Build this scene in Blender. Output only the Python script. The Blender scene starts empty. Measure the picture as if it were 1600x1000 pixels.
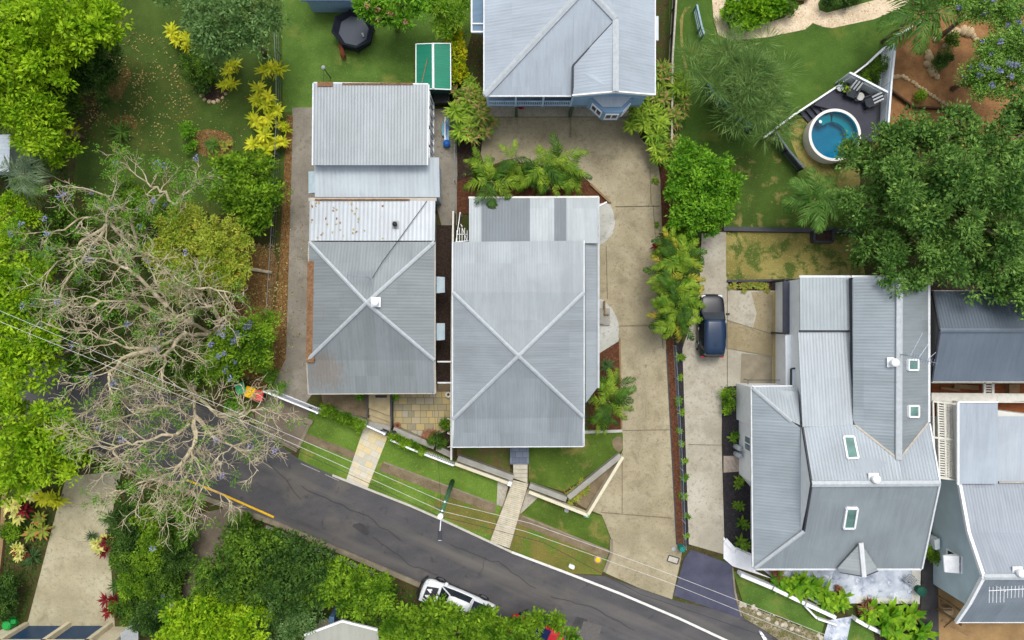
import bpy, bmesh, math, random
import numpy as np
from mathutils import Vector, Matrix
R = math.radians
SC = bpy.context.scene
COL = SC.collection
# ------------------------------------------------------------------ camera, sky, sun, exposure
H, S = 48.5, 22.0                      # drone height (m), ground scale
cam_d = bpy.data.cameras.new('camera'); cam = bpy.data.objects.new('camera', cam_d); COL.objects.link(cam)
cam.location = (0, 0, H); cam_d.sensor_width = 36; cam_d.lens = 36 * H / (1600 / S); cam_d.clip_end = 500
SC.camera = cam
W = bpy.data.worlds.new('World'); SC.world = W; W.use_nodes = True
SUN_EL, SUN_AZ = R(66), R(12)          # azimuth clockwise from +Y (north)
nt = W.node_tree; nt.nodes.clear()
sky = nt.nodes.new('ShaderNodeTexSky'); sky.sky_type = 'NISHITA'; sky.sun_disc = False
sky.sun_elevation = SUN_EL; sky.sun_rotation = SUN_AZ; sky.air_density = 1.0; sky.dust_density = 4.0; sky.ozone_density = 1.0
hs = nt.nodes.new('ShaderNodeHueSaturation'); hs.inputs['Saturation'].default_value = 0.35
bg = nt.nodes.new('ShaderNodeBackground'); bg.inputs['Strength'].default_value = 0.15
out = nt.nodes.new('ShaderNodeOutputWorld')
nt.links.new(sky.outputs[0], hs.inputs['Color']); nt.links.new(hs.outputs[0], bg.inputs['Color']); nt.links.new(bg.outputs[0], out.inputs[0])
sd = bpy.data.lights.new('sun', 'SUN'); sd.energy = 1.15; sd.angle = R(24); sd.color = (1, .96, .9)
sun = bpy.data.objects.new('sun', sd); COL.objects.link(sun)
sun_dir = Vector((math.sin(SUN_AZ) * math.cos(SUN_EL), math.cos(SUN_AZ) * math.cos(SUN_EL), math.sin(SUN_EL)))
sun.rotation_euler = sun_dir.to_track_quat('Z', 'Y').to_euler(); sun.location = sun_dir * 60
SC.view_settings.view_transform = 'Standard'; SC.view_settings.look = 'None'; SC.view_settings.exposure = 0.47

# ------------------------------------------------------------------ helpers
rnd = random.Random(7)
rng = np.random.default_rng(11)
def P(px, py, h=0.0):
    k = (H - h) / H / S
    return Vector(((px - 800) * k, (500 - py) * k, h))
def PL(pts, h): return [P(p[0], p[1], h) for p in pts]
def c(r, g, b, f=1.0):
    def l(v):
        v /= 255.0
        return (v / 12.92 if v <= .04045 else ((v + .055) / 1.055) ** 2.4) * f
    return (l(r), l(g), l(b), 1)
MATS = {}
class NT:
    def __init__(s, name):
        s.m = bpy.data.materials.new(name); s.m.use_nodes = True; s.t = s.m.node_tree; s.n = s.t.nodes
        s.b = s.n['Principled BSDF']; s.pos = s.n.new('ShaderNodeNewGeometry').outputs['Position']
    def link(s, a, b): s.t.links.new(a, b)
    def noise(s, scale, detail=4, rough=.55, stretch=None, dist=0):
        src = s.pos
        if stretch:
            mp = s.n.new('ShaderNodeMapping'); mp.inputs['Scale'].default_value = stretch; s.link(src, mp.inputs['Vector']); src = mp.outputs[0]
        n = s.n.new('ShaderNodeTexNoise'); n.inputs['Scale'].default_value = scale; n.inputs['Detail'].default_value = detail
        n.inputs['Roughness'].default_value = rough; n.inputs['Distortion'].default_value = dist; s.link(src, n.inputs['Vector'])
        return n.outputs['Fac']
    def ramp(s, fac, stops):
        r = s.n.new('ShaderNodeValToRGB'); e = r.color_ramp.elements
        while len(e) < len(stops): e.new(.5)
        for i, (p, col) in enumerate(stops): e[i].position = p; e[i].color = col if len(col) == 4 else (*col, 1)
        s.link(fac, r.inputs['Fac']); return r.outputs['Color']
    def mix(s, fac, a, b, mode='MIX'):
        m = s.n.new('ShaderNodeMix'); m.data_type = 'RGBA'; m.blend_type = mode
        for i, v in ((0, fac), (6, a), (7, b)):
            if isinstance(v, (int, float)): m.inputs[i].default_value = v
            elif isinstance(v, tuple): m.inputs[i].default_value = v
            else: s.link(v, m.inputs[i])
        return m.outputs[2]
    def bump(s, h, strength=.5, dist=.05):
        b = s.n.new('ShaderNodeBump'); b.inputs['Strength'].default_value = strength; b.inputs['Distance'].default_value = dist
        s.link(h, b.inputs['Height']); s.link(b.outputs[0], s.b.inputs['Normal'])
    def fin(s, col, rough=.7, spec=.3, metal=0):
        if isinstance(col, tuple): s.b.inputs['Base Color'].default_value = col
        else: s.link(col, s.b.inputs['Base Color'])
        s.b.inputs['Roughness'].default_value = rough; s.b.inputs['Specular IOR Level'].default_value = spec; s.b.inputs['Metallic'].default_value = metal
        return s.m
BW = ((0, 0, 0, 1), (1, 1, 1, 1))
def plain(name, col, rough=.6, spec=.3, var=.12, scale=3.0, metal=0):
    if name in MATS: return MATS[name]
    t = NT(name); d = tuple(v * (1 - var * 1.6) for v in col[:3]) + (1,); l = tuple(min(1, v * (1 + var)) for v in col[:3]) + (1,)
    MATS[name] = t.fin(t.ramp(t.noise(scale, 5), [(.3, d), (.7, l)]), rough, spec, metal); return MATS[name]
def mottle(name, stops, scale, rough=.85, fine=None, bump=.4, bscale=20, bdist=.03, patches=None, stretch=None, streak=None):
    """stops: colour ramp over a noise; fine=(scale, colour, lo, hi) speckles; patches=(scale, colour, lo, hi)"""
    if name in MATS: return MATS[name]
    t = NT(name); col = t.ramp(t.noise(scale, 6, .6, stretch), stops)
    for spec in [x for x in (patches, fine) if x]:
        for sc, cc, lo, hi in ([spec] if not isinstance(spec, list) else spec):
            col = t.mix(t.ramp(t.noise(sc, 4, .6, None, .4), [(lo, BW[0]), (hi, BW[1])]), col, cc)
    if streak:
        ang, sv, cc, lo, hi = streak; mp = t.n.new('ShaderNodeMapping'); mp.vector_type = 'POINT'; mp.inputs['Rotation'].default_value = (0, 0, ang); t.link(t.pos, mp.inputs['Vector'])
        m2 = t.n.new('ShaderNodeMapping'); m2.inputs['Scale'].default_value = sv; t.link(mp.outputs[0], m2.inputs['Vector']); n2 = t.n.new('ShaderNodeTexNoise'); n2.inputs['Scale'].default_value = 1; n2.inputs['Detail'].default_value = 4; t.link(m2.outputs[0], n2.inputs['Vector'])
        col = t.mix(t.ramp(n2.outputs['Fac'], [(lo, BW[0]), (hi, (.8, .8, .8, 1))]), col, cc)
    if bump: t.bump(t.noise(bscale, 5, .65), bump, bdist)
    MATS[name] = t.fin(col, rough, .2); return MATS[name]
def roofmat(name, col, axis='X', rust=0, var=.1, rough=.42, sheet=.8, rustspot=None):
    """metal sheeting; axis = direction across the sheets"""
    if name in MATS: return MATS[name]
    t = NT(name); st = (1 / sheet, .27, .02) if axis == 'X' else (.27, 1 / sheet, .02)
    mp = t.n.new('ShaderNodeMapping'); mp.inputs['Scale'].default_value = st; t.link(t.pos, mp.inputs['Vector'])
    fl = t.n.new('ShaderNodeVectorMath'); fl.operation = 'FLOOR'; t.link(mp.outputs[0], fl.inputs[0])
    wn = t.n.new('ShaderNodeTexWhiteNoise'); t.link(fl.outputs[0], wn.inputs['Vector'])
    def sh(f): return tuple(min(1, v * f * .6 * k) for v, k in zip(col[:3], (.95, 1.01, 1.035))) + (1,)
    base = t.ramp(wn.outputs['Value'], [(0, sh(1 - var)), (1, sh(1 + var * .7))])
    s2 = (3.2, .35, .35) if axis == 'X' else (.35, 3.2, .35)
    base = t.mix(t.ramp(t.noise(1.3, 6, .65, s2), [(.38, BW[0]), (.75, (.65, .65, .65, 1))]), base, sh(.72))
    base = t.mix(t.ramp(t.noise(.35, 4), [(.45, BW[0]), (.7, (.5, .5, .5, 1))]), base, sh(1.22))
    base = t.mix(t.ramp(t.noise(14, 3, .7), [(.64, BW[0]), (.72, (.5, .5, .5, 1))]), base, sh(.6))
    if rustspot:
        vm = t.n.new('ShaderNodeVectorMath'); vm.operation = 'DISTANCE'; t.link(t.pos, vm.inputs[0]); vm.inputs[1].default_value = rustspot[:3]
        mr = t.n.new('ShaderNodeMapRange'); mr.inputs[1].default_value = rustspot[3] * .3; mr.inputs[2].default_value = rustspot[3]; mr.inputs[3].default_value = .3; mr.inputs[4].default_value = 0; t.link(vm.outputs['Value'], mr.inputs[0])
        ad = t.n.new('ShaderNodeMath'); ad.operation = 'ADD'; t.link(mr.outputs[0], ad.inputs[0]); t.link(t.noise(2.6, 7, .8, (2.5, .9, .9)), ad.inputs[1])
        base = t.mix(t.ramp(ad.outputs[0], [(.66, BW[0]), (.78, (.55, .55, .55, 1))]), base, c(124, 108, 92))
    if rust: base = t.mix(t.ramp(t.noise(.9, 7, .75, (2.2, .8, .8)), [(.62 - rust * .1, BW[0]), (.72, (.8, .8, .8, 1))]), base, c(122, 96, 76))
    MATS[name] = t.fin(base, rough, .35, .1); return MATS[name]
def leafmat(name, a, b, transl=.3, scale=1.1, third=None, rough=.6):
    if name in MATS: return MATS[name]
    t = NT(name); g = t.n.new('ShaderNodeNewGeometry')
    col = t.ramp(t.noise(scale, 3), [(.34, a), (.66, b)])
    lo = t.mix(1.0, col, (.5, .56, .5, 1), 'MULTIPLY')
    col = t.mix(g.outputs['Random Per Island'], lo, col)
    if third: col = t.mix(t.ramp(g.outputs['Random Per Island'], [(third[1], BW[0]), (third[1] + .02, BW[1])]), col, third[0])
    t.fin(col, rough, .18)
    tr = t.n.new('ShaderNodeBsdfTranslucent'); t.link(col, tr.inputs[0])
    mx = t.n.new('ShaderNodeMixShader'); mx.inputs[0].default_value = transl
    t.link(t.b.outputs[0], mx.inputs[1]); t.link(tr.outputs[0], mx.inputs[2]); t.link(mx.outputs[0], t.n['Material Output'].inputs[0])
    MATS[name] = t.m; return t.m
def tiles(name, stops, bw, bh, mortar, msize=.02, rot=0, rough=.7, offset=.5, squash=1.0):
    if name in MATS: return MATS[name]
    t = NT(name); mp = t.n.new('ShaderNodeMapping'); mp.inputs['Rotation'].default_value = (0, 0, rot); t.link(t.pos, mp.inputs['Vector'])
    def brick(cm, c1, c2):
        b = t.n.new('ShaderNodeTexBrick'); t.link(mp.outputs[0], b.inputs['Vector']); b.inputs['Scale'].default_value = 1
        b.inputs['Brick Width'].default_value = bw; b.inputs['Row Height'].default_value = bh; b.inputs['Mortar Size'].default_value = msize
        b.inputs['Color1'].default_value = c1; b.inputs['Color2'].default_value = c2; b.inputs['Mortar'].default_value = cm; b.offset = offset; b.squash = squash; b.squash_frequency = 3
        b.inputs['Mortar Smooth'].default_value = .2; b.inputs['Bias'].default_value = 0
        return b
    b1 = brick((0, 0, 0, 1), (0, 0, 0, 1), (1, 1, 1, 1))
    col = t.ramp(b1.outputs['Color'], stops)
    col = t.mix(t.ramp(t.noise(2.2, 6), [(.35, BW[0]), (.75, (.7, .7, .7, 1))]), col, stops[1][1])
    col = t.mix(b1.outputs['Fac'], col, mortar)
    t.bump(b1.outputs['Fac'], -.4, .02)
    MATS[name] = t.fin(col, rough, .3); return MATS[name]

WORLD = {}
def wloc(o): return WORLD.get(o, Vector((0, 0, 0)))
def tag(o, label=None, cat=None, group=None, kind=None):
    if label: o['label'] = label
    if cat: o['category'] = cat
    if group: o['group'] = group
    if kind: o['kind'] = kind
    return o
def thing(name, label, cat, loc=(0, 0, 0), rz=0, group=None):
    o = bpy.data.objects.new(name, None); COL.objects.link(o); o.location = loc; o.rotation_euler[2] = rz; o.empty_display_size = .3
    WORLD[o] = Vector(loc); return tag(o, label, cat, group)
def linkmesh(name, me, mat, parent=None):
    o = bpy.data.objects.new(name, me); COL.objects.link(o)
    if mat: me.materials.append(mat)
    if parent is not None: o.parent = parent; WORLD[o] = wloc(parent)
    return o
def copy_tree(o, parent=None):
    n = o.copy(); COL.objects.link(n)
    if parent is not None: n.parent = parent
    for ch in list(o.children): copy_tree(ch, n)
    return n
class MB:
    """collects shapes in world coordinates; build() links them as ONE mesh object"""
    def __init__(s): s.v = []; s.f = []; s.cut = []
    def add(s, vs, fs):
        o = len(s.v); s.cut.append((o, len(s.f))); s.v += [tuple(v) for v in vs]; s.f += [tuple(i + o for i in f) for f in fs]; return s
    def poly(s, pts): return s.add(pts, [tuple(range(len(pts)))])
    def prism(s, pts, z0, z1=None):
        """pts at their own z for the top when z1 is None, else top at z1"""
        n = len(pts); top = [Vector((p[0], p[1], p[2] if z1 is None else z1)) for p in pts]; bot = [Vector((p[0], p[1], z0)) for p in pts]
        return s.add(bot + top, [tuple(range(n))[::-1], tuple(range(n, 2 * n))] + [(i, (i + 1) % n, n + (i + 1) % n, n + i) for i in range(n)])
    def box(s, cx, cy, cz, sx, sy, sz, rz=0):
        m = Matrix.Rotation(rz, 3, 'Z'); vs = [m @ Vector((x * sx / 2, y * sy / 2, z * sz / 2)) + Vector((cx, cy, cz)) for z in (-1, 1) for x, y in ((-1, -1), (1, -1), (1, 1), (-1, 1))]
        return s.add(vs, [(3, 2, 1, 0), (4, 5, 6, 7), (0, 1, 5, 4), (1, 2, 6, 5), (2, 3, 7, 6), (3, 0, 4, 7)])
    def beam(s, a, b, w, h, up=None):
        a, b = Vector(a), Vector(b); d = (b - a).normalized(); u = up or (Vector((0, 0, 1)) if abs(d.z) < .95 else Vector((0, 1, 0)))
        sd = d.cross(u).normalized() * (w / 2); u = sd.cross(d).normalized() * (h / 2)
        vs = [p + x * sd + y * u for p in (a, b) for x, y in ((-1, -1), (1, -1), (1, 1), (-1, 1))]
        return s.add(vs, [(0, 1, 2, 3), (7, 6, 5, 4), (0, 4, 5, 1), (1, 5, 6, 2), (2, 6, 7, 3), (3, 7, 4, 0)])
    def cap(s, a, b, w=.32, t=.06):
        a, b = Vector(a), Vector(b); d = (b - a).normalized(); sd = d.cross(Vector((0, 0, 1))).normalized() * (w / 2); z = Vector((0, 0, 1))
        vs = []
        for p in (a, b): vs += [p - sd - z * .03, p - sd * .9 + z * t * .6, p + z * (t + .04), p + sd * .9 + z * t * .6, p + sd - z * .03]
        return s.add(vs, [(0, 1, 2, 3, 4), (9, 8, 7, 6, 5)] + [(i, 5 + i, 5 + (i + 1) % 5, (i + 1) % 5) for i in range(5)])
    def tube(s, pts, r, n=6, cap=True):
        pts = [Vector(p) for p in pts]; rs = r if isinstance(r, (list, tuple)) else [r] * len(pts); vs = []; fs = []
        for i, p in enumerate(pts):
            d = (pts[min(i + 1, len(pts) - 1)] - pts[max(i - 1, 0)]).normalized()
            u = d.cross(Vector((.13, .97, .21))); u = u.normalized() if u.length > 1e-3 else Vector((1, 0, 0)); w = d.cross(u)
            vs += [p + (u * math.cos(2 * math.pi * k / n) + w * math.sin(2 * math.pi * k / n)) * rs[i] for k in range(n)]
        for i in range(len(pts) - 1): fs += [(i * n + k, i * n + (k + 1) % n, (i + 1) * n + (k + 1) % n, (i + 1) * n + k) for k in range(n)]
        if cap: fs += [tuple(range(n))[::-1], tuple(range((len(pts) - 1) * n, len(pts) * n))]
        return s.add(vs, fs)
    def lathe(s, c0, prof, n=24, capped=True):
        vs = [(c0[0] + r * math.cos(2 * math.pi * k / n), c0[1] + r * math.sin(2 * math.pi * k / n), c0[2] + z) for r, z in prof for k in range(n)]
        fs = [(i * n + k, i * n + (k + 1) % n, (i + 1) * n + (k + 1) % n, (i + 1) * n + k) for i in range(len(prof) - 1) for k in range(n)]
        if capped: fs += [tuple(range(n))[::-1], tuple(range((len(prof) - 1) * n, len(prof) * n))]
        return s.add(vs, fs)
    def loft(s, rings):
        n = len(rings[0]); vs = [v for r in rings for v in r]
        fs = [(i * n + k, i * n + (k + 1) % n, (i + 1) * n + (k + 1) % n, (i + 1) * n + k) for i in range(len(rings) - 1) for k in range(n)]
        fs += [tuple(range(n))[::-1], tuple(range((len(rings) - 1) * n, len(rings) * n))]
        return s.add(vs, fs)
    def corr(s, pts, pitch=.21, amp=.026, across=None):
        amp *= .32
        """a roof plane folded into corrugations that run down its slope"""
        pts = [Vector(p) for p in pts]; n = Vector((0, 0, 0))
        for i in range(len(pts)): n += (pts[i] - pts[0]).cross(pts[(i + 1) % len(pts)] - pts[0])
        n.normalize(); n = -n if n.z < 0 else n
        if across is None:
            d = Vector((n.x, n.y, 0)); cr = d.cross(Vector((0, 0, 1))).normalized()
        else: cr = Vector(across).normalized()
        if abs(cr.x) > .9: cr = Vector((1, cr.y * 0, 0))
        elif abs(cr.y) > .9: cr = Vector((0, 1, 0))
        bm = bmesh.new(); bm.faces.new([bm.verts.new(p) for p in pts]); ts = [p.dot(cr) for p in pts]; t0, t1 = min(ts), max(ts)
        k0 = math.ceil(t0 / (pitch / 2))
        while k0 * pitch / 2 < t1 - .002:
            if k0 * pitch / 2 > t0 + .002: bmesh.ops.bisect_plane(bm, geom=bm.verts[:] + bm.edges[:] + bm.faces[:], plane_co=cr * (k0 * pitch / 2), plane_no=cr)
            k0 += 1
        for v in bm.verts:
            ph = (v.co.dot(cr) / pitch) % 1.0; v.co += n * amp * abs(ph * 2 - 1)
        bm.verts.index_update(); bm.normal_update()
        s.add([v.co.copy() for v in bm.verts], [tuple(v.index for v in (f.verts if f.normal.z > 0 else reversed(f.verts))) for f in bm.faces]); bm.free(); return s
    def each(s, name, mat, parent=None, **k):
        """one object for every shape added"""
        ends = s.cut[1:] + [(len(s.v), len(s.f))]; r = []
        for (a, b), (c2, d) in zip(s.cut, ends): m = MB(); m.add(s.v[a:c2], [tuple(i - a for i in f) for f in s.f[b:d]]); r.append(m.build(name, mat, parent, **k))
        return r
    def build(s, name, mat, parent=None, smooth=False, fix=False, bevel=0):
        o = wloc(parent) if parent is not None else Vector((0, 0, 0))
        me = bpy.data.meshes.new(name); me.from_pydata([(v[0] - o.x, v[1] - o.y, v[2] - o.z) for v in s.v], [], s.f)
        if fix or bevel:
            bm = bmesh.new(); bm.from_mesh(me); bmesh.ops.remove_doubles(bm, verts=bm.verts, dist=1e-4) if smooth else None
            bmesh.ops.recalc_face_normals(bm, faces=bm.faces)
            if bevel: bmesh.ops.bevel(bm, geom=[e for e in bm.edges if e.is_manifold and e.calc_face_angle(0) > .6], offset=bevel, segments=2, affect='EDGES', profile=.6)
            bm.to_mesh(me); bm.free()
        if smooth: me.polygons.foreach_set('use_smooth', [True] * len(me.polygons))
        return linkmesh(name, me, mat, parent)
def struct(name, pts, z, mat, kind='structure'):
    """a ground sheet"""
    bm = bmesh.new(); f = bm.faces.new([bm.verts.new(P(x, y, 0) + Vector((0, 0, z))) for x, y in pts]); bm.normal_update()
    if f.normal.z < 0: f.normal_flip()
    bmesh.ops.triangulate(bm, faces=bm.faces[:]); me = bpy.data.meshes.new(name); bm.to_mesh(me); bm.free()
    return tag(linkmesh(name, me, mat), kind=kind)
def slab(name, pts, z0, z1, mat, kind='structure', bevel=0):
    m = MB().prism([P(x, y, 0) for x, y in pts], z0, z1); return tag(m.build(name, mat, fix=True, bevel=bevel), kind=kind)
def smooth_poly(pts, n=3):
    for _ in range(n):
        q = []
        for i in range(len(pts)):
            a, b = pts[i], pts[(i + 1) % len(pts)]
            q += [(a[0] * .75 + b[0] * .25, a[1] * .75 + b[1] * .25), (a[0] * .25 + b[0] * .75, a[1] * .25 + b[1] * .75)]
        pts = q
    return pts
def mesh_quads(name, V, mat, parent=None, nper=4):
    """V (n*4,3): separate quads -> one mesh"""
    V = np.asarray(V, np.float32); n = len(V) // nper; me = bpy.data.meshes.new(name)
    o = wloc(parent) if parent is not None else Vector((0, 0, 0)); V = V - np.array(o, np.float32)
    me.vertices.add(len(V)); me.vertices.foreach_set('co', V.ravel()); me.loops.add(len(V)); me.polygons.add(n)
    me.loops.foreach_set('vertex_index', np.arange(len(V), dtype=np.int32))
    me.polygons.foreach_set('loop_start', np.arange(0, len(V), nper, dtype=np.int32)); me.update(calc_edges=True); me.validate()
    return linkmesh(name, me, mat, parent)
def unit(a): return a / np.maximum(np.linalg.norm(a, axis=-1, keepdims=True), 1e-6)
def leaves_at(pos, direc, L, Wd, upb=.6, jit=.6):
    n = len(pos); a = unit(direc + rng.normal(0, jit, (n, 3))); up = np.array([0, 0, 1.0]) * upb + rng.normal(0, .5, (n, 3))
    sd = unit(np.cross(a, up)); l = L * rng.uniform(.65, 1.25, (n, 1)); w = Wd * rng.uniform(.7, 1.2, (n, 1)) / 2
    V = np.stack([pos, pos + a * l * .45 + sd * w, pos + a * l, pos + a * l * .45 - sd * w], 1); return V.reshape(-1, 3)
def clump_leaves(cen, rad, nl, L, Wd, jit=.55, zmin=-.25):
    n = len(cen); d = unit(rng.normal(0, 1, (n, nl, 3))); d[..., 2] = np.where(d[..., 2] < zmin, -d[..., 2], d[..., 2])
    r = rad[:, None, None] * rng.uniform(.15, 1.0, (n, nl, 1)) ** .6; pos = cen[:, None, :] + d * r * np.array([1, 1, .75])
    dd = d * np.array([1, 1, .7]); return leaves_at(pos.reshape(-1, 3), dd.reshape(-1, 3), L, Wd, jit=jit)
def lump(d, ph):
    """smooth bumps over the unit sphere, about -1..1"""
    return (np.sin(d[:, 0] * 4.1 + ph) + np.sin(d[:, 1] * 4.7 + ph * 2.3) + np.sin((d[:, 0] + d[:, 1]) * 6.3 + ph * .7) + np.sin(d[:, 2] * 5.2 + ph * 1.9)) / 2.6
def blob_clumps(cx, cy, cz, r, rz, cr, dens=1.0, low=.35):
    n = max(6, int(dens * 3.3 * (r / cr) ** 2)); d = unit(rng.normal(0, 1, (n, 3))); d[:, 2] = np.abs(d[:, 2]); ph = rng.uniform(0, 6.28); lp = lump(d, ph)
    keep = lp > -.62; d = d[keep]; lp = lp[keep]; n = len(d)
    rr = rng.uniform(.68, 1.0, (n, 1)) * (1 + .2 * lp[:, None]); cen = np.array([cx, cy, cz]) + d * rr * np.array([r, r, rz * 1.1])
    m = int(n * low); d2 = unit(rng.normal(0, 1, (m, 3))); cen2 = np.array([cx, cy, cz - rz * .3]) + d2 * rng.uniform(.2, .85, (m, 1)) * np.array([r, r, rz * .8])
    cen = np.concatenate([cen, cen2]); return cen, cr * rng.uniform(.5, 1.35, len(cen))
# ------------------------------------------------------------------ ground materials
m_soil = mottle('soil', [(.25, c(46, 44, 22)), (.45, c(70, 62, 36)), (.58, c(58, 70, 26)), (.8, c(72, 90, 34))], 1.6, fine=(9, c(150, 118, 70), .62, .7), bscale=8, bdist=.08)
m_dirt = mottle('red_dirt', [(.25, c(108, 76, 50)), (.5, c(136, 98, 62)), (.75, c(160, 122, 80))], 1.0, fine=[(6, c(96, 60, 38), .58, .7), (16, c(176, 136, 90), .64, .72)], bscale=10, bdist=.06)
m_tan = mottle('tan_dirt', [(.3, c(132, 106, 72)), (.7, c(160, 130, 88))], 1.0, fine=(10, c(110, 92, 62), .6, .7))
def grassmat(name, a, b, d, dry=None, lo=.55, hi=.72, fine=True, pscale=.5):
    return mottle(name, [(.28, a), (.5, b), (.72, d)], .45, fine=[(22, tuple(v * .55 for v in b[:3]) + (1,), .5, .75), (9, tuple(min(1, v * 1.35) for v in d[:3]) + (1,), .58, .75)] if fine else None,
                  patches=(pscale, dry, lo, hi) if dry else None, bump=.9, bscale=28, bdist=.07)
m_lawn_dark = grassmat('dark_lawn', c(54, 72, 26), c(66, 88, 32), c(82, 104, 42), c(86, 92, 38), .52, .7)
m_lawn_mid = grassmat('mid_lawn', c(66, 92, 34), c(82, 112, 42), c(104, 134, 58), c(126, 130, 62), .56, .75)
m_lawn_right = grassmat('back_lawn', c(60, 84, 30), c(72, 102, 36), c(88, 118, 46), c(112, 118, 50), .58, .78)
m_lawn_front = grassmat('front_lawn', c(66, 86, 28), c(80, 104, 34), c(98, 122, 44), c(136, 124, 70), .56, .7, pscale=.7)
m_verge = grassmat('verge', c(80, 104, 38), c(98, 128, 46), c(118, 146, 60), c(140, 140, 66), .58, .74, pscale=.6)
m_verge_dry = grassmat('verge_dry', c(96, 104, 44), c(116, 112, 54), c(134, 122, 62), c(90, 120, 40), .5, .62, pscale=.8)
m_turf = grassmat('dry_turf', c(118, 112, 58), c(146, 136, 76), c(168, 156, 96), c(76, 96, 36), .48, .6, pscale=.9)
m_asphalt = mottle('asphalt', [(.3, c(70, 70, 73)), (.55, c(82, 81, 83)), (.75, c(94, 92, 91))], .35, fine=[(30, c(118, 115, 110), .6, .75), (45, c(52, 52, 54), .58, .7)], patches=[(.22, c(100, 96, 90), .58, .74), (1.3, c(66, 66, 68), .6, .7)], bscale=60, bdist=.02, stretch=(1, 2.2, 1), streak=(R(24), (.05, .8, 1), c(104, 101, 96), .5, .72))
m_old_asphalt = mottle('old_asphalt', [(.3, c(96, 86, 74)), (.6, c(118, 108, 94)), (.8, c(136, 126, 108))], .7, fine=(26, c(150, 140, 122), .58, .7), bscale=50, bdist=.02)
m_dark_patch = mottle('asphalt_patch', [(.3, c(56, 56, 58)), (.7, c(76, 74, 74))], 1.2, fine=(30, c(100, 98, 94), .6, .72))
m_bluedrive = mottle('blue_driveway', [(.3, c(62, 64, 80)), (.7, c(80, 81, 97))], .8, fine=(40, c(104, 106, 120), .6, .75), bscale=60, bdist=.015)
def concmat(name, a, b, d, spots=True):
    return mottle(name, [(.28, a), (.5, b), (.74, d)], .5, fine=[(11, tuple(v * .74 for v in a[:3]) + (1,), .56, .8), (34, tuple(min(1, v * 1.22) for v in d[:3]) + (1,), .56, .74), (52, tuple(v * .55 for v in a[:3]) + (1,), .58, .7)] if spots else None,
                  patches=[(1.1, tuple(v * .74 for v in a[:3]) + (1,), .52, .8), (.3, d, .52, .75), (4.5, tuple(v * .8 for v in a[:3]) + (1,), .54, .72), (.16, tuple(v * .78 for v in b[:3]) + (1,), .55, .7)], bump=.35, bscale=45, bdist=.02)
m_exposed = concmat('exposed_aggregate', c(134, 125, 101), c(152, 142, 116), c(172, 163, 138))
m_smooth = concmat('smooth_concrete', c(160, 160, 152), c(172, 172, 164), c(184, 184, 178), False)
m_neigh = concmat('weathered_concrete', c(150, 143, 126), c(166, 160, 144), c(182, 177, 164))
m_neigh_dark = concmat('stained_concrete', c(128, 116, 90), c(146, 134, 104), c(160, 150, 122))
m_path = concmat('side_path', c(118, 112, 100), c(134, 128, 116), c(150, 145, 134))
m_garageslab = concmat('garage_slab', c(146, 139, 112), c(164, 156, 128), c(180, 173, 148))
m_mulch = mottle('bark_mulch', [(.3, c(84, 52, 36)), (.55, c(112, 72, 50)), (.75, c(140, 96, 70))], 7, fine=(22, c(60, 38, 28), .52, .62), bscale=25, bdist=.12, bump=1)
m_darkmulch = mottle('dark_mulch', [(.3, c(48, 38, 34)), (.6, c(72, 58, 50)), (.8, c(96, 80, 68))], 6, fine=(20, c(120, 104, 88), .62, .7), bscale=22, bdist=.12, bump=1)
m_blackmulch = mottle('black_mulch', [(.3, c(44, 42, 46)), (.6, c(62, 59, 62)), (.8, c(84, 79, 78))], 5, fine=[(18, c(112, 104, 98), .64, .72), (20, c(34, 33, 36), .52, .6)], bscale=22, bdist=.12, bump=1)
m_litter = mottle('leaf_litter', [(.3, c(96, 70, 40)), (.5, c(130, 98, 58)), (.75, c(160, 126, 78))], 4, fine=[(14, c(190, 160, 100), .6, .66), (15, c(70, 52, 34), .52, .6)], bscale=20, bdist=.1, bump=1)
m_straw = mottle('straw_mulch', [(.25, c(58, 66, 24)), (.45, c(104, 88, 46)), (.75, c(150, 122, 70))], 2.5, fine=[(14, c(186, 156, 98), .6, .68), (12, c(60, 66, 26), .52, .62)], bscale=20, bdist=.1, bump=1)
m_sandstone = mottle('sandstone_paving', [(.3, c(186, 166, 136)), (.55, c(208, 190, 162)), (.8, c(222, 208, 184))], 1.6, fine=[(7, c(160, 138, 112), .56, .62), (13, c(232, 220, 198), .58, .66)], bscale=9, bdist=.03)
m_flag = tiles('flagstones', [(0, c(128, 122, 104)), (.4, c(158, 146, 106)), (.7, c(176, 154, 100)), (1, c(150, 150, 142))], .62, .46, c(104, 96, 78), .018, squash=.7)
m_marble = mottle('marble_paving', [(.3, c(140, 150, 166)), (.48, c(178, 186, 198)), (.68, c(206, 211, 219))], .8, fine=[(1.7, c(132, 142, 160), .52, .66), (2.6, c(216, 220, 226), .58, .66)], bump=0, rough=.4)
m_whiteline = plain('white_road_paint', c(215, 214, 208), .6, .3, .12, 6)
m_yellowline = plain('yellow_road_paint', c(236, 186, 30), .6, .3, .15, 6)
m_kerb = mottle('kerb_concrete', [(.3, c(112, 104, 88)), (.6, c(138, 129, 110)), (.8, c(156, 148, 128))], 1.5, fine=(20, c(112, 104, 88), .58, .7))
m_footpath = mottle('old_footpath', [(.3, c(100, 88, 68)), (.55, c(122, 108, 86)), (.8, c(142, 130, 108))], 1.4, fine=(16, c(80, 72, 52), .56, .68))
m_greywall = mottle('grey_render', [(.3, c(134, 132, 124)), (.7, c(158, 156, 148))], 1.2, fine=(18, c(112, 110, 102), .6, .7))
m_cream = plain('cream_paint', c(204, 197, 172), .6, .3, .07, 3)
m_white = plain('white_paint', c(232, 234, 236), .5, .35, .05, 4)
m_offwhite = plain('off_white', c(208, 206, 196), .6, .3, .08, 4)
m_joint = plain('joint', c(124, 117, 98), .9, .1)
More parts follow.
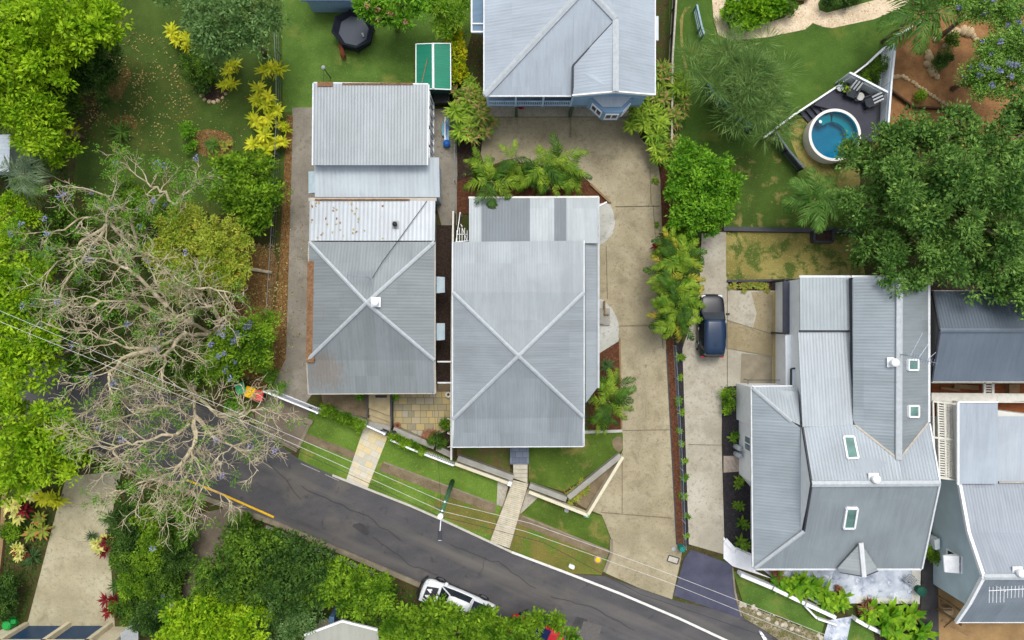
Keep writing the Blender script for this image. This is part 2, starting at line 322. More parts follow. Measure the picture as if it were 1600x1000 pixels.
m_grey = plain('grey_metal', c(150, 154, 156), .45, .4, .1, 5)
m_char = plain('charcoal', c(52, 54, 60), .55, .35, .12, 5)
m_black = plain('black_plastic', c(28, 29, 32), .5, .4, .1, 5)
m_darkglass = plain('dark_glass', c(34, 42, 52), .08, .6, .1)
m_timber = mottle('timber', [(.3, c(116, 92, 64)), (.7, c(150, 124, 90))], 3, stretch=(1, 8, 1), bscale=12)
m_redtimber = mottle('stained_timber', [(.3, c(98, 54, 30)), (.7, c(140, 82, 46))], 2.5, stretch=(1, 10, 1), bscale=12)
m_bluewall = plain('blue_weatherboard', c(134, 162, 188), .6, .3, .06, 3)
m_palewall = plain('pale_weatherboard', c(206, 214, 218), .6, .3, .05, 3)
m_greenwood = mottle('treated_timber', [(.3, c(54, 92, 66)), (.7, c(84, 126, 92))], 3, stretch=(4, 4, 1), bscale=12)

# ------------------------------------------------------------------ ground, road, lawns, paths
gm = MB().poly([Vector((-150, -110, 0)), Vector((150, -110, 0)), Vector((150, 110, 0)), Vector((-150, 110, 0))])
tag(gm.build('ground', m_soil), kind='structure')
SHEETS = []
def gs(name, pts, mat, sm=0):
    """a sheet 4 mm above every earlier sheet it may overlap"""
    if sm: pts = smooth_poly(pts, sm)
    xs = [p[0] for p in pts]; ys = [p[1] for p in pts]; b = (min(xs), min(ys), max(xs), max(ys))
    lv = 1 + max([l for q, l in SHEETS if not (q[0] > b[2] or q[2] < b[0] or q[1] > b[3] or q[3] < b[1])] + [0])
    SHEETS.append((b, lv)); return struct(name, pts, lv * .004, mat)
gs('lawn', [(150, -30), (470, -30), (470, 180), (446, 300), (420, 340), (120, 330), (112, 240), (190, 130), (185, 40)], m_lawn_dark, 2)
gs('lawn', [(440, -20), (760, -20), (735, 60), (708, 150), (650, 155), (480, 175), (442, 175)], m_lawn_mid)
gs('lawn', [(1046, -20), (1440, -20), (1400, 45), (1380, 75), (1252, 182), (1215, 205), (1190, 265), (1130, 262), (1040, 255)], m_lawn_right)
gs('lawn', [(1128, 262), (1215, 205), (1252, 182), (1275, 200), (1340, 330), (1336, 362), (1128, 360)], grassmat('patchy_lawn', c(58, 78, 28), c(70, 94, 34), c(84, 110, 42), c(134, 124, 72), .56, .64, pscale=1.1))
gs('ground', [(1225, 190), (1270, 182), (1350, 260), (1335, 320), (1290, 300), (1250, 260)], m_turf, 2)
gs('lawn', [(1134, 362), (1340, 366), (1352, 430), (1225, 438), (1134, 440)], m_turf)
gs('bare_earth', [(1400, 50), (1430, 20), (1640, -20), (1640, 240), (1360, 240), (1370, 180), (1385, 100)], m_dirt)
gs('terrace', [(1389, 118), (1412, 120), (1440, 138), (1480, 165), (1476, 172), (1424, 169), (1389, 143)], plain('terrace_soil', c(128, 94, 62), .9, .1, .15, 2))
gs('bare_earth', [(100, 145), (150, 140), (185, 120), (200, 100), (206, 118), (196, 140), (186, 160), (150, 165), (120, 170)], m_straw, 2)
gs('bare_earth', [(180, 182), (205, 178), (216, 190), (212, 204), (195, 196), (176, 192)], m_straw, 2)
gs('bare_earth', [(300, 200), (365, 205), (365, 245), (305, 245)], m_litter, 2)
gs('bare_earth', [(310, 135), (358, 135), (352, 155), (330, 162), (312, 152)], m_darkmulch, 2)
gs('bare_earth', [(330, 380), (440, 380), (425, 480), (420, 620), (395, 612), (340, 520), (345, 440)], m_litter, 2)
road_up = [(-260, 500), (-60, 535), (60, 560), (150, 580), (250, 612), (330, 640), (400, 668), (465, 716), (545, 752), (650, 793), (800, 861), (890, 897), (945, 900), (1000, 920), (1050, 937), (1110, 950), (1165, 962), (1210, 990), (1260, 1030), (1500, 1170)]
road_lo = [(1250, 1170), (960, 1050), (860, 1005), (760, 962), (660, 917), (560, 872), (430, 814), (300, 764), (190, 724), (60, 670), (-60, 640), (-260, 610)]
gs('road', road_up + road_lo, m_asphalt)
# repair patches in the asphalt
gs('road_patch', [(548, 820), (566, 816), (578, 830), (574, 838), (558, 828)], m_dark_patch, 1)
gs('road_patch', [(900, 963), (918, 968), (912, 984), (893, 978)], m_dark_patch)
gs('road_patch', [(912, 970), (940, 978), (934, 1004), (904, 996)], plain('patch_grey', c(96, 94, 92), .9, .1, .12, 8))
# left garage driveway and the side lane
gs('driveway', [(104, 745), (190, 735), (176, 800), (172, 860), (180, 985), (40, 985), (72, 862), (88, 800)], m_garageslab)
gs('lane', [(300, 805), (378, 788), (382, 812), (352, 845), (335, 880), (318, 925), (282, 960), (288, 900), (296, 850)], m_old_asphalt)
# left cottage: side path, driveway crossover, front yard
gs('side_path', [(457, 168), (492, 168), (492, 610), (470, 640), (425, 612), (441, 560), (446, 430), (454, 300)], m_path)
gs('driveway', [(425, 612), (472, 636), (505, 646), (486, 660), (472, 690), (464, 700), (400, 668), (398, 640)], m_old_asphalt)
gs('side_yard', [(660, 170), (716, 170), (714, 352), (690, 352), (676, 300)], m_path)
gs('alley', [(676, 352), (712, 352), (709, 612), (676, 612)], m_darkmulch)
gs('front_yard', [(500, 600), (712, 600), (709, 715), (690, 708), (610, 662), (505, 636)], m_footpath)
gs('patio', [(613, 612), (706, 612), (706, 668), (676, 690), (664, 684), (614, 662)], m_flag)
gs('garden_bed', [(682, 680), (709, 668), (709, 714), (676, 702)], m_darkmulch)
gs('stair_landing', [(577, 617), (612, 617), (612, 668), (575, 652)], m_neigh_dark)
# verge
gs('verge', [(484, 642), (510, 640), (715, 722), (795, 752), (776, 852), (690, 812), (545, 754), (466, 717), (474, 680)], m_verge)
gs('verge', [(822, 765), (916, 800), (940, 806), (954, 842), (952, 862), (812, 800)], m_lawn_front)
gs('verge', [(812, 800), (952, 862), (940, 898), (890, 896), (796, 858)], m_verge_dry)
gs('verge', [(690, 770), (786, 800), (774, 845), (670, 798)], m_verge_dry, 2)
for seg in ([(476, 676), (560, 708), (556, 719), (472, 688)], [(598, 722), (776, 788), (772, 802), (592, 735)], [(812, 804), (954, 860), (946, 872), (808, 818)]):
    gs('footpath', seg, m_footpath)
gs('stone_path', [(570, 664), (606, 682), (574, 764), (541, 750)], tiles('flagstone_walk', [(0, c(176, 172, 158)), (.45, c(196, 190, 172)), (.75, c(204, 182, 120)), (1, c(182, 182, 176))], .55, .42, c(166, 160, 142), .014, rot=.45))
gs('bed_edge', [(448, 180), (458, 180), (447, 560), (418, 620), (420, 560), (436, 430)], m_litter)
# centre house block
gs('driveway', [(757, 165), (990, 165), (1000, 215), (1020, 238), (1029, 262), (1034, 300), (1036, 420), (1041, 545), (1050, 700), (1056, 850), (1066, 856), (1064, 872), (1050, 936), (1000, 919), (946, 895), (955, 862), (955, 842), (940, 804), (922, 797), (972, 706), (972, 674), (940, 660), (900, 600), (890, 300), (760, 268), (751, 240), (756, 205)], m_exposed)
gs('porch_slab', [(760, 150), (985, 150), (985, 183), (757, 183)], m_neigh)
gs('garden_bed', [(714, 276), (760, 262), (790, 250), (860, 262), (905, 270), (955, 317), (938, 330), (900, 330), (714, 335)], m_mulch)
gs('garden_bed', [(738, 170), (757, 168), (756, 205), (750, 240), (756, 268), (715, 284), (714, 215)], m_darkmulch)
gs('landing', [(930, 318), (952, 318), (958, 330), (961, 348), (957, 365), (948, 376), (936, 384), (930, 384)], m_smooth)
gs('landing', [(930, 465), (942, 468), (956, 482), (964, 497), (967, 512), (966, 527), (936, 549), (930, 549)], m_smooth)
gs('garden_bed', [(930, 549), (968, 529), (971, 672), (922, 672), (922, 600)], m_mulch)
gs('garden_bed', [(1031, 262), (1044, 240), (1060, 250), (1052, 420), (1053, 545), (1041, 545), (1036, 420)], m_mulch)
gs('garden_bed', [(1040, 528), (1052, 528), (1069, 850), (1057, 850)], m_mulch)
gs('garden_bed', [(1053, 528), (1066, 528), (1082, 852), (1069, 852)], m_blackmulch)
gs('lawn', [(715, 690), (797, 690), (797, 744), (714, 712)], grassmat('worn_lawn', c(94, 84, 52), c(104, 96, 58), c(116, 108, 66), c(78, 104, 32), .5, .62, pscale=.7))
gs('lawn', [(825, 690), (918, 670), (973, 677), (973, 704), (882, 768), (826, 752)], m_lawn_front)
gs('bare_earth', [(954, 688), (966, 680), (972, 684), (973, 704), (962, 706)], m_footpath, 2)
gs('planter_soil', [(884, 776), (970, 712), (916, 795)], m_footpath)
gs('ramp_side', [(778, 745), (796, 752), (786, 792), (776, 788)], m_neigh)
gs('ramp_side', [(826, 762), (846, 772), (814, 802), (808, 800)], m_neigh)
# neighbour's driveway
gs('driveway', [(1096, 365), (1134, 362), (1134, 430), (1138, 446), (1150, 454), (1228, 454), (1228, 606), (1140, 604), (1128, 610), (1127, 690), (1132, 866), (1076, 850), (1066, 545), (1092, 460)], m_neigh)
gs('driveway_stain', [(1173, 456), (1228, 456), (1228, 524), (1206, 524), (1176, 512), (1182, 490)], m_neigh_dark)
gs('driveway_stain', [(1136, 501), (1206, 524), (1227, 524), (1226, 560), (1204, 556), (1136, 544)], m_neigh_dark)
gs('driveway_stain', [(1158, 552), (1206, 557), (1206, 604), (1156, 604)], plain('stain_dark', c(132, 124, 106), .9, .1, .14, 1.5))
gs('driveway_stain', [(1207, 456), (1223, 456), (1223, 604), (1207, 604)], plain('stain_ochre', c(164, 146, 98), .9, .1, .14, 1.5))
gs('driveway', [(1068, 874), (1079, 858), (1144, 882), (1144, 900), (1160, 966), (1052, 930)], m_bluedrive)
gs('garden_bed', [(1127, 612), (1132, 604), (1160, 602), (1180, 640), (1180, 890), (1132, 866)], m_blackmulch)
gs('step_slab', [(1130, 712), (1160, 712), (1160, 736), (1130, 738)], plain('rough_slab', c(160, 148, 136), .9, .1, .2, 6))
gs('garden_bed', [(1137, 440), (1228, 440), (1228, 453), (1152, 453), (1140, 447)], m_darkmulch)
gs('white_path', [(1130, 838), (1140, 850), (1175, 865), (1180, 892), (1210, 905), (1144, 884), (1130, 872)], m_white)
gs('patio', [(1180, 880), (1436, 880), (1436, 942), (1330, 942), (1290, 950), (1210, 905)], m_marble)
gs('patio_border', [(1424, 882), (1438, 882), (1436, 943), (1424, 943)], m_offwhite)
gs('patio_border', [(1337, 932), (1424, 936), (1424, 943), (1337, 942)], m_offwhite)
gs('garden_bed', [(1205, 892), (1300, 930), (1325, 962), (1250, 922), (1206, 902)], m_darkmulch)
gs('garden_bed', [(1340, 942), (1440, 944), (1445, 1000), (1360, 1000)], m_darkmulch)
gs('verge', [(1144, 890), (1290, 962), (1282, 992), (1240, 972), (1160, 940)], m_lawn_mid)
gs('verge', [(1325, 962), (1362, 978), (1370, 1020), (1316, 1020)], m_lawn_mid)
gs('stone_path', [(1294, 968), (1330, 962), (1318, 1020), (1278, 1020)], m_marble)
gs('bank', [(1150, 938), (1285, 992), (1300, 1030), (1260, 1030), (1196, 985), (1163, 966)], mottle('stony_bank', [(.3, c(106, 108, 62)), (.5, c(150, 138, 108)), (.75, c(196, 186, 164))], 2.5, fine=(9, c(88, 96, 44), .52, .6), bump=1, bdist=.15))
gs('side_lane', [(1440, 866), (1470, 866), (1468, 1020), (1436, 1020)], m_dark_patch)
gs('bare_earth', [(1464, 868), (1640, 868), (1640, 1030), (1466, 1030)], m_tan)
gs('side_yard', [(1450, 430), (1640, 430), (1640, 640), (1450, 640)], m_darkmulch)
# right back yard stone paths
gs('sandstone_path', [(1111, -20), (1135, -20), (1133, 22), (1140, 46), (1162, 46), (1225, 28), (1240, 12), (1256, 6), (1256, -20), (1290, -20), (1278, 6), (1280, 16), (1292, 20), (1390, -6), (1396, -20), (1440, -20), (1410, 12), (1366, 30), (1300, 44), (1286, 42), (1270, 36), (1258, 46), (1200, 58), (1143, 64), (1122, 54), (1115, 30)], m_sandstone)
gs('worn_track', [(1070, 12), (1080, 10), (1068, 24), (1066, 50), (1070, 90), (1078, 120), (1074, 122), (1064, 80), (1062, 30)], m_turf)
# painted lines, cracks
def strip(pts, w): 
    a = [Vector((p[0], p[1])) for p in pts]; L = []; Rr = []
    for i, p in enumerate(a):
        d = (a[min(i + 1, len(a) - 1)] - a[max(i - 1, 0)]).normalized(); n = Vector((-d.y, d.x)) * w / 2; L.append(tuple(p + n)); Rr.append(tuple(p - n))
    return L + Rr[::-1]
gs('road_marking', strip([(800, 862), (890, 896), (970, 927), (1060, 965), (1135, 1000), (1250, 1052)], 3.8), m_whiteline)
gs('road_marking', strip([(470, 724), (500, 737)], 1.2), plain('worn_paint', c(150, 148, 144), .8, .2, .3, 12)); gs('road_marking', strip([(508, 741), (530, 751)], 1.2), plain('worn_paint', None))
gs('road_marking', strip([(292, 750), (340, 769), (428, 808)], 3.2), m_yellowline)
gs('kerb_channel', strip([(520, 742), (640, 789), (690, 811), (800, 862)], 3.4), plain('channel', c(184, 180, 170), .8, .2, .1, 4))
def crack(pts, w, seed, mat):
    g = random.Random(seed); q = []
    for i in range(len(pts) - 1):
        for k in range(7): f = k / 7; q.append((pts[i][0] + (pts[i + 1][0] - pts[i][0]) * f + g.gauss(0, 1.6), pts[i][1] + (pts[i + 1][1] - pts[i][1]) * f + g.gauss(0, 1.2)))
    gs('crack', strip(q, w), mat)
m_crack = plain('crack_fill', c(62, 61, 62), .9, .1); m_cracklight = plain('concrete_crack', c(112, 104, 86), .9, .1)
for i, (pts, w) in enumerate((([(470, 760), (560, 800), (640, 850)], .7), ([(580, 836), (640, 880), (690, 900)], .6), ([(700, 850), (780, 880), (850, 925)], .6), ([(860, 930), (930, 950), (1000, 990)], .7), ([(420, 720), (480, 790)], .6), ([(760, 870), (745, 905)], .5))): crack(pts, w, i, m_crack)
for i, (pts, w) in enumerate((([(90, 840), (140, 846), (172, 843)], .5), ([(98, 792), (150, 785), (178, 780)], .45), ([(980, 560), (1010, 610), (1006, 668)], .3), ([(965, 415), (1000, 440), (1034, 436)], .3))): crack(pts, w, 20 + i, m_cracklight)
def kerb(name, pts, w, h, mat, kind='structure'):
    m = MB()
    for i in range(len(pts) - 1):
        a, b = P(*pts[i]), P(*pts[i + 1]); m.beam(a + Vector((0, 0, h / 2)), b + Vector((0, 0, h / 2)), w, h)
    return tag(m.build(name, mat), kind=kind)
kerb('kerb', [(150, 706), (300, 770), (430, 817), (545, 866), (618, 897), (660, 915)], .34, .14, m_kerb)
kerb('kerb', [(416, 822), (520, 868), (602, 903)], .16, .3, m_greywall)
kerb('kerb', [(944, 893), (955, 864), (955, 842)], .22, .12, m_kerb)
kerb('kerb', [(816, 806), (952, 861)], .12, .06, m_kerb)
kerb('kerb', [(600, 722), (776, 788)], .1, .05, m_kerb)
kerb('kerb', [(466, 700), (485, 660)], .2, .1, m_kerb)
kerb('kerb', [(1144, 886), (1148, 925), (1158, 962)], .12, .1, m_kerb)
kerb('kerb', [(935, 549), (967, 529)], .28, .1, m_smooth)
kerb('kerb', [(968, 529), (971, 674)], .12, .1, m_timber)
kerb('kerb', [(912, 675), (972, 673)], .2, .12, m_smooth)
kerb('kerb', [(922, 288), (953, 317)], .14, .2, m_timber)
kerb('kerb', [(936, 322), (948, 316)], .1, .12, m_white)
kerb('kerb', [(1041, 545), (1057, 850)], .07, .1, m_char)
kerb('kerb', [(398, 668), (464, 704)], .22, .05, m_kerb)
jm = MB(); ZJ = max(l for q, l in SHEETS) * .004 + .004
for a, b in (((757, 183.5), (985, 183.5)), ((891, 183), (891, 215)), ((1015, 262), (1017, 320)), ((961, 323), (1031, 322)), ((947, 383), (949, 467)), ((967, 509), (1038, 508)), ((973, 672), (1049, 671)), ((972, 708), (972, 800)), ((940, 800), (1050, 809)), ((1075, 694), (1127, 695)), ((1136, 453), (1136, 604)), ((1136, 500), (1228, 529)), ((1136, 544), (1206, 557)), ((1020, 320), (1036, 545))):
    jm.beam(P(*a) + Vector((0, 0, ZJ - .05)), P(*b) + Vector((0, 0, ZJ - .05)), .013, .1)
jo = jm.build('expansion_joints', m_joint); tag(jo, kind='structure')
# ------------------------------------------------------------------ houses
m_wb = {}
def wallmat(name, col):
    if name in MATS: return MATS[name]
    t = NT(name); w = t.n.new('ShaderNodeTexWave'); w.wave_type = 'BANDS'; w.bands_direction = 'Z'; w.inputs['Scale'].default_value = 2.2; t.link(t.pos, w.inputs['Vector'])
    t.bump(w.outputs['Fac'], .5, .03); d = tuple(v * .86 for v in col[:3]) + (1,)
    MATS[name] = t.fin(t.ramp(t.noise(.9, 5), [(.3, d), (.7, col)]), .6, .3); return MATS[name]
def vwallmat(name, col, axis='Y'):
    if name in MATS: return MATS[name]
    t = NT(name); w = t.n.new('ShaderNodeTexWave'); w.wave_type = 'BANDS'; w.bands_direction = axis; w.inputs['Scale'].default_value = 1.6; w.wave_profile = 'SAW'; t.link(t.pos, w.inputs['Vector'])
    t.bump(w.outputs['Fac'], .5, .03); d = tuple(v * .86 for v in col[:3]) + (1,)
    MATS[name] = t.fin(t.ramp(t.noise(.9, 5), [(.3, d), (.7, col)]), .6, .3); return MATS[name]
R_grey = c(170, 175, 177)
r_lx = roofmat('weathered_iron_x', c(164, 169, 170), 'X', rustspot=(*P(508, 582, 3.6), 2.4)); r_ly = roofmat('weathered_iron_y', c(164, 169, 170), 'Y', rust=.1)
r_lw = roofmat('white_iron', c(206, 209, 213), 'X', var=.05); r_lb = roofmat('clean_iron', c(222, 228, 232), 'X')
r_cx = roofmat('zinc_sheet_x', c(180, 185, 188), 'X'); r_cy = roofmat('zinc_sheet_y', c(180, 185, 188), 'Y')
r_tx = roofmat('pale_iron_x', c(206, 213, 222), 'X', var=.05); r_ty = roofmat('pale_iron_y', c(206, 213, 222), 'Y', var=.05)
r_rx = roofmat('steel_sheet_x', c(178, 184, 188), 'X'); r_ry = roofmat('steel_sheet_y', c(176, 183, 188), 'Y')
r_rs = roofmat('shaded_sheet', c(148, 156, 160), 'X'); r_fx = roofmat('old_sheet_x', c(184, 189, 196), 'X')
r_dk = roofmat('slate_iron', c(126, 136, 148), 'X', var=.06)
r_fg = roofmat('fibreglass_sheet', c(130, 137, 143), 'X', var=.05, rough=.5)
m_cap = plain('ridge_flashing', c(168, 175, 179), .45, .45, .08, 4)
m_gut = plain('gutter', c(170, 164, 152), .55, .35, .12, 3)
m_gutw = plain('white_gutter', c(206, 210, 212), .5, .35, .08, 3)
m_litterg = mottle('gutter_litter', [(.3, c(96, 70, 48)), (.7, c(142, 108, 78))], 6, bump=1)
def roofpart(parent, name, faces, mat, pitch=.21, amp=.026, across=None, under=True):
    m = MB()
    for f in faces:
        m.corr(f, pitch, amp, across)
        if under: m.poly([Vector(p) - Vector((0, 0, .06)) for p in reversed(f)])
    return m.build(name, mat, parent)
def caps(parent, edges, mat=None, w=.25, name='ridge_cap'):
    m = MB()
    for a, b in edges: m.cap(a + Vector((0, 0, .03)), b + Vector((0, 0, .03)), w)
    return m.each(name, mat or m_cap, parent, fix=True)
def gutter(parent, edges, mat=None, w=.13, name='gutter'):
    m = MB()
    for a, b in edges: m.beam(a - Vector((0, 0, .06)), b - Vector((0, 0, .06)), w, .12)
    return m.build(name, mat or m_gut, parent)
def wall(parent, corners, z0, z1, mat, name='wall'):
    """corners: world points (x, y)"""
    return MB().prism([Vector((p[0], p[1], 0)) for p in corners], z0, z1).build(name, mat, parent, fix=True)
def up0(p, z=0.0): return Vector((p.x, p.y, z))
def inset(pts, d):
    cx = sum(p[0] for p in pts) / len(pts); cy = sum(p[1] for p in pts) / len(pts)
    return [(p[0] - math.copysign(d, p[0] - cx), p[1] - math.copysign(d, p[1] - cy)) for p in pts]
def window(parent, a, b, z0, z1, n, mat=None, frame=None):
    """a window set 3 cm proud of a wall; a,b = ground points of its ends, n = outward normal"""
    a, b, n = Vector((*a, 0)), Vector((*b, 0)), Vector((*n, 0)); d = (b - a).normalized(); z = Vector((0, 0, 1)); m = MB()
    for p, q in ((a + z * z0, b + z * z0), (a + z * z1, b + z * z1)): m.beam(p + n * .03 - d * .04, q + n * .03 + d * .04, .1, .09)
    for p in (a, b, (a + b) / 2): m.beam(p + n * .03 + z * (z0 + .045), p + n * .03 + z * (z1 - .045), .07, .07)
    w = m.build('window', frame or m_white, parent)
    MB().beam((a + b) / 2 * 1 + n * .005 + z * (z0 + .04), (a + b) / 2 + n * .005 + z * (z1 - .04), .03, (b - a).length, up=d).build('pane', mat or m_darkglass, w)
    return w
def vent_turbine(parent, px, py, z, name='roof_vent'):
    p = P(px, py, z); m = MB(); m.box(p.x, p.y, p.z - .02, .62, .62, .05); m.lathe((p.x, p.y, p.z), [(.13, 0), (.13, .16), (.24, .18), (.27, .3), (.24, .42), (.12, .5)], 16)
    return m.build(name, m_white, parent, fix=True)
def skylight(parent, quad, name='skylight', glasscol=None):
    m = MB(); q = [Vector(p) for p in quad]; n = (q[1] - q[0]).cross(q[2] - q[1]).normalized(); n = -n if n.z < 0 else n
    for i in range(4): m.beam(q[i] + n * .07, q[(i + 1) % 4] + n * .07, .11, .18, up=n)
    s = m.build(name, m_white, parent)
    MB().poly([p + n * .1 for p in q]).build('pane', glasscol or plain('skylight_glass', c(96, 128, 122), .35, .15, .35, .8), s)
    return s

# ---- left cottage: hip roof with a white skillion and a raised back block
L = thing('cottage', 'left cottage with a rust-stained square hip roof, antenna and white back skillion', 'house', P(580, 470, 0))
e, ap = 3.6, P(573, 473, 5.3)
nw, ne, se, sw = P(483, 378, e), P(679, 378, e), P(679, 563, e), P(480, 563, e)
fl, fr = P(482, 615, 3.0), P(680, 614, 3.0)
rf = roofpart(L, 'roof', [[sw, se, ap], [nw, ne, ap][::-1], [sw, fl, fr, se]], r_lx)
roofpart(L, 'side_roof', [[nw, sw, ap], [se, ne, ap]], r_ly)
caps(rf, [(ap, p) for p in (nw, ne, se, sw)])
gutter(L, [(nw, sw), (sw, fl), (fl, fr), (fr, se), (se, ne)])
MB().beam(P(487, 408, 3.72), P(485, 566, 3.72), .55, .08).build('gutter_litter', m_litterg, L)
skn = roofpart(L, 'back_skillion', [[P(484, 314, 3.3), P(483, 376, 3.62), P(679, 376, 3.62), P(680, 314, 3.3)]], r_lw, .27, .03)
gutter(L, [(P(482, 311.5, 3.3), P(682, 311.5, 3.3))], m_gut, .22, 'back_gutter')
MB().beam(P(492, 312, 3.38), P(640, 312, 3.38), .1, .05).build('gutter_litter', m_litterg, L)
roofpart(L, 'link_roof', [[P(491, 246, 3.5), P(492, 308, 3.1), P(687, 308, 3.1), P(686, 246, 3.5)]], r_lb, .27, .03)
bb = [P(490, 130, 4.0), P(669, 132, 4.0), P(667, 258, 4.15), P(489, 258, 4.15)]
roofpart(L, 'rear_roof', [bb], roofmat('rear_iron', c(176, 180, 183), 'X', var=.06), .2, .026)
gutter(L, [(bb[0], bb[1]), (bb[1], bb[2]), (bb[0], bb[3])], m_gutw, .16, 'rear_gutter')
MB().beam(P(496, 131.5, 4.06), P(520, 131.5, 4.06), .3, .04).beam(P(535, 131, 4.05), P(645, 131, 4.05), .12, .03).build('gutter_litter', m_litterg, L)
wall(L, [(p.x, p.y) for p in (P(489, 133, 4), P(667.5, 135, 4), P(666, 256, 4), P(490, 256, 4))], 0, 3.9, wallmat('grey_weatherboard', c(176, 186, 194)), 'rear_wall')
wall(L, inset([(p.x, p.y) for p in (P(492, 250, 3), P(684, 250, 3), P(684, 309, 3), P(492, 309, 3))], .06), 0, 3.02, wallmat('grey_weatherboard', None), 'link_wall')
wall(L, inset([(nw.x, P(0, 316, 3.3).y), (ne.x, P(0, 316, 3.3).y), (se.x, P(0, 572, e).y), (sw.x, P(0, 572, e).y)], .3), 0, 3.2, wallmat('cottage_wall', c(200, 204, 204)))
ex = P(667.5, 150, 4).x
for y0, y1 in ((145, 166), (172, 196), (204, 226), (232, 250)):
    window(L, (ex, P(0, y0, 3).y), (ex, P(0, y1, 3).y), .7, 3.1, (1, 0), plain('cottage_glass', c(66, 82, 104), .1, .6))
for q in ([P(482, 268, 2.5), P(492, 267, 2.9), P(492, 301, 2.9), P(482, 302, 2.5)], [P(682, 432, 2.9), P(695, 433, 2.5), P(695, 457, 2.5), P(682, 458, 2.9)], [P(682, 505, 2.9), P(695, 505, 2.5), P(695, 531, 2.5), P(682, 532, 2.9)]):
    MB().prism(q, 2.42).build('window_hood', plain('hood_paint', c(178, 196, 204), .5, .35, .08), L, fix=True)
vent_turbine(rf, 587, 472, 5.3)
p = P(618, 351, 3.55); m = MB(); m.box(p.x, p.y, p.z, .42, .5, .06); m.build('vent_plate', m_grey, skn); MB().lathe((p.x, p.y, p.z), [(.13, 0), (.13, .3), (.17, .32), (.05, .4)], 10).build('flue', m_black, skn)
MB().tube([P(667, 314, 3.45), P(622, 376, 3.75), P(598, 408, 4.35), P(582, 434, 4.85)], .022, 5).build('antenna_cable', m_black, rf)
a0 = P(578, 434, 4.75); m = MB(); m.tube([a0, a0 + Vector((0, 0, 1.0))], .025, 6); z = a0 + Vector((0, 0, .95)); m.tube([z + Vector((-1.25, .1, 0)), z + Vector((.35, -.08, 0))], .02, 5)
for i in range(9):
    q = z + Vector((-1.2 + i * .19, .1 - i * .022, 0)); l = .2 + .035 * i; m.tube([q + Vector((.02, l, 0)), q - Vector((.02, l, 0))], .012, 4)
m.build('antenna', plain('antenna_metal', c(126, 134, 150), .4, .5, .1, 4, .4), rf)
# front steps and posts under the eave
m = MB()
for i, (y0, y1) in enumerate(((636, 645), (645, 655), (655, 664))):
    a, b = P(577, y0 + 1), P(612, y0 + 10); m.prism([P(576, y0, 0), P(612, y0 + 13, 0), P(612, y0 + 22, 0), P(575, y0 + 9, 0)], 0, .5 - .16 * i)
m.prism([P(577, 600), P(612, 600), P(612, 648), P(577, 635)], 0, .66); st = m.build('front_steps', mottle('step_stone', [(.3, c(140, 128, 98)), (.7, c(172, 158, 124))], 1.4), L, fix=True)
MB().box(*P(595.5, 619.5, .68), .8, .18, .03).build('door_mat', m_black, st)
MB().beam(P(612.5, 612, .35), P(612.5, 668, .35), .1, .7).beam(P(576, 600, .4), P(576, 652, .4), .1, .8).each('step_wall', m_char, L)

# ---- centre house
C0 = thing('house', 'centre house with a clean silver pyramid hip roof beside the concrete driveway', 'house', P(810, 540, 0))
e, ap = 3.9, P(810, 556, 5.9)
nw, ne, se, sw = P(708, 457, e), P(912, 457, e), P(912, 652, e), P(708, 655, e)
n1, n2, s1, s2 = P(708, 378, 3.75), P(912, 376, 3.75), P(707, 698, 3.3), P(912, 697, 3.3)
rf = roofpart(C0, 'roof', [[sw, se, ap], [ne, nw, ap], [sw, s1, s2, se], [n1, nw, ne, n2]], r_cx, .17)
roofpart(C0, 'side_roof', [[nw, sw, ap], [se, ne, ap]], r_cy, .17)
caps(rf, [(ap, p) for p in (nw, ne, se, sw)])
gutter(C0, [(n1, nw), (nw, sw), (sw, s1), (s1, s2), (s2, se), (se, ne), (ne, n2)], m_gutw)
roofpart(C0, 'side_skillion', [[P(914, 372, 3.35), P(915, 630, 3.35), P(934.5, 604, 3.1), P(935, 310, 3.1)]], r_cy, .205, .02)
caps(C0, [(P(935, 308, 3.12), P(935, 606, 3.12))], m_gutw, .14, 'barge')
y0, y1, zz = 309, 380, (3.1, 3.5)
for x0, x1, mt in ((733, 752, r_cx), (752, 828, r_fg), (828, 866, r_cx), (866, 885, r_fg), (885, 934, r_cx)):
    roofpart(C0, 'patio_roof_sheet', [[P(x0, y0, zz[0]), P(x0, y1, zz[1]), P(x1, y1, zz[1]), P(x1, y0, zz[0])]], mt, .205, .022)
gutter(C0, [(P(732, 308.5, 3.12), P(936, 307.5, 3.12))], m_offwhite, .12, 'patio_gutter')
wm = wallmat('house_wall', c(206, 208, 206))
wall(C0, inset([(p.x, p.y) for p in (P(708, 378, 3.75), P(912, 378, 3.75), P(912, 668, 3.5), P(708, 668, 3.5))], .35), 0, 3.3, wm)
wall(C0, inset([(p.x, p.y) for p in (P(733, 325, 3.1), P(933, 325, 3.1), P(933, 382, 3.5), P(733, 382, 3.5))], .25), 0, 3.0, wm, 'patio_wall')
wall(C0, [(p.x, p.y) for p in (P(905, 380, 3), P(929, 380, 3), P(929, 600, 3), P(905, 600, 3))], 0, 2.95, wm, 'side_wall')
xe = P(929, 0, 3).x
for y in (420, 500, 570): window(C0, (xe, P(0, y - 14, 2).y), (xe, P(0, y + 14, 2).y), 1.2, 2.5, (1, 0))
m = MB(); p = P(937, 495, 0); m.box(p.x + .35, p.y, .1, .7, 1.2, .2); m.box(p.x + .1, p.y, .28, .3, 1.0, .16); m.build('door_step', m_greywall, C0)
MB().beam(P(942, 491, .2), P(952, 491, .2), .06, .4).beam(P(944.5, 470, .3), P(944.5, 492, .3), .08, .5).build('step_rail', m_timber, C0)
m = MB()
for x in (716, 810, 904): q = P(x, 688, 3.1); m.beam(up0(q), q, .12, .12)
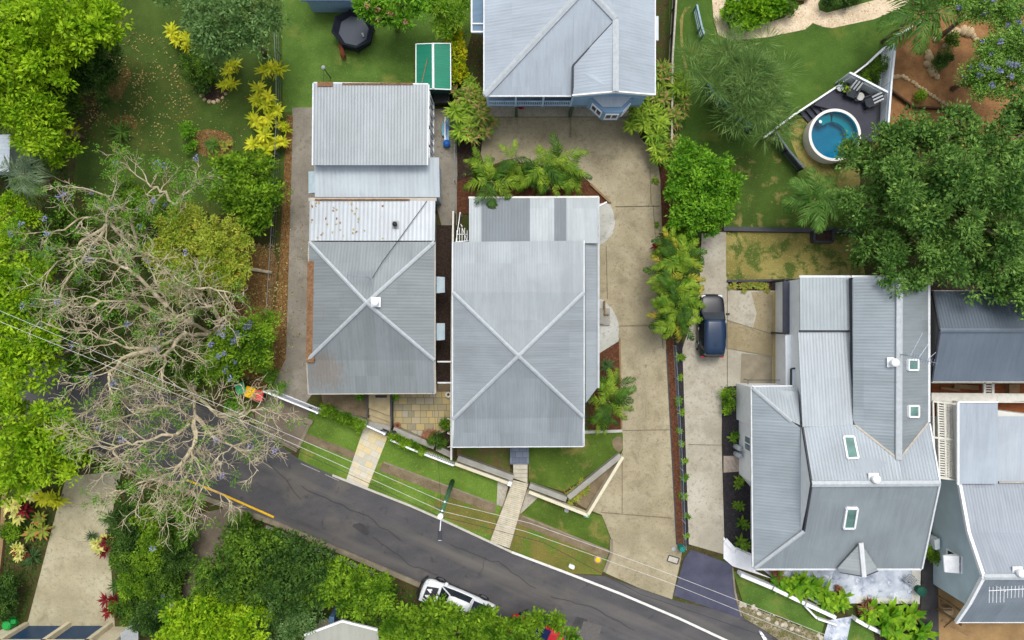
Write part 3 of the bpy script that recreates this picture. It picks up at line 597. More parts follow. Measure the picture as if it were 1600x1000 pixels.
m.each('veranda_post', m_white, C0)
MB().prism([P(797, 690), P(826, 690), P(826, 722), P(797, 722)], 0, .75).build('front_landing', tiles('landing_tiles', [(0, c(92, 100, 116)), (.5, c(106, 114, 130)), (1, c(116, 124, 138))], .5, .4, c(70, 78, 92), .012), C0, fix=True)
m = MB()
for i in range(4): a, b = 722 + i * 7, 730 + i * 7; m.prism([P(802, a), P(824, a), P(824, b + (3 if i == 3 else 0)), P(802, b - (5 if i == 3 else 0))], 0, .62 - .14 * i)
m.build('front_steps', mottle('pale_step', [(.3, c(168, 162, 144)), (.7, c(190, 184, 166))], 2), C0, fix=True)
# white trellis rack on the western landing
m = MB()
for x in (714, 718, 722, 726, 730): m.beam(P(x, 378, 1.6), P(x, 352 + abs(x - 722), 1.6), .04, .04); m.beam(P(x, 378, 1.6), Vector((*P(x, 378, 1.6).xy, 0)), .05, .05)
m.beam(P(712, 378, 1.6), P(732, 376, 1.6), .06, .06); m.beam(P(712, 382, 1.6), P(719, 332, 1.6), .05, .05); m.beam(P(731, 380, 1.6), P(720, 350, 1.6), .04, .04); m.beam(P(719, 332, 1.6), Vector((*P(719, 332, 1.6).xy, 0)), .06, .06); m.beam(P(713, 366, 1.6), P(730, 366, 1.6), .04, .04)
m.build('landing_rail', m_white, C0)

# ---- top house: pale blue house on posts
T = thing('house', 'pale blue high-set house with white iron roof, slatted veranda and bay window', 'house', P(890, 80, 0))
e = 4.9; A, B = P(915, -20, 7.1), P(962, 30, 6.35)
E1, Wc, J, Q = P(1023, 148, e), P(757, 149, e), P(895, 149, e), P(895, 103, 5.55)
G0, G1, GE = P(895, 149, 5.3), P(962, 143, 6.45), P(895, 103, 5.6)
NE, NW = P(1023, -190, e), P(757, -190, e); A2 = P(915, -150, 7.1)
rf = roofpart(T, 'roof', [[Wc, J, Q, B, A]], r_tx, .2)
roofpart(T, 'side_roof', [[Wc, A, A2, NW], [E1, P(1023, -150, e), A2, A, B, G1][::1]], r_ty, .2)
roofpart(T, 'gable_roof', [[G0, G1, P(962, 31, 6.45), GE]], r_ty, .2)
MB().beam(G0 - Vector((0, 0, .2)), GE - Vector((0, 0, .1)), .12, .4).beam(GE, P(960, 33, 6.3), .1, .12).build('valley_gutter', m_char, T)
caps(rf, [(A, Wc), (A, B), (B, G1)], None, .42); 
gutter(T, [(Wc, J), (E1, NE), (Wc, NW)], m_gutw, .15)
MB().beam(G0 - Vector((0, 0, .08)), G1 - Vector((0, 0, .08)), .08, .25).beam(G1 - Vector((0, 0, .08)), E1 - Vector((0, 0, .08)), .08, .25).build('barge', m_white, T)
bw = wallmat('blue_boards', c(132, 166, 196))
fy = P(0, 165, 2.6).y
def X(px, z=4.9): return P(px, 0, z).x
wall(T, [(X(762), fy + 2.4), (X(1019), fy + 2.4), (X(1019), P(0, -150, 4).y), (X(762), P(0, -150, 4).y)], 2.4, 4.85, bw)
wall(T, [(X(897), fy + .02), (X(1012), fy + .02), (X(1012), fy + 2.4), (X(897), fy + 2.4)], 2.4, 4.9, bw, 'front_wall')
MB().poly([Vector((X(897), fy + .1, 4.9)), Vector((X(1019), fy + .1, 4.9)), Vector((X(962, 6.4), fy + .1, 6.25))]).build('gable_end', bw, T)
MB().prism([Vector((X(760), fy, 0)), Vector((X(1012), fy, 0)), Vector((X(1012), fy + 6, 0)), Vector((X(760), fy + 6, 0))], 2.35, 2.6).build('floor', plain('deck_boards', c(120, 140, 156), .7, .2), T, fix=True)
m = MB(); rl = MB()
for zz in (2.72, 3.5): m.beam((X(760), fy, zz), (X(896), fy, zz), .07, .08)
for i in range(47):
    x = X(760) + (X(896) - X(760)) * i / 46; rl.beam((x, fy, 2.76), (x, fy, 3.46), .045, .05)
for x in (761, 806, 850, 896): m.beam((X(x), fy, 2.6), (X(x), fy, 4.85), .12, .12)
hr = m.build('handrail', plain('pale_blue', c(170, 196, 218), .5, .3), T); rl.build('balusters', plain('pale_blue', None), hr)
for x in (806.5, 890): MB().box(*P(x, 181, 0).xy, 1.17, .2, .26, 2.34).build('post', plain('green_post', c(64, 84, 68), .6, .3), T)
# bay window
bay = [(X(919, 4), fy), (X(930, 3.4), fy - .72), (X(940, 3.4), fy - .95), (X(969, 3.4), fy - .95), (X(980, 3.4), fy - .55), (X(990, 4), fy)]
bayp = [(X(921, 4), fy), (X(943, 3.4), fy - .9), (X(968, 3.4), fy - .9), (X(990, 4), fy)]
by = MB().prism([Vector((*p, 0)) for p in bayp], 2.3, 4.05).build('bay', bw, T, fix=True)
bo = [P(921, 148, 4.42), P(992, 147, 4.42), P(971, 167, 4.2), P(942, 167, 4.2)]
roofpart(T, 'bay_roof', [[bo[0], bo[3], bo[2], bo[1]]], r_tx, .2, .02)
d = Vector(bayp[2]) - Vector(bayp[1]); window(T, Vector(bayp[1]) + d * .12, Vector(bayp[1]) + d * .88, 2.75, 3.75, (0, -1))
d = Vector(bayp[1]) - Vector(bayp[0]); n = Vector((d.y, -d.x)).normalized(); n = n if n.y < 0 else -n; window(T, Vector(bayp[0]) + d * .25, Vector(bayp[0]) + d * .85, 2.75, 3.75, tuple(n))
d = Vector(bayp[3]) - Vector(bayp[2]); n = Vector((d.y, -d.x)).normalized(); n = n if n.y < 0 else -n; window(T, Vector(bayp[2]) + d * .2, Vector(bayp[2]) + d * .75, 2.75, 3.75, tuple(n))
# side awning (west) and hood (east)
m = MB(); q = [P(737, -10, 3.6), P(756, -10, 4.0), P(756, 50, 4.0), P(737, 50, 3.6)]; m.prism(q, 3.5); m.build('side_awning', roofmat('awning_sheet', c(146, 172, 196), 'Y', var=.05), T, fix=True)
MB().beam(q[0], q[3], .1, .12).beam(q[3], q[2], .1, .12).beam(P(737, 37, 3.66), P(756, 37, 4.06), .08, .06).build('awning_frame', m_white, T)
MB().prism([P(1024, 25, 4.3), P(1029, 25, 4.1), P(1029, 63, 4.1), P(1024, 63, 4.3)], 4.0).build('window_hood', m_palewall, T, fix=True)

# ---- right house: long attic house
Rh = thing('house', 'large grey house with white walls, four skylights and a small porch gable', 'house', P(1320, 680, 0))
zr, zs = 6.6, 4.0
rw, re = P(1268, 756, zr), P(1468, 755, zr)
swc, sec = P(1178, 888, 3.85), P(1440, 888, zs)
m1, m2 = P(1256, 830, 5.15), P(1260, 700, 5.9)
sp = [P(1256, 831, 5.15), P(1200, 888, 3.95)]
south = roofpart(Rh, 'south_roof', [[rw, m1, P(1182, 888, 3.95), sec, re]], roofmat('south_sheet', c(172, 179, 182), 'X', var=.05), .2)
nw1, ne1 = P(1254, 668, 5.15), P(1452, 662, 5.15)
vw, rt, ve = P(1336, 664, 5.15), P(1404, 718, 6.15), P(1450, 660, 5.2)
north = roofpart(Rh, 'north_roof', [[rw, re, ne1, ve, rt, vw, nw1]], roofmat('north_sheet', c(184, 190, 196), 'X', var=.06), .2)
wing = roofpart(Rh, 'wing_roof', [[P(1404, 433, 6.15), P(1333, 433, 5.1), P(1333, 655, 5.1), vw, rt]], r_ry, .2)
roofpart(Rh, 'wing_roof', [[P(1404, 433, 6.15), rt, ve, P(1450, 433, 5.1)]], roofmat('wing_sheet', c(166, 172, 174), 'Y'), .2)
caps(wing, [(P(1405, 433, 6.17), rt)], None, .42); caps(north, [(rw, re)], None, .4)
MB().beam(vw + Vector((0, 0, .04)), rt + Vector((0, 0, .04)), .12, .03).beam(ve + Vector((0, 0, .04)), rt + Vector((0, 0, .04)), .12, .03).build('valley_flashing', m_gut, north)
roofpart(Rh, 'link_roof', [[P(1247, 518, 4.3), P(1254, 667, 5.12), P(1333, 666, 5.12), P(1329, 518, 4.3)]], roofmat('link_sheet', c(196, 201, 205), 'X', var=.05), .2)
roofpart(Rh, 'flat_roof', [[P(1250, 433, 4.4), P(1250, 516, 4.55), P(1329, 516, 4.55), P(1328, 433, 4.4)]], roofmat('flat_sheet', c(188, 195, 198), 'X', var=.05), .22)
gutter(Rh, [(P(1249, 432, 4.42), P(1329, 432, 4.42)), (P(1329, 432, 4.42), P(1329, 516, 4.5)), (P(1331, 432, 5.1), P(1452, 432, 5.1)), (P(1452, 432, 5.1), P(1452, 660, 5.1))], m_gutw, .14)
MB().beam(P(1331.5, 434, 4.6), P(1334, 655, 4.7), .3, .2).build('box_gutter', m_char, Rh)
MB().beam(P(1249, 517, 4.38), P(1330, 517, 4.38), .12, .1).build('step_flashing', m_char, Rh)
wst = [P(1175, 605, 3.85), P(1178, 888, 3.85)]
hp = P(1236, 658, 4.75)
vr = roofpart(Rh, 'veranda_roof', [[P(1175, 606, 3.85), wst[1], P(1254, 828, 5.0), P(1250, 668, 5.0), hp]], r_ry, .2)
roofpart(Rh, 'veranda_hip', [[P(1176, 605, 3.85), hp, P(1250, 664, 5.0), P(1247, 612, 4.1), P(1240, 604, 3.85)]], r_rx, .2)
caps(vr, [(P(1176, 606, 3.87), hp), (P(1179, 888, 3.9), m1)])
gutter(Rh, [(P(1174.5, 604, 3.82), P(1177, 889, 3.82)), (P(1177, 889.5, 3.85), P(1440, 889.5, 3.95)), (P(1174.5, 604, 3.82), P(1238, 603.5, 3.82))], m_gutw)
ww = plain('white_boards', c(226, 230, 232), .5, .35, .04, 2)
gx = rw.x
MB().prism([Vector((gx + .03, rw.y, 6.5)), Vector((gx + .03, m1.y, 5.1)), Vector((gx + .03, nw1.y, 5.1)), Vector((gx + 3, nw1.y, 5.1)), Vector((gx + 3, m1.y, 5.1)), Vector((gx + 3, rw.y, 6.5))], 4.2) 
g = MB(); pr = [(m1.y, 4.3), (m1.y, 5.08), (rw.y, 6.5), (nw1.y, 5.08), (nw1.y, 4.3)]
g.poly([Vector((gx + .02, y, z)) for y, z in pr]); g.poly([Vector((re.x - .35, y, z)) for y, z in pr[::-1]]).each('gable_end', ww, Rh)
MB().beam(rw, m1, .1, .16).beam(rw, nw1, .1, .16).build('barge', m_char, Rh); MB().beam(re, sec, .1, .16).beam(re, ne1, .1, .16).build('barge', m_gutw, Rh)
wx = P(1150, 0, 0).x
wl = [(P(1150, 0).x, P(0, 606, 3.5).y), (P(1247, 0, 4).x, P(0, 606, 3.5).y), (P(1435, 0, 4).x, P(0, 640, 4).y), (P(1435, 0, 4).x, P(0, 872, 4).y), (P(1172, 0).x, P(0, 872, 4).y), (P(1172, 0).x, P(0, 760, 0).y), (P(1154, 0).x, P(0, 740, 0).y), (P(1154, 0).x, P(0, 655, 0).y), (P(1150, 0).x, P(0, 655, 0).y)]
wall(Rh, wl, 0, 3.75, ww)
wall(Rh, [(P(1252, 0, 4.4).x, P(0, 436, 4.4).y), (P(1448, 0, 5).x, P(0, 436, 5).y), (P(1448, 0, 5).x, P(0, 700, 5).y), (P(1252, 0, 4.4).x, P(0, 700, 4.3).y)], 0, 4.25, ww, 'rear_wall')
wall(Rh, [(P(1335, 0, 5).x, P(0, 436, 5).y), (P(1448, 0, 5).x, P(0, 436, 5).y), (P(1448, 0, 5).x, P(0, 690, 5).y), (P(1335, 0, 5).x, P(0, 690, 5).y)], 4.25, 5.0, ww, 'wing_wall')
window(Rh, (P(1154, 0).x, P(0, 678, 1).y), (P(1154, 0).x, P(0, 700, 1).y), 1.3, 2.6, (-1, 0), plain('blue_glass', c(112, 130, 140), .1, .6))
po = [P(1310, 888, 4.15), P(1345, 847, 5.15), P(1350, 902, 4.75), P(1313, 893, 3.95), P(1371, 892, 3.95), P(1371, 886, 4.15)]
pz, pe = P(1345, 848, 5.1), P(1350, 901, 5.0)
pg = roofpart(Rh, 'porch_roof', [[pz, P(1309, 888, 4.3), P(1312, 894, 4.2), pe], [pz, pe, P(1371, 892, 4.2), P(1370, 887, 4.3)]], roofmat('porch_sheet', c(200, 203, 203), 'Y', var=.05), .2)
caps(pg, [(pz, pe)], m_gutw, .3); MB().beam(P(1312, 894, 4.15), pe - Vector((0, 0, .06)), .06, .12).beam(pe - Vector((0, 0, .06)), P(1371, 892, 4.15), .06, .12).build('porch_fascia', m_char, Rh)
m = MB()
for x in (1316, 1366): m.beam(P(x, 892, 4.1), Vector((*P(x, 892, 4.1).xy, 0)), .12, .12)
m.each('porch_post', m_white, Rh)
def onplane(pts, px, py):
    """the point of the plane through three points that the drone sees at px,py"""
    a, b, d = pts; n = (b - a).cross(d - a); o = Vector((0, 0, H)); r = P(px, py, 0) - o; return o + r * ((a - o).dot(n) / r.dot(n))
NP, SP, EP = (rw, re, nw1), (rw, re, sec), (P(1404, 433, 6.15), P(1450, 433, 5.1), P(1450, 650, 5.1))
skylight(north, [onplane(NP, *p) for p in ((1317, 683), (1333, 683), (1340, 716), (1323, 717))])
skylight(south, [onplane(SP, *p) for p in ((1322, 793), (1339, 793), (1334, 824), (1317, 824))])
skylight(wing, [onplane(EP, *p) for p in ((1417, 562), (1432, 562), (1432, 578), (1417, 578))]); skylight(wing, [onplane(EP, *p) for p in ((1418, 634), (1433, 634), (1433, 651), (1418, 651))])
vent_turbine(wing, 1394, 566, 6.05); vent_turbine(north, 1365, 747, 6.55)
a0 = P(1406, 554, 6.2); m = MB(); m.tube([a0, a0 + Vector((0, 0, .9))], .03, 6); z = a0 + Vector((0, 0, .85)); m.tube([z, z + Vector((1.8, -.5, 0))], .02, 5)
for i in range(10):
    q = z + Vector((.3 + i * .16, -.08 - i * .045, 0)); m.tube([q + Vector((.06, .22, 0)), q - Vector((.06, .22, 0))], .012, 4)
for i in range(3):
    q = z + Vector((.15 + .5 * i, -.04 - .14 * i, 0)); m.tube([q, q + Vector((.75 - .1 * i, 1.4 - .45 * i, 0))], .016, 4)
m.build('antenna', plain('antenna_metal', None), wing)
# north-west deck with slatted roof, side awning and dark fence
m = MB(); m.prism([P(1226, 436, 0), P(1250, 436, 0), P(1250, 600, 0), P(1226, 522, 0)], .0, .28); dk = m.build('deck', m_char, Rh, fix=True)
m = MB(); q0, q1 = P(1229, 440, 2.5), P(1229, 521, 2.5); q2, q3 = P(1239, 440, 2.5), P(1239, 521, 2.5)
m.beam(q0, q1, .5, .12)
for i in range(26): f = i / 25; m.beam(q0.lerp(q1, f), q2.lerp(q3, f), .07, .05)
m.beam(q2, q3, .08, .1); m.build('pergola', plain('pergola_paint', c(56, 58, 70), .6, .3), Rh)
for p in ((1227, 437), (1227, 521), (1241, 437), (1241, 521)): MB().beam(P(*p, 2.45), Vector((*P(*p, 2.45).xy, 0)), .12, .12).build('pergola_post', m_char, Rh)
MB().box(*P(1244, 494, 1.0), .5, .9, .9).box(*P(1244, 448, 1.6), .4, .5, .3).build('deck_tank', m_palewall, Rh, bevel=.05, fix=True)
MB().prism([P(1227, 524, 2.7), P(1246, 522, 2.95), P(1248, 602, 2.95), P(1228, 602, 2.7)], 2.6).build('side_awning', plain('polycarbonate', c(214, 220, 224), .3, .4, .05), Rh, fix=True)
q = [P(1236, 576, 3.3), P(1249, 575, 3.5), P(1250, 609, 3.5), P(1236, 609, 3.3)]
MB().prism(q, 3.2).build('door_hood', plain('hood_sheet', c(190, 202, 208), .4, .4, .06), Rh, fix=True); MB().beam(q[0], q[1], .1, .14).beam(q[0], q[3], .1, .14).beam(q[1], q[2], .1, .14).build('hood_frame', m_char, Rh)
MB().beam(P(1223.5, 523, .45), P(1226, 604, .45), .25, .9).build('slat_screen', m_char, Rh)

# ---- slate-blue house at the right edge
M = thing('house', 'house with a dark slate-blue gable roof partly under the big tree', 'house', P(1540, 525, 0))
a, b, d, f, g2, h2 = P(1457, 455, 4.7), P(1468, 516, 5.7), P(1455, 596, 4.6), P(1680, 455, 4.7), P(1680, 516, 5.7), P(1680, 596, 4.6)
roofpart(M, 'roof', [[a, f, g2, b]], roofmat('slate_north', c(104, 114, 126), 'X', var=.05), .2); rr = roofpart(M, 'roof', [[b, g2, h2, d]], r_dk, .2)
caps(rr, [(b, g2)], r_dk, .3); gutter(M, [(d, h2), (a, f)], m_gut)
wall(M, [(p.x, p.y) for p in (P(1462, 462, 4.7), P(1680, 462, 4.7), P(1680, 588, 4.6), P(1460, 588, 4.6))], 0, 4.4, wallmat('slate_wall', c(150, 150, 146)))
MB().poly([a + Vector((.2, 0, -.25)), b + Vector((.2, 0, -.25)), d + Vector((.2, 0, -.25))]).build('gable_end', wallmat('slate_wall', None), M); MB().beam(a, b, .1, .18).beam(b, d, .1, .18).build('barge', m_char, M)

# ---- far right house with a bare gable wall
F = thing('house', 'corner house with a bare pale grey-green gable wall and white trim', 'house', P(1560, 850, 0))
xw = 29.6
def FX(z): return 800 + xw * S * H / (H - z)
def fp(py, z): return P(FX(z), py, z)
t0, k1, t1, k2, t2 = fp(755, 3.3), fp(832, 4.2), fp(901, 5.6), fp(942, 4.3), fp(972, 3.0)
XE = P(1700, 0, 3).x
def ext(p): return Vector((XE, p.y, p.z))
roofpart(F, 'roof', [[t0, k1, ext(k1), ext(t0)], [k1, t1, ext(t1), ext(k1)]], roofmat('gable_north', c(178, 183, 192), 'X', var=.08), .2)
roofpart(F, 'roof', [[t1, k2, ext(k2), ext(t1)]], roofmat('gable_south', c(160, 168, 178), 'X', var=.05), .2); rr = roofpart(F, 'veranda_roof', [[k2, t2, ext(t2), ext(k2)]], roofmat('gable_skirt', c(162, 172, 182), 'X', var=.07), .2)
caps(rr, [(t1, ext(t1))], None, .4)
m = MB()
for p, q in ((t0, k1), (k1, t1), (t1, k2), (k2, t2)): m.beam(p, q, .2, .22)
m.build('barge', m_white, F); gutter(F, [(t2, ext(t2))], m_gutw)
vb = vwallmat('pale_green_boards', c(190, 208, 214))
wx = xw + .25
MB().poly([Vector((wx, t0.y, 0)), Vector((wx, k2.y - .4, 0)), Vector((wx, k2.y - .4, k2.z - .25)), Vector((wx, t1.y, t1.z - .2)), Vector((wx, k1.y, k1.z - .2)), Vector((wx, t0.y, t0.z - .1))]).build('gable_wall', vb, F)
wall(F, [(wx + .02, t0.y - .1), (XE, t0.y - .1), (XE, k2.y - .3), (wx + .02, k2.y - .3)], 0, 3.1, vb)
m = MB()
for yy in (915, 930, 950): m.beam(Vector((wx + .3, P(0, yy, 0).y, 0)), Vector((wx + .3, P(0, yy, 0).y, 2.8)), .12, .12)
m.each('veranda_post', m_timber, F)
wb = MB(); y0, y1 = P(0, 858, 2).y, P(0, 892, 2).y
window(F, (wx, y1 + .3), (wx, y0 - .1), 1.7, 3.2, (-1, 0))
hd = MB().prism([P(1474, 868, 2.9), P(1499, 869, 3.3), P(1499, 896, 3.3), P(1476, 894, 2.9)], 2.8).build('window_hood', m_white, F, fix=True)
vent_turbine(rr, 1590, 893, 5.5)
a0 = P(1553, 914, 5.0); m = MB(); m.tube([a0, a0 + Vector((0, 0, 1.0))], .03, 6); z = a0 + Vector((0, 0, .95)); m.tube([z + Vector((-1.0, 0, 0)), z + Vector((1.2, .12, 0))], .02, 5)
for i in range(10):
    q = z + Vector((-.95 + i * .23, .01 * i, 0)); l = .75 if i < 5 else .5; m.tube([q + Vector((0, .25, 0)), q - Vector((.02, l, 0))], .014, 4)
m.build('antenna', m_white, rr)
MB().tube([P(1476, 886, 1.2), P(1480, 905, .3), P(1484, 914, 0)], .03, 5).build('downpipe', m_grey, F)
# northern flat roofs of that house and the timber deck between the two houses
roofpart(F, 'flat_roof', [[P(1497, 630, 3.9), P(1497, 756, 3.6), P(1559, 756, 3.6), P(1559, 630, 3.9)]], roofmat('white_flat', c(206, 213, 222), 'X', var=.04), .2)
roofpart(F, 'flat_roof', [[P(1559, 651, 3.75), P(1559, 752, 3.5), P(1700, 752, 3.5), P(1700, 651, 3.75)]], roofmat('white_flat_b', c(212, 217, 224), 'X', var=.06), .2)
MB().beam(P(1496.5, 628, 3.85), P(1496.5, 757, 3.55), .12, .14).beam(P(1497, 628, 3.9), P(1559, 628, 3.9), .1, .1).build('fascia', m_white, F); MB().beam(P(1560, 753, 3.4), P(1700, 753, 3.4), .12, .14).build('gutter', m_gut, F)
wall(F, [(p.x, p.y) for p in (P(1500, 634, 3.8), P(1700, 660, 3.8), P(1700, 750, 3.5), P(1500, 750, 3.5))], 0, 3.4, wallmat('flat_wall', c(210, 210, 204)), 'flat_wall')
D = thing('deck', 'narrow brown timber deck with white ladder-like frames between the two right-hand houses', 'deck', P(1530, 612, 0))
m = MB(); m.prism([P(1456, 598, 1.5), P(1680, 598, 1.5), P(1680, 650, 1.5), P(1456, 650, 1.5)], 1.3, 1.5); m.build('floor', m_redtimber, D, fix=True)
m = MB(); zz = 2.6
m.beam(P(1455, 597, zz), P(1680, 597, zz), .16, .12); m.beam(P(1455, 620, zz), P(1680, 622, zz), .55, .1); m.beam(P(1459, 628, zz), P(1600, 628, zz), .1, .1)
for x in (1538, 1551): m.beam(P(x, 597, zz), P(x, 620, zz), .16, .12)
for i in range(6): m.beam(P(1538, 599 + i * 4, zz), P(1551, 599 + i * 4, zz), .08, .06)
m.beam(P(1558, 623, zz + .05), P(1680, 619, zz + .05), .45, .05)
for x in (1457, 1538, 1551, 1600): m.beam(P(x, 620, zz), Vector((*P(x, 620, zz).xy, 1.5)), .1, .1)
m.build('frame', m_offwhite, D)
m = MB(); m.prism([P(1574, 600, 1.7), P(1590, 600, 1.7), P(1590, 616, 1.7), P(1574, 616, 1.7)], 1.5, 1.9); m.beam(P(1490, 603, 1.6), P(1528, 606, 1.6), .3, .2).beam(P(1470, 606, 1.56), P(1500, 610, 1.56), .16, .08); m.each('plank', m_timber, D, fix=True)
# pergola with slats and lattice beside the flat roof
G = thing('pergola', 'off-white pergola with dark gaps and a lattice strip beside the white flat roof', 'pergola', P(1480, 690, 0))
m = MB(); zz = 3.0
for x in (1457.5, 1465, 1475, 1495): m.beam(P(x, 627, zz), P(x + 2.5, 746, zz), .1, .12)
for i in range(31): m.beam(P(1465.5 + i * .05, 629 + i * 3.85, zz), P(1474.5 + i * .06, 630 + i * 3.85, zz), .09, .06)
for y in (627, 683, 745): m.beam(P(1457, y, zz + .03), P(1497, y + 5, zz + .03), .12, .1)
for x, y in ((1458, 628), (1495, 628), (1459, 745), (1497, 745), (1459, 684)): m.beam(P(x, y, zz), Vector((*P(x, y, zz).xy, 0)), .11, .11)
m.build('frame', m_offwhite, G)
m = MB()
for i in range(46):
    y = 629 + i * 2.52; m.beam(P(1476, y, zz), P(1494, y + 5, zz), .05, .03); m.beam(P(1476, y + 5, zz - .03), P(1494, y, zz - .03), .05, .03)
m.build('lattice', m_offwhite, G)
MB().poly([P(1457, 626, .0) + Vector((0, 0, .07)), P(1500, 626, 0) + Vector((0, 0, .07)), P(1500, 750, 0) + Vector((0, 0, .07)), P(1457, 750, 0) + Vector((0, 0, .07))]).build('floor', plain('dark_boards', c(58, 40, 34), .8, .2), G)

# ---- houses cut by the frame
Gh = thing('garage', 'cream garage with two blue roller doors at the foot of the concrete drive', 'garage', P(110, 990, 0))
gy = P(0, 979, 0).y
wall(Gh, [(P(10, 0).x, gy), (P(206, 0).x, gy), (P(206, 0).x, gy - 5), (P(10, 0).x, gy - 5)], 0, 2.9, plain('cream_render', c(214, 204, 176), .7, .2, .08), 'wall')
for x0, x1 in ((45, 102), (114, 170)):
    dr = MB().box((P(x0, 0).x + P(x1, 0).x) / 2, gy + .02, 1.25, (x1 - x0) / S, .08, 2.5).build('roller_door', roofmat('blue_door', c(38, 84, 128), 'X', var=.04), Gh)
m = MB()
for x in (42, 108, 173): m.box(P(x, 0).x, gy + .16, 1.4, .32, .34, 2.8)
m.box(P(108, 0).x, gy + .16, 2.72, 6.6, .34, .2); m.build('pier', plain('cream_render', None), Gh)
MB().prism([P(8, 976, 2.95), P(208, 976, 2.95), P(208, 1090, 2.95), P(8, 1090, 2.95)], 2.9, 3.05)
MB().corr([Vector((P(6, 0).x, gy - .1, 3.1)), Vector((P(210, 0).x, gy - .1, 3.1)), Vector((P(210, 0).x, gy - 5.3, 3.5)), Vector((P(6, 0).x, gy - 5.3, 3.5))]).build('roof', r_cx, Gh)
MB().prism([P(188, 990, 1.6), P(215, 966, 1.6), P(216, 1000, 1.6), P(190, 1010, 1.6)], 1.5).build('side_canopy', m_grey, Gh, fix=True)
Bh = thing('cottage', 'small off-white roofed building with a blue gate showing between the bottom shrubs', 'house', P(535, 1010, 0))
q = [P(476, 992, 2.9), P(535, 970, 3.1), P(590, 984, 2.9), P(600, 1060, 2.9), P(470, 1060, 2.9)]
roofpart(Bh, 'roof', [q], roofmat('cream_roof', c(206, 202, 188), 'X', var=.03), .3, .01, (1, 0, 0)); wall(Bh, inset([(p.x, p.y) for p in (q[0], q[2], q[3], q[4])], .25), 0, 2.8, m_cream)
MB().beam(q[1], q[2], .14, .16).beam(q[0], q[1], .14, .16).build('fascia', m_white, Bh)
MB().box(*P(524, 972, 1.0), .35, 1.6, 2.0).build('blue_gate', plain('blue_gate_paint', c(84, 116, 150), .5, .3), Bh)
Sh = thing('shed', 'white roofed shed showing at the left edge behind the fan palm', 'shed', P(-10, 240, 0))
roofpart(Sh, 'roof', [[P(-60, 212, 2.8), P(16, 210, 2.5), P(14, 268, 2.5), P(-60, 270, 2.8)]], roofmat('shed_white', c(214, 220, 228), 'Y', var=.04), .25); wall(Sh, inset([(p.x, p.y) for p in (P(-58, 214, 2.5), P(13, 214, 2.5), P(12, 266, 2.5), P(-58, 266, 2.5))], .2), 0, 2.4, m_palewall)
Gs = thing('garden_shed', 'green corrugated garden shed with a white ridge strip on the back lawn', 'shed', P(677, 105, 0))
z0, z1 = 2.1, 2.5
g0 = [P(650, 69, z0), P(676.5, 68, z1), P(704, 68, z0), P(704.5, 140, z0), P(677, 139, z1), P(650, 139, z0)]
rr = roofpart(Gs, 'roof', [[g0[0], g0[1], g0[4], g0[5]], [g0[1], g0[2], g0[3], g0[4]]], roofmat('green_sheet', c(24, 146, 112), 'Y', var=.04, sheet=.35), .19, .02)
caps(rr, [(g0[1], g0[4])], m_white, .17); m = MB()
for i in range(6): m.beam(g0[i], g0[(i + 1) % 6], .055, .08)
m.build('barge', m_white, rr); wall(Gs, inset([(p.x, p.y) for p in (g0[0], g0[2], g0[3], g0[5])], .12), 0, 2.06, wallmat('green_wall', c(30, 74, 64)))
MB().beam(P(668, 92, 2.42), P(658, 134, 2.2), .05, .05).build('loose_batten', m_timber, rr)
Ts = thing('shed', 'blue edge of a shed roof at the very top above the trampoline', 'shed', P(510, -20, 0))
roofpart(Ts, 'roof', [[P(470, 2, 2.2), P(556, 2, 2.2), P(556, -40, 2.6), P(470, -40, 2.6)]], roofmat('blue_shed', c(70, 96, 124), 'X'), .2); wall(Ts, inset([(p.x, p.y) for p in (P(472, 0, 2.2), P(554, 0, 2.2), P(554, -40, 2.2), P(472, -40, 2.2))], .15), 0, 2.1, m_bluewall)
# ------------------------------------------------------------------ plants
m_bark = mottle('bark', [(.3, c(96, 82, 66)), (.7, c(140, 124, 102))], 3, bump=.8, bscale=14, stretch=(2, 2, .5))
m_palebark = mottle('pale_bark', [(.3, c(134, 122, 100)), (.52, c(184, 172, 144)), (.75, c(212, 202, 178))], 2, bump=.5, bscale=14)
lf_lime = leafmat('lime_leaf', c(134, 182, 18), c(198, 230, 50), .35)
lf_limey = leafmat('yellow_lime_leaf', c(122, 172, 18), c(190, 220, 48), .35)
lf_dark = leafmat('dark_leaf', c(40, 74, 26), c(100, 136, 56), .25)
lf_grey = leafmat('grey_green_leaf', c(84, 122, 58), c(140, 174, 104), .25)
lf_mid = leafmat('mid_leaf', c(52, 88, 26), c(128, 166, 54), .3)
lf_rich = leafmat('rich_leaf', c(76, 120, 20), c(154, 192, 50), .3)
lf_olive = leafmat('olive_leaf', c(150, 176, 50), c(210, 218, 88), .3, third=(c(196, 160, 66), .93))
lf_forest = leafmat('forest_leaf', c(68, 112, 44), c(136, 176, 84), .28, scale=.8, third=(c(150, 176, 70), .975))
lf_citrus = leafmat('citrus_leaf', c(82, 140, 24), c(150, 202, 58), .32)
lf_jac = leafmat('jacaranda_leaf', c(92, 146, 42), c(140, 186, 66), .35)
lf_jac2 = leafmat('bright_jacaranda_leaf', c(124, 172, 66), c(178, 214, 112), .35)
lf_bloom = leafmat('lilac_bloom', c(146, 144, 204), c(176, 172, 222), .2)
lf_pink = leafmat('pink_bloom', c(214, 140, 120), c(236, 190, 160), .2)
lf_cas = leafmat('needle_leaf', c(84, 120, 58), c(144, 174, 96), .2)
lf_hedge = leafmat('hedge_leaf', c(86, 142, 16), c(150, 196, 40), .28)
lf_croton = leafmat('croton_leaf', c(150, 176, 24), c(226, 216, 40), .3)
lf_drac = leafmat('dracaena_leaf', c(176, 188, 22), c(236, 230, 56), .3)
lf_cord = leafmat('cordyline_leaf', c(100, 134, 40), c(164, 186, 72), .28, third=(c(176, 140, 96), .72))
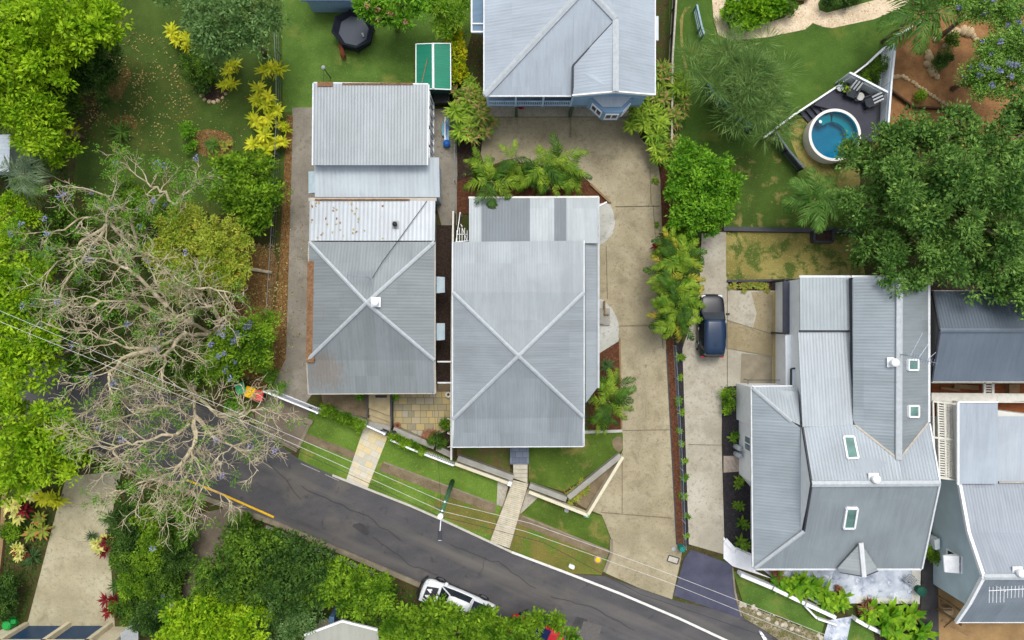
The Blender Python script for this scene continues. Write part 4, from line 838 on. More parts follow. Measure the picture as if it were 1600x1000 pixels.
lf_red = leafmat('red_leaf', c(110, 26, 34), c(160, 44, 52), .25)
lf_pale = leafmat('cream_leaf', c(206, 200, 90), c(232, 226, 140), .25)
lf_palm = leafmat('palm_leaf', c(84, 126, 26), c(160, 186, 58), .3)
lf_palmy = leafmat('yellow_palm_leaf', c(128, 148, 36), c(196, 194, 64), .3, third=(c(206, 150, 66), .86))
lf_palm2 = leafmat('deep_palm_leaf', c(44, 78, 20), c(90, 130, 36), .25)
lf_palmd = leafmat('dark_palm_leaf', c(68, 112, 40), c(112, 150, 66), .28)
lf_fan = leafmat('fan_palm_leaf', c(72, 98, 62), c(132, 152, 116), .2)
lf_cycad = leafmat('cycad_leaf', c(62, 100, 34), c(104, 142, 54), .2)
lf_trop = leafmat('tropical_leaf', c(92, 152, 24), c(160, 200, 46), .3)
lf_rust = leafmat('rust_leaf', c(140, 88, 62), c(186, 132, 104), .2)

def blobs_world(blobs):
    r = []
    for px, py, rp, zt in blobs:
        rr = rp / S; rz = min(rr * .75, zt * .6); zc = zt - rz; p = P(px, py, zc); r.append((p.x, p.y, zc, rr * (1 - zc / H), rz))
    return r
def foliage(parent, name, bl, mat, L=.2, Wd=.1, cr=.5, nl=90, dens=1.0, low=.4, jit=.55):
    cs, rs = [], []
    for b in bl:
        q, w = blob_clumps(*b, cr, dens, low); cs.append(q); rs.append(w)
    cs = np.concatenate(cs); rs = np.concatenate(rs)
    return mesh_quads(name, clump_leaves(cs, rs, nl, L, Wd, jit), mat, parent), cs
def trunk(parent, bl, r0=.16, mat=None, base=None):
    b = Vector(base) if base else wloc(parent); m = MB(); zf = min(q[2] for q in bl) * .55
    mid = b + Vector((rnd.uniform(-.2, .2), rnd.uniform(-.2, .2), zf)); m.tube([b - Vector((0, 0, .1)), b.lerp(mid, .5) + Vector((.06, .04, 0)), mid], [r0 * 1.25, r0, r0 * .85], 8)
    for q in bl:
        if q[3] < .8 and len(bl) > 3: continue
        t = Vector((q[0], q[1], q[2] + q[4] * .35)); k = mid.lerp(t, .5) + Vector((rnd.uniform(-.3, .3), rnd.uniform(-.3, .3), .2))
        m.tube([mid, k, t], [r0 * .7, r0 * .45, r0 * .15], 6)
    return m.build('trunk', mat or m_bark, parent, smooth=True)
def tree(name, label, cat, blobs, mat, L=.2, Wd=.1, cr=.5, nl=90, dens=1.0, r0=.16, group=None, bloom=None, low=.4, jit=.55):
    bl = blobs_world(blobs); n = len(bl); o = thing(name, label, cat, (sum(b[0] for b in bl) / n, sum(b[1] for b in bl) / n, 0), 0, group)
    f, cs = foliage(o, 'crown', bl, mat, L, Wd, cr, nl, dens, low, jit); trunk(o, bl, r0)
    if bloom:
        bm_, cnt, br = bloom; k = cs[np.argsort(-cs[:, 2] + rng.uniform(0, 2, len(cs)))[:max(cnt * 3, 1)]]; k = k[rng.choice(len(k), min(cnt, len(k)), False)] + np.array([0, 0, .35])
        mesh_quads('blossom', clump_leaves(k, np.full(len(k), br), 30, .13, .1, .9), bm_, o)
    return o
def shrub(name, label, px, py, rp, h, mat, L=.14, Wd=.075, cr=.3, nl=60, group=None, blobs=None, cat='shrub', dens=1.1, bloom=None):
    return tree(name, label, cat, blobs or [(px, py, rp, h)], mat, L, Wd, cr, nl, dens, .05, group, bloom, .5)

# strap-leaved rosettes -------------------------------------------------
def strap_leaves(n, L, Wd, droop=.5, el=(10, 70), seed=0, segs=3, z0=0.0, c0=(0, 0, 0)):
    g = np.random.default_rng(seed); out = []
    for i in range(n):
        az = i * 2.39996 + g.uniform(-.3, .3); e = R(g.uniform(*el)); l = L * g.uniform(.7, 1.1); w = Wd * g.uniform(.8, 1.15)
        d = np.array([math.cos(az), math.sin(az), 0]); sd = np.array([-math.sin(az), math.cos(az), 0]); pts = []
        for k in range(segs + 1):
            t = k / segs; ang = e - droop * t * 1.5; 
            pts.append((d * l * t * math.cos(e - droop * t * .6), l * t * math.sin(e) - droop * l * t * t * .6, w * (.35, 1, .85, .12)[min(3, int(t * 3 + .01))] / 2))
        for k in range(segs):
            (a, za, wa), (b, zb, wb) = pts[k], pts[k + 1]; A = a + np.array([0, 0, za + z0]) + c0; B = b + np.array([0, 0, zb + z0]) + c0; cz = np.array([0, 0, .25])
            out += [A + sd * wa + cz * wa, A - sd * wa + cz * wa, B - sd * wb + cz * wb, B + sd * wb + cz * wb]
    return np.array(out)
def rosette(name, mats_sets, heads):
    """heads: (x, y, z, n, L, W, el, droop); returns a one-mesh or empty prototype"""
    V = np.concatenate([strap_leaves(n, L, w, dr, el, int(1000 * abs(x + y) + n), 3, z, np.array([x, y, 0])) for x, y, z, n, L, w, el, dr in heads])
    return V
PROTO = {}
def plant(name, label, px, py, h, kind, sc=1.0, group=None, cat='plant'):
    """one strap-leaved plant: stem and leaves, a copy of its kind"""
    if kind not in PROTO:
        mat, heads, stem = KINDS[kind]; o = thing(name, label, cat, (0, 0, 0))
        mesh_quads('leaves', rosette(name, None, heads), mat, o); m = MB()
        for hd in heads: m.tube([(hd[0] * .3, hd[1] * .3, -.3), (hd[0], hd[1], hd[2] + .05)], [.05, .035], 6)
        m.build('stem', m_bark, o); PROTO[kind] = o; n = o
    else:
        n = copy_tree(PROTO[kind])
        for k in ('group',):
            if k in n: del n[k]
    n.name = name; tag(n, label, cat, group); z = max(h, .05); top = P(px, py, z)
    n.location = (top.x, top.y, z - max(hd[2] for hd in KINDS[kind][1]) * sc * 1.0 if False else 0); n.scale = (sc,) * 3; n.rotation_euler[2] = rnd.uniform(0, 6.28)
    WORLD[n] = Vector(n.location); return n
def hd(n, L, w, z, el=(5, 75), dr=.5, x=0, y=0): return (x, y, z, n, L, w, el, dr)
def multi(k, spread, n, L, w, z, seed, el=(5, 75), dr=.5):
    g = random.Random(seed); return [hd(n, L * g.uniform(.8, 1.15), w, z * g.uniform(.65, 1.1), el, dr, g.uniform(-spread, spread), g.uniform(-spread, spread)) for _ in range(k)]
KINDS = {
    'yellow': (lf_drac, multi(3, .4, 20, .75, .15, 1.1, 3, (0, 60)), 0),
    'yellow_big': (lf_drac, multi(5, .6, 20, .8, .16, 1.4, 5, (0, 60)), 0),
    'cord': (lf_cord, multi(6, .6, 24, .85, .13, 1.6, 8, (-20, 70), .6), 0),
    'cord_green': (leafmat('cord_green_leaf', c(116, 158, 40), c(178, 204, 66), .3), multi(6, .6, 24, .85, .13, 1.8, 9, (-20, 70), .6), 0),
    'cycad': (lf_cycad, [hd(44, 1.1, .09, .35, (0, 60), .45)], 0),
    'dark_spike': (leafmat('spike_leaf', c(58, 92, 48), c(96, 130, 78), .2), [hd(40, .8, .06, .25, (0, 75), .3)], 0),
    'trop': (lf_trop, multi(4, .5, 11, 1.25, .34, .5, 12, (15, 75), .55), 0),
    'trop_small': (lf_trop, multi(3, .3, 10, .8, .22, .35, 13, (10, 70), .55), 0),
    'redcream': (lf_pale, multi(4, .45, 16, .5, .12, .8, 14, (-10, 40), .4), 0),
    'red': (lf_red, multi(4, .45, 18, .5, .12, .85, 15, (10, 70), .4), 0),
    'rust': (lf_rust, multi(5, .35, 18, .4, .1, .4, 16, (5, 70), .4), 0),
    'fern': (leafmat('fern_leaf', c(88, 150, 30), c(132, 186, 50), .3), [hd(34, .55, .09, .5, (-20, 60), .7)], 0),
    'tuft': (leafmat('tuft_leaf', c(82, 128, 28), c(140, 172, 48), .25), [hd(16, .32, .1, .08, (5, 70), .4), hd(10, .25, .09, .1, (5, 70), .4, .18, .1)], 0),
    'bromeliad': (leafmat('brom_leaf', c(120, 150, 50), c(176, 186, 74), .25, third=(c(176, 130, 70), .75)), [hd(22, .4, .1, .15, (5, 60), .4), hd(18, .36, .1, .15, (5, 60), .4, .4, .15), hd(18, .36, .1, .15, (5, 60), .4, -.2, .35)], 0),
}
# palms ------------------------------------------------------------------
def frond_mesh(name, L, nl, ll, droop, mat, seed, rise=.5, wd=.04):
    g = np.random.default_rng(seed); V = []; m = MB()
    def rp(s): return np.array([L * (s - .12 * s * s), 0, L * (rise * s - droop * s * s)])
    for i in range(nl):
        s = .12 + .88 * i / (nl - 1); p = rp(s); tg = unit(rp(min(1, s + .03)) - rp(s - .03)); l = ll * g.uniform(.75, 1.15) * (math.sin(math.pi * (.14 + .8 * s)) ** .7) * g.uniform(.85, 1.1)
        for sg in (-1, 1):
            d = unit(tg * (.5 + .5 * s + g.uniform(-.3, .3)) + np.array([0, sg * .9, 0]) + np.array([0, 0, .05 - .25 * s + g.uniform(-.3, .22)])); nrm = unit(np.cross(d, tg)); w = np.cross(d, nrm) * wd; q = p + d * l * .55; q[2] -= .02 * l; tip = p + d * l + np.array([0, 0, -.42 * l])
            V += [p - w * .5, q - w, q + w, p + w * .5, q - w, tip - w * .15, tip + w * .15, q + w]
    pts = [rp(k / 7) for k in range(8)]
    for k in range(7):
        a, b = pts[k], pts[k + 1]; w0, w1 = .035 * (1 - k / 8), .035 * (1 - (k + 1) / 8)
        for o0 in (np.array([0, 1, 0]), np.array([0, 0, 1.0])): V += [a - o0 * w0, b - o0 * w1, b + o0 * w1, a + o0 * w0]
    V = np.array(V, np.float32); me = bpy.data.meshes.new(name); n = len(V) // 4
    me.vertices.add(len(V)); me.vertices.foreach_set('co', V.ravel()); me.loops.add(len(V)); me.polygons.add(n); me.loops.foreach_set('vertex_index', np.arange(len(V), dtype=np.int32)); me.polygons.foreach_set('loop_start', np.arange(0, len(V), 4, dtype=np.int32)); me.update(calc_edges=True); me.materials.append(mat); return me
FR = {
    'green': [frond_mesh('frond', 2.24, 18, 0.60, .75, lf_palm, 1), frond_mesh('frond', 2.24, 18, 0.60, .6, lf_palm, 2), frond_mesh('frond', 2.12, 18, 0.58, .8, lf_palm2, 3), frond_mesh('frond', 2.24, 18, 0.60, .7, lf_palm2, 13), frond_mesh('frond', 2.12, 18, 0.58, .8, lf_palm, 14)],
    'gold': [frond_mesh('frond', 1.89, 18, 0.50, .75, lf_palm, 4), frond_mesh('frond', 1.89, 18, 0.50, .7, lf_palm2, 5), frond_mesh('frond', 1.77, 18, 0.48, .8, lf_palmy, 6), frond_mesh('frond', 1.89, 18, 0.50, .6, lf_palm, 7)],
    'dark': [frond_mesh('frond', 2.1, 17, 0.71, .8, lf_palmd, 8), frond_mesh('frond', 2.1, 17, 0.71, .65, lf_palmd, 9)],
    'fan': [frond_mesh('frond', 1.5, 14, 1.12, .5, lf_fan, 10, .4, .03), frond_mesh('frond', 1.5, 14, 1.12, .6, lf_fan, 11, .3, .03)],
}
def palm(label, px, py, zt, n, kind, sc=1.0, group=None, lean=(0, 0), name='palm'):
    t = P(px, py, zt); b = Vector((t.x - lean[0], t.y - lean[1], 0)); o = thing(name, label, 'palm', b, 0, group)
    MB().tube([b - Vector((0, 0, .1)), b.lerp(t, .5) + Vector((.03, .03, 0)), t + Vector((0, 0, .1))], [.11 * sc, .08 * sc, .06 * sc], 8).build('trunk', m_bark, o, smooth=True)
    ms = FR[kind]; a0 = rnd.uniform(0, 6.28)
    for i in range(n):
        f = bpy.data.objects.new('frond', ms[i % len(ms)]); COL.objects.link(f); f.parent = o; f.location = t - b
        f.rotation_euler = (rnd.uniform(-.25, .25), R(rnd.uniform(-38, 16)), a0 + i * 2.39996); s = sc * rnd.uniform(.8, 1.1); f.scale = (s, s, s)
    return o
# bare trees ---------------------------------------------------------------
def bare_tree(name, label, base, limbs, leaves, blooms, levels=(5, 5, 5), lens=(2.0, 1.15, .62), rads=(.062, .034, .021), r0=.22, seed=1):
    """limbs: lists of (px, py, z) waypoints from the trunk outwards"""
    g = random.Random(seed); b = P(*base); o = thing(name, label, 'tree', (b.x, b.y, 0)); m = MB(); tips = []
    def grow(p, d, lev):
        L = lens[lev] * g.uniform(.6, 1.3); n = 5 if lev < 2 else 4; pts = [p]; q = p.copy(); dd = d.normalized()
        for i in range(n):
            dd = (dd + Vector((g.gauss(0, .27), g.gauss(0, .27), g.gauss(.02, .18)))).normalized(); q = q + dd * (L / n); pts.append(q.copy())
        r = rads[lev]; m.tube(pts, [r * (1 - .62 * i / n) for i in range(n + 1)], 5 if lev == 0 else 4, False)
        if lev + 1 < len(levels):
            for k in range(levels[lev + 1]):
                t = g.uniform(.3, 1); i = min(n - 1, int(t * n)); p2 = pts[i].lerp(pts[i + 1], t * n - i); d2 = (pts[i + 1] - pts[i]).normalized(); s = d2.cross(Vector((g.gauss(0, 1), g.gauss(0, 1), g.gauss(0, 1)))).normalized()
                grow(p2, d2 * .75 + s * g.uniform(.5, 1.1) + Vector((0, 0, .12)), lev + 1)
        else: tips.append(pts[-1])
    for lm in limbs:
        pts = [P(*w) for w in lm]; fine = []
        for i in range(len(pts) - 1):
            for k in range(4): fine.append(pts[i].lerp(pts[i + 1], k / 4) + Vector((g.gauss(0, .09), g.gauss(0, .09), g.gauss(0, .06))) * (1 if k else 0))
        fine.append(pts[-1]); n = len(fine) - 1; m.tube(fine, [max(r0 * (1 - .72 * i / n), .05) for i in range(n + 1)], 7, True)
        for k in range(levels[0]):
            t = .25 + .75 * (k + g.random()) / levels[0]; i = min(n - 1, int(t * n)); d = (fine[i + 1] - fine[i]).normalized(); s = d.cross(Vector((g.gauss(0, .5), g.gauss(0, .5), 1))).normalized() * (1 if k % 2 else -1)
            grow(fine[i], d * .8 + s * g.uniform(.4, 1.1) + Vector((0, 0, g.uniform(0, .5))), 0)
        grow(fine[-1], (fine[-1] - fine[-2]).normalized(), 0); grow(fine[-1], (fine[-1] - fine[-3]).normalized() + Vector((g.gauss(0, .5), g.gauss(0, .5), .2)), 0)
    m.build('trunk', m_palebark, o); tips = np.array([tuple(t) for t in tips]); ng = np.random.default_rng(seed)
    if leaves:
        k = np.concatenate([tips[ng.choice(len(tips), min(leaves, len(tips)), False)]]); mesh_quads('crown', clump_leaves(k, np.full(len(k), .3), 26, .17, .07, .8), lf_jac, o)
    if blooms:
        k = tips[ng.choice(len(tips), min(blooms, len(tips)), False)] + np.array([0, 0, .2]); mesh_quads('blossom', clump_leaves(k, np.full(len(k), .18), 22, .11, .08, .9), lf_bloom, o)
    return o

# ---- upper left
tree('lime_tree', 'bright lime-green spreading tree filling the top left corner', 'tree', [(30, 30, 80, 8), (105, 25, 70, 8.5), (155, 40, 45, 7), (20, 95, 60, 7.5), (80, 90, 45, 7)], lf_lime, .34, .17, .66, 75, .85)
tree('lime_tree', 'lime-yellow tree on the left edge above the fan palm and white shed', 'tree', [(45, 165, 45, 6.5), (70, 205, 40, 6), (20, 160, 45, 6.5), (88, 180, 28, 5), (100, 235, 24, 3.5)], lf_limey, .3, .15, .6, 70, .85)
tree('dark_tree', 'dark green bush tree in the shade right of the lime trees', 'tree', [(145, 100, 45, 4), (110, 130, 32, 3.6), (130, 75, 36, 3.6)], lf_dark, .2, .1, .42, 80)
tree('dark_tree', 'dark shaded shrub below the lime trees by the lawn edge', 'tree', [(70, 140, 34, 3), (95, 160, 30, 2.6)], lf_mid, .2, .1, .42, 70)
tree('grey_tree', 'dull grey-green leafy tree at the top, left of the trampoline lawn', 'tree', [(302, 8, 36, 6), (345, 25, 50, 7.5), (405, 15, 38, 7), (340, 68, 34, 6), (392, 62, 34, 6.2), (425, 25, 22, 6)], lf_grey, .28, .12, .62, 80, .9)
shrub('shrub', 'mid-green shrub in the small stone-edged bed on the left lawn', 312, 108, 26, 1.9, lf_mid)
shrub('shrub', 'low dark shrub at the foot of the grey-green tree', 318, 130, 18, 1.2, lf_dark)
for px, py, k, s, h, lab in ((268, 55, 'yellow', 1, 1.1, 'yellow-green dracaena rosette left of the grey-green tree'), (290, 62, 'yellow', .8, 1, 'smaller yellow-green dracaena beside the grey-green tree trunk'),
    (357, 103, 'yellow', .9, 1, 'upper yellow dracaena right of the stone-edged bed'), (352, 128, 'yellow', .8, 1, 'lower yellow dracaena right of the stone-edged bed'),
    (420, 104, 'yellow', 1.1, 1.3, 'yellow dracaena topmost of the row along the left wire fence'), (408, 148, 'yellow_big', .85, 1.4, 'large yellow dracaena clump, second down the left wire fence row'), (421, 172, 'yellow_big', .85, 1.4, 'bright yellow dracaena clump, third down the left wire fence row'),
    (400, 192, 'yellow', 1, 1.2, 'yellow dracaena standing out on the lawn side of the fence row'), (438, 192, 'yellow', .7, 1.1, 'small yellow dracaena against the wire fence beside the concrete path top'), (408, 222, 'yellow_big', .95, 1.4, 'largest yellow dracaena clump near the bottom of the fence row'), (432, 222, 'yellow', .9, 1.2, 'yellow dracaena between the large clump and the wire fence'), (408, 243, 'yellow', .8, 1.1, 'yellow dracaena at the bottom end of the fence row'),
    (104, 205, 'yellow', .8, .9, 'yellow-leaved dracaena at the left lawn edge under the lime-yellow tree')):
    plant('dracaena', lab, px, py, h, k, s, 'yellow dracaenas')
for px, py, s, lab in ((190, 207, 1.0, 'dark green cycad rosette on the straw patch of the left lawn'), (165, 158, .85, 'cycad rosette under the dark tree at the lawn edge'), (332, 226, .75, 'dark cycad in the brown bed at the middle of the left lawn')):
    plant('cycad', lab, px, py, .4, 'cycad', s, 'cycads on the left lawn')
shrub('shrub', 'light green weedy bush beside the brown bed on the left lawn', 296, 215, 16, .9, lf_citrus, blobs=[(294, 205, 12, .9), (298, 228, 11, .7)])
plant('croton', 'small orange-yellow croton in the brown bed on the left lawn', 348, 228, .6, 'bromeliad', 1.0)
palm('grey-green fan palm at the left edge beside the white shed roof', 38, 272, 4.2, 9, 'fan', 1.0, None, (.5, -.2), 'fan_palm')
tree('tree', 'yellow-green small tree at the left edge below the fan palm', 'tree', [(25, 330, 24, 4), (15, 370, 24, 4.4), (45, 345, 18, 3.4), (40, 300, 16, 3)], lf_limey, .2, .1, .4, 70)
tree('rich_tree', 'rich green rounded shrub tree against the left wire fence', 'tree', [(372, 285, 40, 3.6), (392, 315, 36, 3.4), (420, 300, 26, 2.8), (355, 265, 26, 3), (400, 340, 26, 2.8), (405, 265, 22, 2.6)], lf_rich, .27, .14, .5, 66, .9)
tree('olive_tree', 'yellow-olive leafy tree beside the pale bare tree', 'tree', [(300, 370, 48, 5), (350, 385, 45, 5), (300, 420, 48, 5), (355, 425, 40, 4.6), (265, 395, 30, 4.4)], lf_olive, .18, .085, .42, 100)
tree('tree', 'small bright green sapling between the bare branches on the left lawn', 'tree', [(228, 322, 24, 3.4), (212, 345, 20, 3)], lf_rich, .19, .09, .36, 80)
tree('jacaranda', 'leafy green jacaranda with lilac blooms behind the three bins', 'tree', [(385, 530, 36, 4.6), (355, 548, 30, 4.4), (402, 552, 26, 4), (408, 512, 26, 3.8), (342, 572, 24, 4), (366, 574, 18, 3.6)], lf_rich, .22, .1, .42, 60, bloom=(lf_bloom, 16, .16))
shrub('shrub', 'green undergrowth bush below the bare tree by the side path', 395, 625, 22, 1.4, lf_jac, blobs=[(370, 634, 14, 1.0), (426, 588, 12, 1.2), (440, 602, 9, 1.0)])
tree('lime_tree', 'lime-yellow tree on the left edge, upper one of the column of three', 'tree', [(15, 420, 40, 7), (50, 440, 36, 6.5), (25, 470, 40, 7), (70, 475, 24, 5.5)], lf_limey, .32, .16, .62, 66, .85)
tree('lime_tree', 'lime-green tree on the left edge beside the road end, middle one of the three', 'tree', [(20, 530, 48, 7), (60, 525, 36, 6.5), (15, 585, 42, 7), (60, 575, 30, 6), (80, 545, 18, 5)], lf_lime, .32, .16, .62, 66, .85)
tree('lime_tree', 'large yellow-lime tree hiding the road at the left edge, lowest of the three', 'tree', [(30, 650, 55, 7.5), (85, 660, 42, 7), (40, 710, 50, 7), (95, 710, 40, 6.5), (120, 690, 26, 6), (15, 750, 34, 6)], lf_limey, .32, .16, .62, 66, .85)
shrub('undergrowth', 'dark green undergrowth shading the ground beside the bare trees', 120, 420, 30, 1.4, lf_mid, .16, .08, .34, 55, None, [(110, 350, 28, 1.2), (130, 420, 26, 1.2), (200, 300, 20, 1.0), (85, 400, 24, 1.6), (150, 480, 26, 1.0), (260, 330, 26, 1.2)])
shrub('undergrowth', 'green undergrowth bushes around the base of the bare jacaranda', 280, 560, 30, 1.4, lf_mid, .16, .08, .34, 55, None, [(250, 560, 24, 1.2), (300, 590, 20, 1.2), (340, 540, 22, 1.2), (130, 570, 24, 1.4), (180, 640, 22, 1.2)])
bare_tree('bare_jacaranda', 'large bare jacaranda with pale tangled branches left of the cottage', (345, 528, 0),
    [[(345, 528, 0), (335, 520, 1.5), (300, 505, 3.5), (262, 478, 5.2), (240, 430, 6.4)], [(335, 520, 1.5), (290, 520, 3.6), (245, 545, 5), (190, 540, 6), (140, 520, 6.8)], [(300, 505, 3.5), (250, 490, 5), (190, 470, 6.4), (130, 480, 7)],
     [(300, 505, 3.5), (290, 470, 5), (300, 450, 6), (350, 455, 6.4)], [(245, 545, 5), (190, 560, 6), (170, 590, 6.8), (180, 620, 7)], [(290, 520, 3.6), (262, 550, 5), (255, 580, 6)], [(262, 478, 5.2), (200, 420, 6.8), (175, 400, 7.2)], [(335, 520, 1.5), (345, 500, 3.4), (330, 478, 4.6), (290, 488, 5.6)]],
    230, 12, (8, 5, 5), (2.2, 1.2, .7), (.042, .024, .016), .15, 3)
bare_tree('bare_jacaranda', 'bare jacaranda with pale branches reaching over the road', (302, 600, 0),
    [[(302, 600, 0), (304, 615, 2), (305, 650, 4.6), (300, 700, 6.2), (320, 750, 7)], [(304, 615, 2), (330, 640, 4.5), (370, 650, 6), (400, 640, 6.6)], [(305, 650, 4.6), (270, 680, 6), (215, 690, 7), (180, 700, 7.4)], [(305, 650, 4.6), (345, 690, 6), (385, 705, 7)], [(300, 700, 6.2), (270, 740, 7), (215, 755, 7.6)], [(304, 615, 2), (270, 635, 4.6), (225, 640, 6), (160, 660, 7)], [(305, 650, 4.6), (300, 720, 6.2), (275, 775, 7)]],
    200, 9, (8, 5, 5), (2.2, 1.2, .7), (.04, .024, .016), .13, 5)
bare_tree('bare_jacaranda', 'half-bare jacaranda with lilac blooms at the bottom of the left lawn', (250, 410, 0),
    [[(250, 410, 0), (225, 400, 2.5), (170, 345, 4.5), (130, 340, 5.5), (90, 360, 6)], [(225, 400, 2.5), (200, 330, 4.6), (150, 300, 5.8)], [(250, 410, 0), (262, 380, 2.6), (275, 320, 4.5), (300, 295, 5.2)], [(170, 345, 4.5), (120, 390, 5.4), (80, 420, 6.2)], [(275, 320, 4.5), (250, 300, 5.2), (230, 285, 5.6)], [(170, 345, 4.5), (110, 430, 5.6), (70, 470, 6)]],
    300, 30, (4, 4, 4), (1.7, 1.0, .6), (.042, .024, .016), .11, 9)
MB_log = MB().tube([P(366, 414, .15), P(390, 420, .15), P(425, 426, .15)], [.16, .14, .11], 8).build('fallen_log', m_palebark, None, smooth=True); tag(MB_log, 'grey fallen log lying across the leaf litter by the left wire fence', 'log')
m = MB().tube([P(372, 535, .3), P(385, 522, .3)], [.3, .26], 9); tag(m.build('tree_stump', m_bark, None, smooth=True), 'cut grey stump lying beside the bins under the leafy jacaranda', 'stump')

# ---- lower left gardens
for i, (px, py, k, s, h, lab) in enumerate(((46, 764, 'redcream', 1.4, .9, 'cream and pink croton at the top of the bed beside the garage drive'), (78, 776, 'yellow', 1.2, 1, 'yellow croton against the left kerb of the garage drive'), (20, 798, 'redcream', 1.6, .9, 'cream-edged croton with a red heart at the left frame edge'), (30, 800, 'red', 1.2, 1.2, 'deep red croton heart beside the cream croton on the left'),
    (22, 862, 'redcream', 1.15, .9, 'small cream croton in the lower part of the left bed'), (26, 864, 'red', .85, 1.0, 'small red croton inside the lower cream croton'), (62, 830, 'bromeliad', 2.0, .6, 'rusty orange croton at the drive edge in the left bed'), (50, 870, 'dark_spike', 1.1, .4, 'dark green spiky clump low on the left bed'), (18, 845, 'dark_spike', .7, .4, 'silvery spiky tuft above the small cream croton'),
    (165, 852, 'redcream', 1.35, .8, 'cream croton on the right edge of the garage drive'), (166, 854, 'red', 1.15, .9, 'crimson croton spilling over the right edge of the garage drive'), (172, 945, 'red', 1.2, .7, 'dark red cordyline near the garage wall'), (186, 948, 'dark_spike', .9, .5, 'green spiky clump between the red cordylines'), (168, 812, 'dark_spike', 1, .5, 'grey-green spiky plant at the upper right edge of the garage drive'), (142, 838, 'dark_spike', .8, .4, 'grey spiky tuft overhanging the drive near the crimson croton'), (182, 915, 'cycad', .7, .4, 'low dark cycad right of the garage drive'), (188, 965, 'red', .55, .5, 'small red cordyline closest to the garage pier'))):
    plant('croton' if 'croton' in lab else 'garden_plant', lab, px, py, h, k, s)
shrub('shrub', 'dark rounded shrub in the bottom left corner above the green bin', 8, 925, 28, 2.0, lf_dark, blobs=[(5, 915, 26, 2), (10, 945, 22, 1.8)])
shrub('shrub', 'lime undershrub at the top of the bed left of the garage drive', 20, 830, 15, .8, lf_rich)
for px, py, r, h, mt, lab in ((205, 820, 34, 2.2, lf_dark, 'dark green shrub at the top left of the garden between the two drives'), (245, 815, 32, 2.6, lf_rich, 'bright green shrub under the bare branches between the two drives'), (280, 825, 28, 2.4, lf_mid, 'green shrub at the top right of the garden between the drives, beside the lane'), (205, 868, 30, 2.2, lf_mid, 'dull green shrub right of the crimson croton'), (240, 862, 30, 2.6, lf_rich, 'yellowish green shrub in the middle of the garden between the drives'), (275, 868, 30, 2.2, lf_dark, 'dark shaded shrub beside the lane'), (222, 905, 32, 2.4, lf_rich, 'fresh green shrub in the lower middle of the garden between the drives'), (262, 910, 30, 2.2, lf_mid, 'mid-green shrub beside the lower bend of the lane'), (205, 945, 26, 1.8, lf_mid, 'green shrub beside the red cordylines'), (240, 955, 32, 2.2, lf_dark, 'dark green shrub at the foot of the garden by the grey canopy'), (262, 940, 20, 1.8, lf_jac, 'pale flowering shrub low beside the lane')):
    shrub('shrub', lab, px, py, r, h, mt, .17, .085, .34, 75, bloom=(lf_bloom, 14, .1) if 'pale' in lab else None)
tree('dense_tree', 'dense dark green tree below the lower kerb, beside the lane', 'tree', [(380, 850, 42, 5), (355, 890, 40, 5), (420, 860, 38, 5), (330, 915, 30, 4.5), (395, 900, 40, 5)], lf_mid, .26, .12, .55, 66, .9)
tree('dense_tree', 'grey-tinged green tree in the middle of the bottom thicket', 'tree', [(455, 865, 42, 5), (445, 905, 38, 5), (490, 880, 34, 4.6), (420, 935, 34, 4.6), (480, 925, 30, 4.4)], lf_dark, .26, .12, .55, 66, .9)
tree('rich_tree', 'bright green tree at the right end of the bottom thicket near the ute', 'tree', [(530, 900, 38, 4.4), (575, 915, 34, 4.2), (600, 930, 26, 3.8), (560, 940, 26, 3.6), (500, 915, 30, 4.2)], lf_rich, .28, .14, .52, 66, .9)
tree('lime_tree', 'yellow-green tree at the bottom edge beneath the lane', 'tree', [(335, 960, 50, 5), (295, 975, 36, 4.6), (385, 975, 44, 5), (345, 1000, 40, 4.6), (280, 1000, 30, 4)], lf_limey, .28, .14, .5, 66, .9)
tree('grey_tree', 'olive grey shrub tree left of the off-white roof at the bottom', 'tree', [(450, 950, 34, 4), (440, 985, 34, 4), (480, 955, 26, 3.6), (410, 990, 30, 3.6)], lf_grey, .18, .09, .4, 75)
shrub('shrub', 'green bush between the off-white roof and the ute', 560, 960, 24, 2.4, lf_mid, blobs=[(570, 955, 24, 2.6), (600, 965, 24, 2.6), (545, 950, 18, 2)])
shrub('shrub', 'small grassy bush beside the lower kerb near the yellow line', 385, 812, 20, 1.2, lf_mid, blobs=[(380, 815, 16, 1.2), (400, 828, 18, 1.2), (430, 842, 16, 1.2), (470, 855, 16, 1.4)])
tree('leafy_tree', 'bright leafy tree hanging over the lower side of the white ute', 'tree', [(640, 985, 40, 5), (690, 965, 32, 5), (720, 985, 36, 5.2), (755, 975, 30, 5), (670, 1000, 40, 5), (620, 965, 20, 4.4)], lf_rich, .3, .16, .42, 60)
tree('leafy_tree', 'bright leafy tree over the red car at the bottom edge', 'tree', [(790, 990, 28, 5), (822, 998, 20, 5), (842, 966, 10, 4.8), (868, 970, 12, 4.8), (890, 994, 12, 5), (812, 974, 11, 5), (800, 1030, 40, 5), (830, 1040, 40, 5), (770, 1030, 30, 5)], lf_rich, .3, .16, .42, 45)
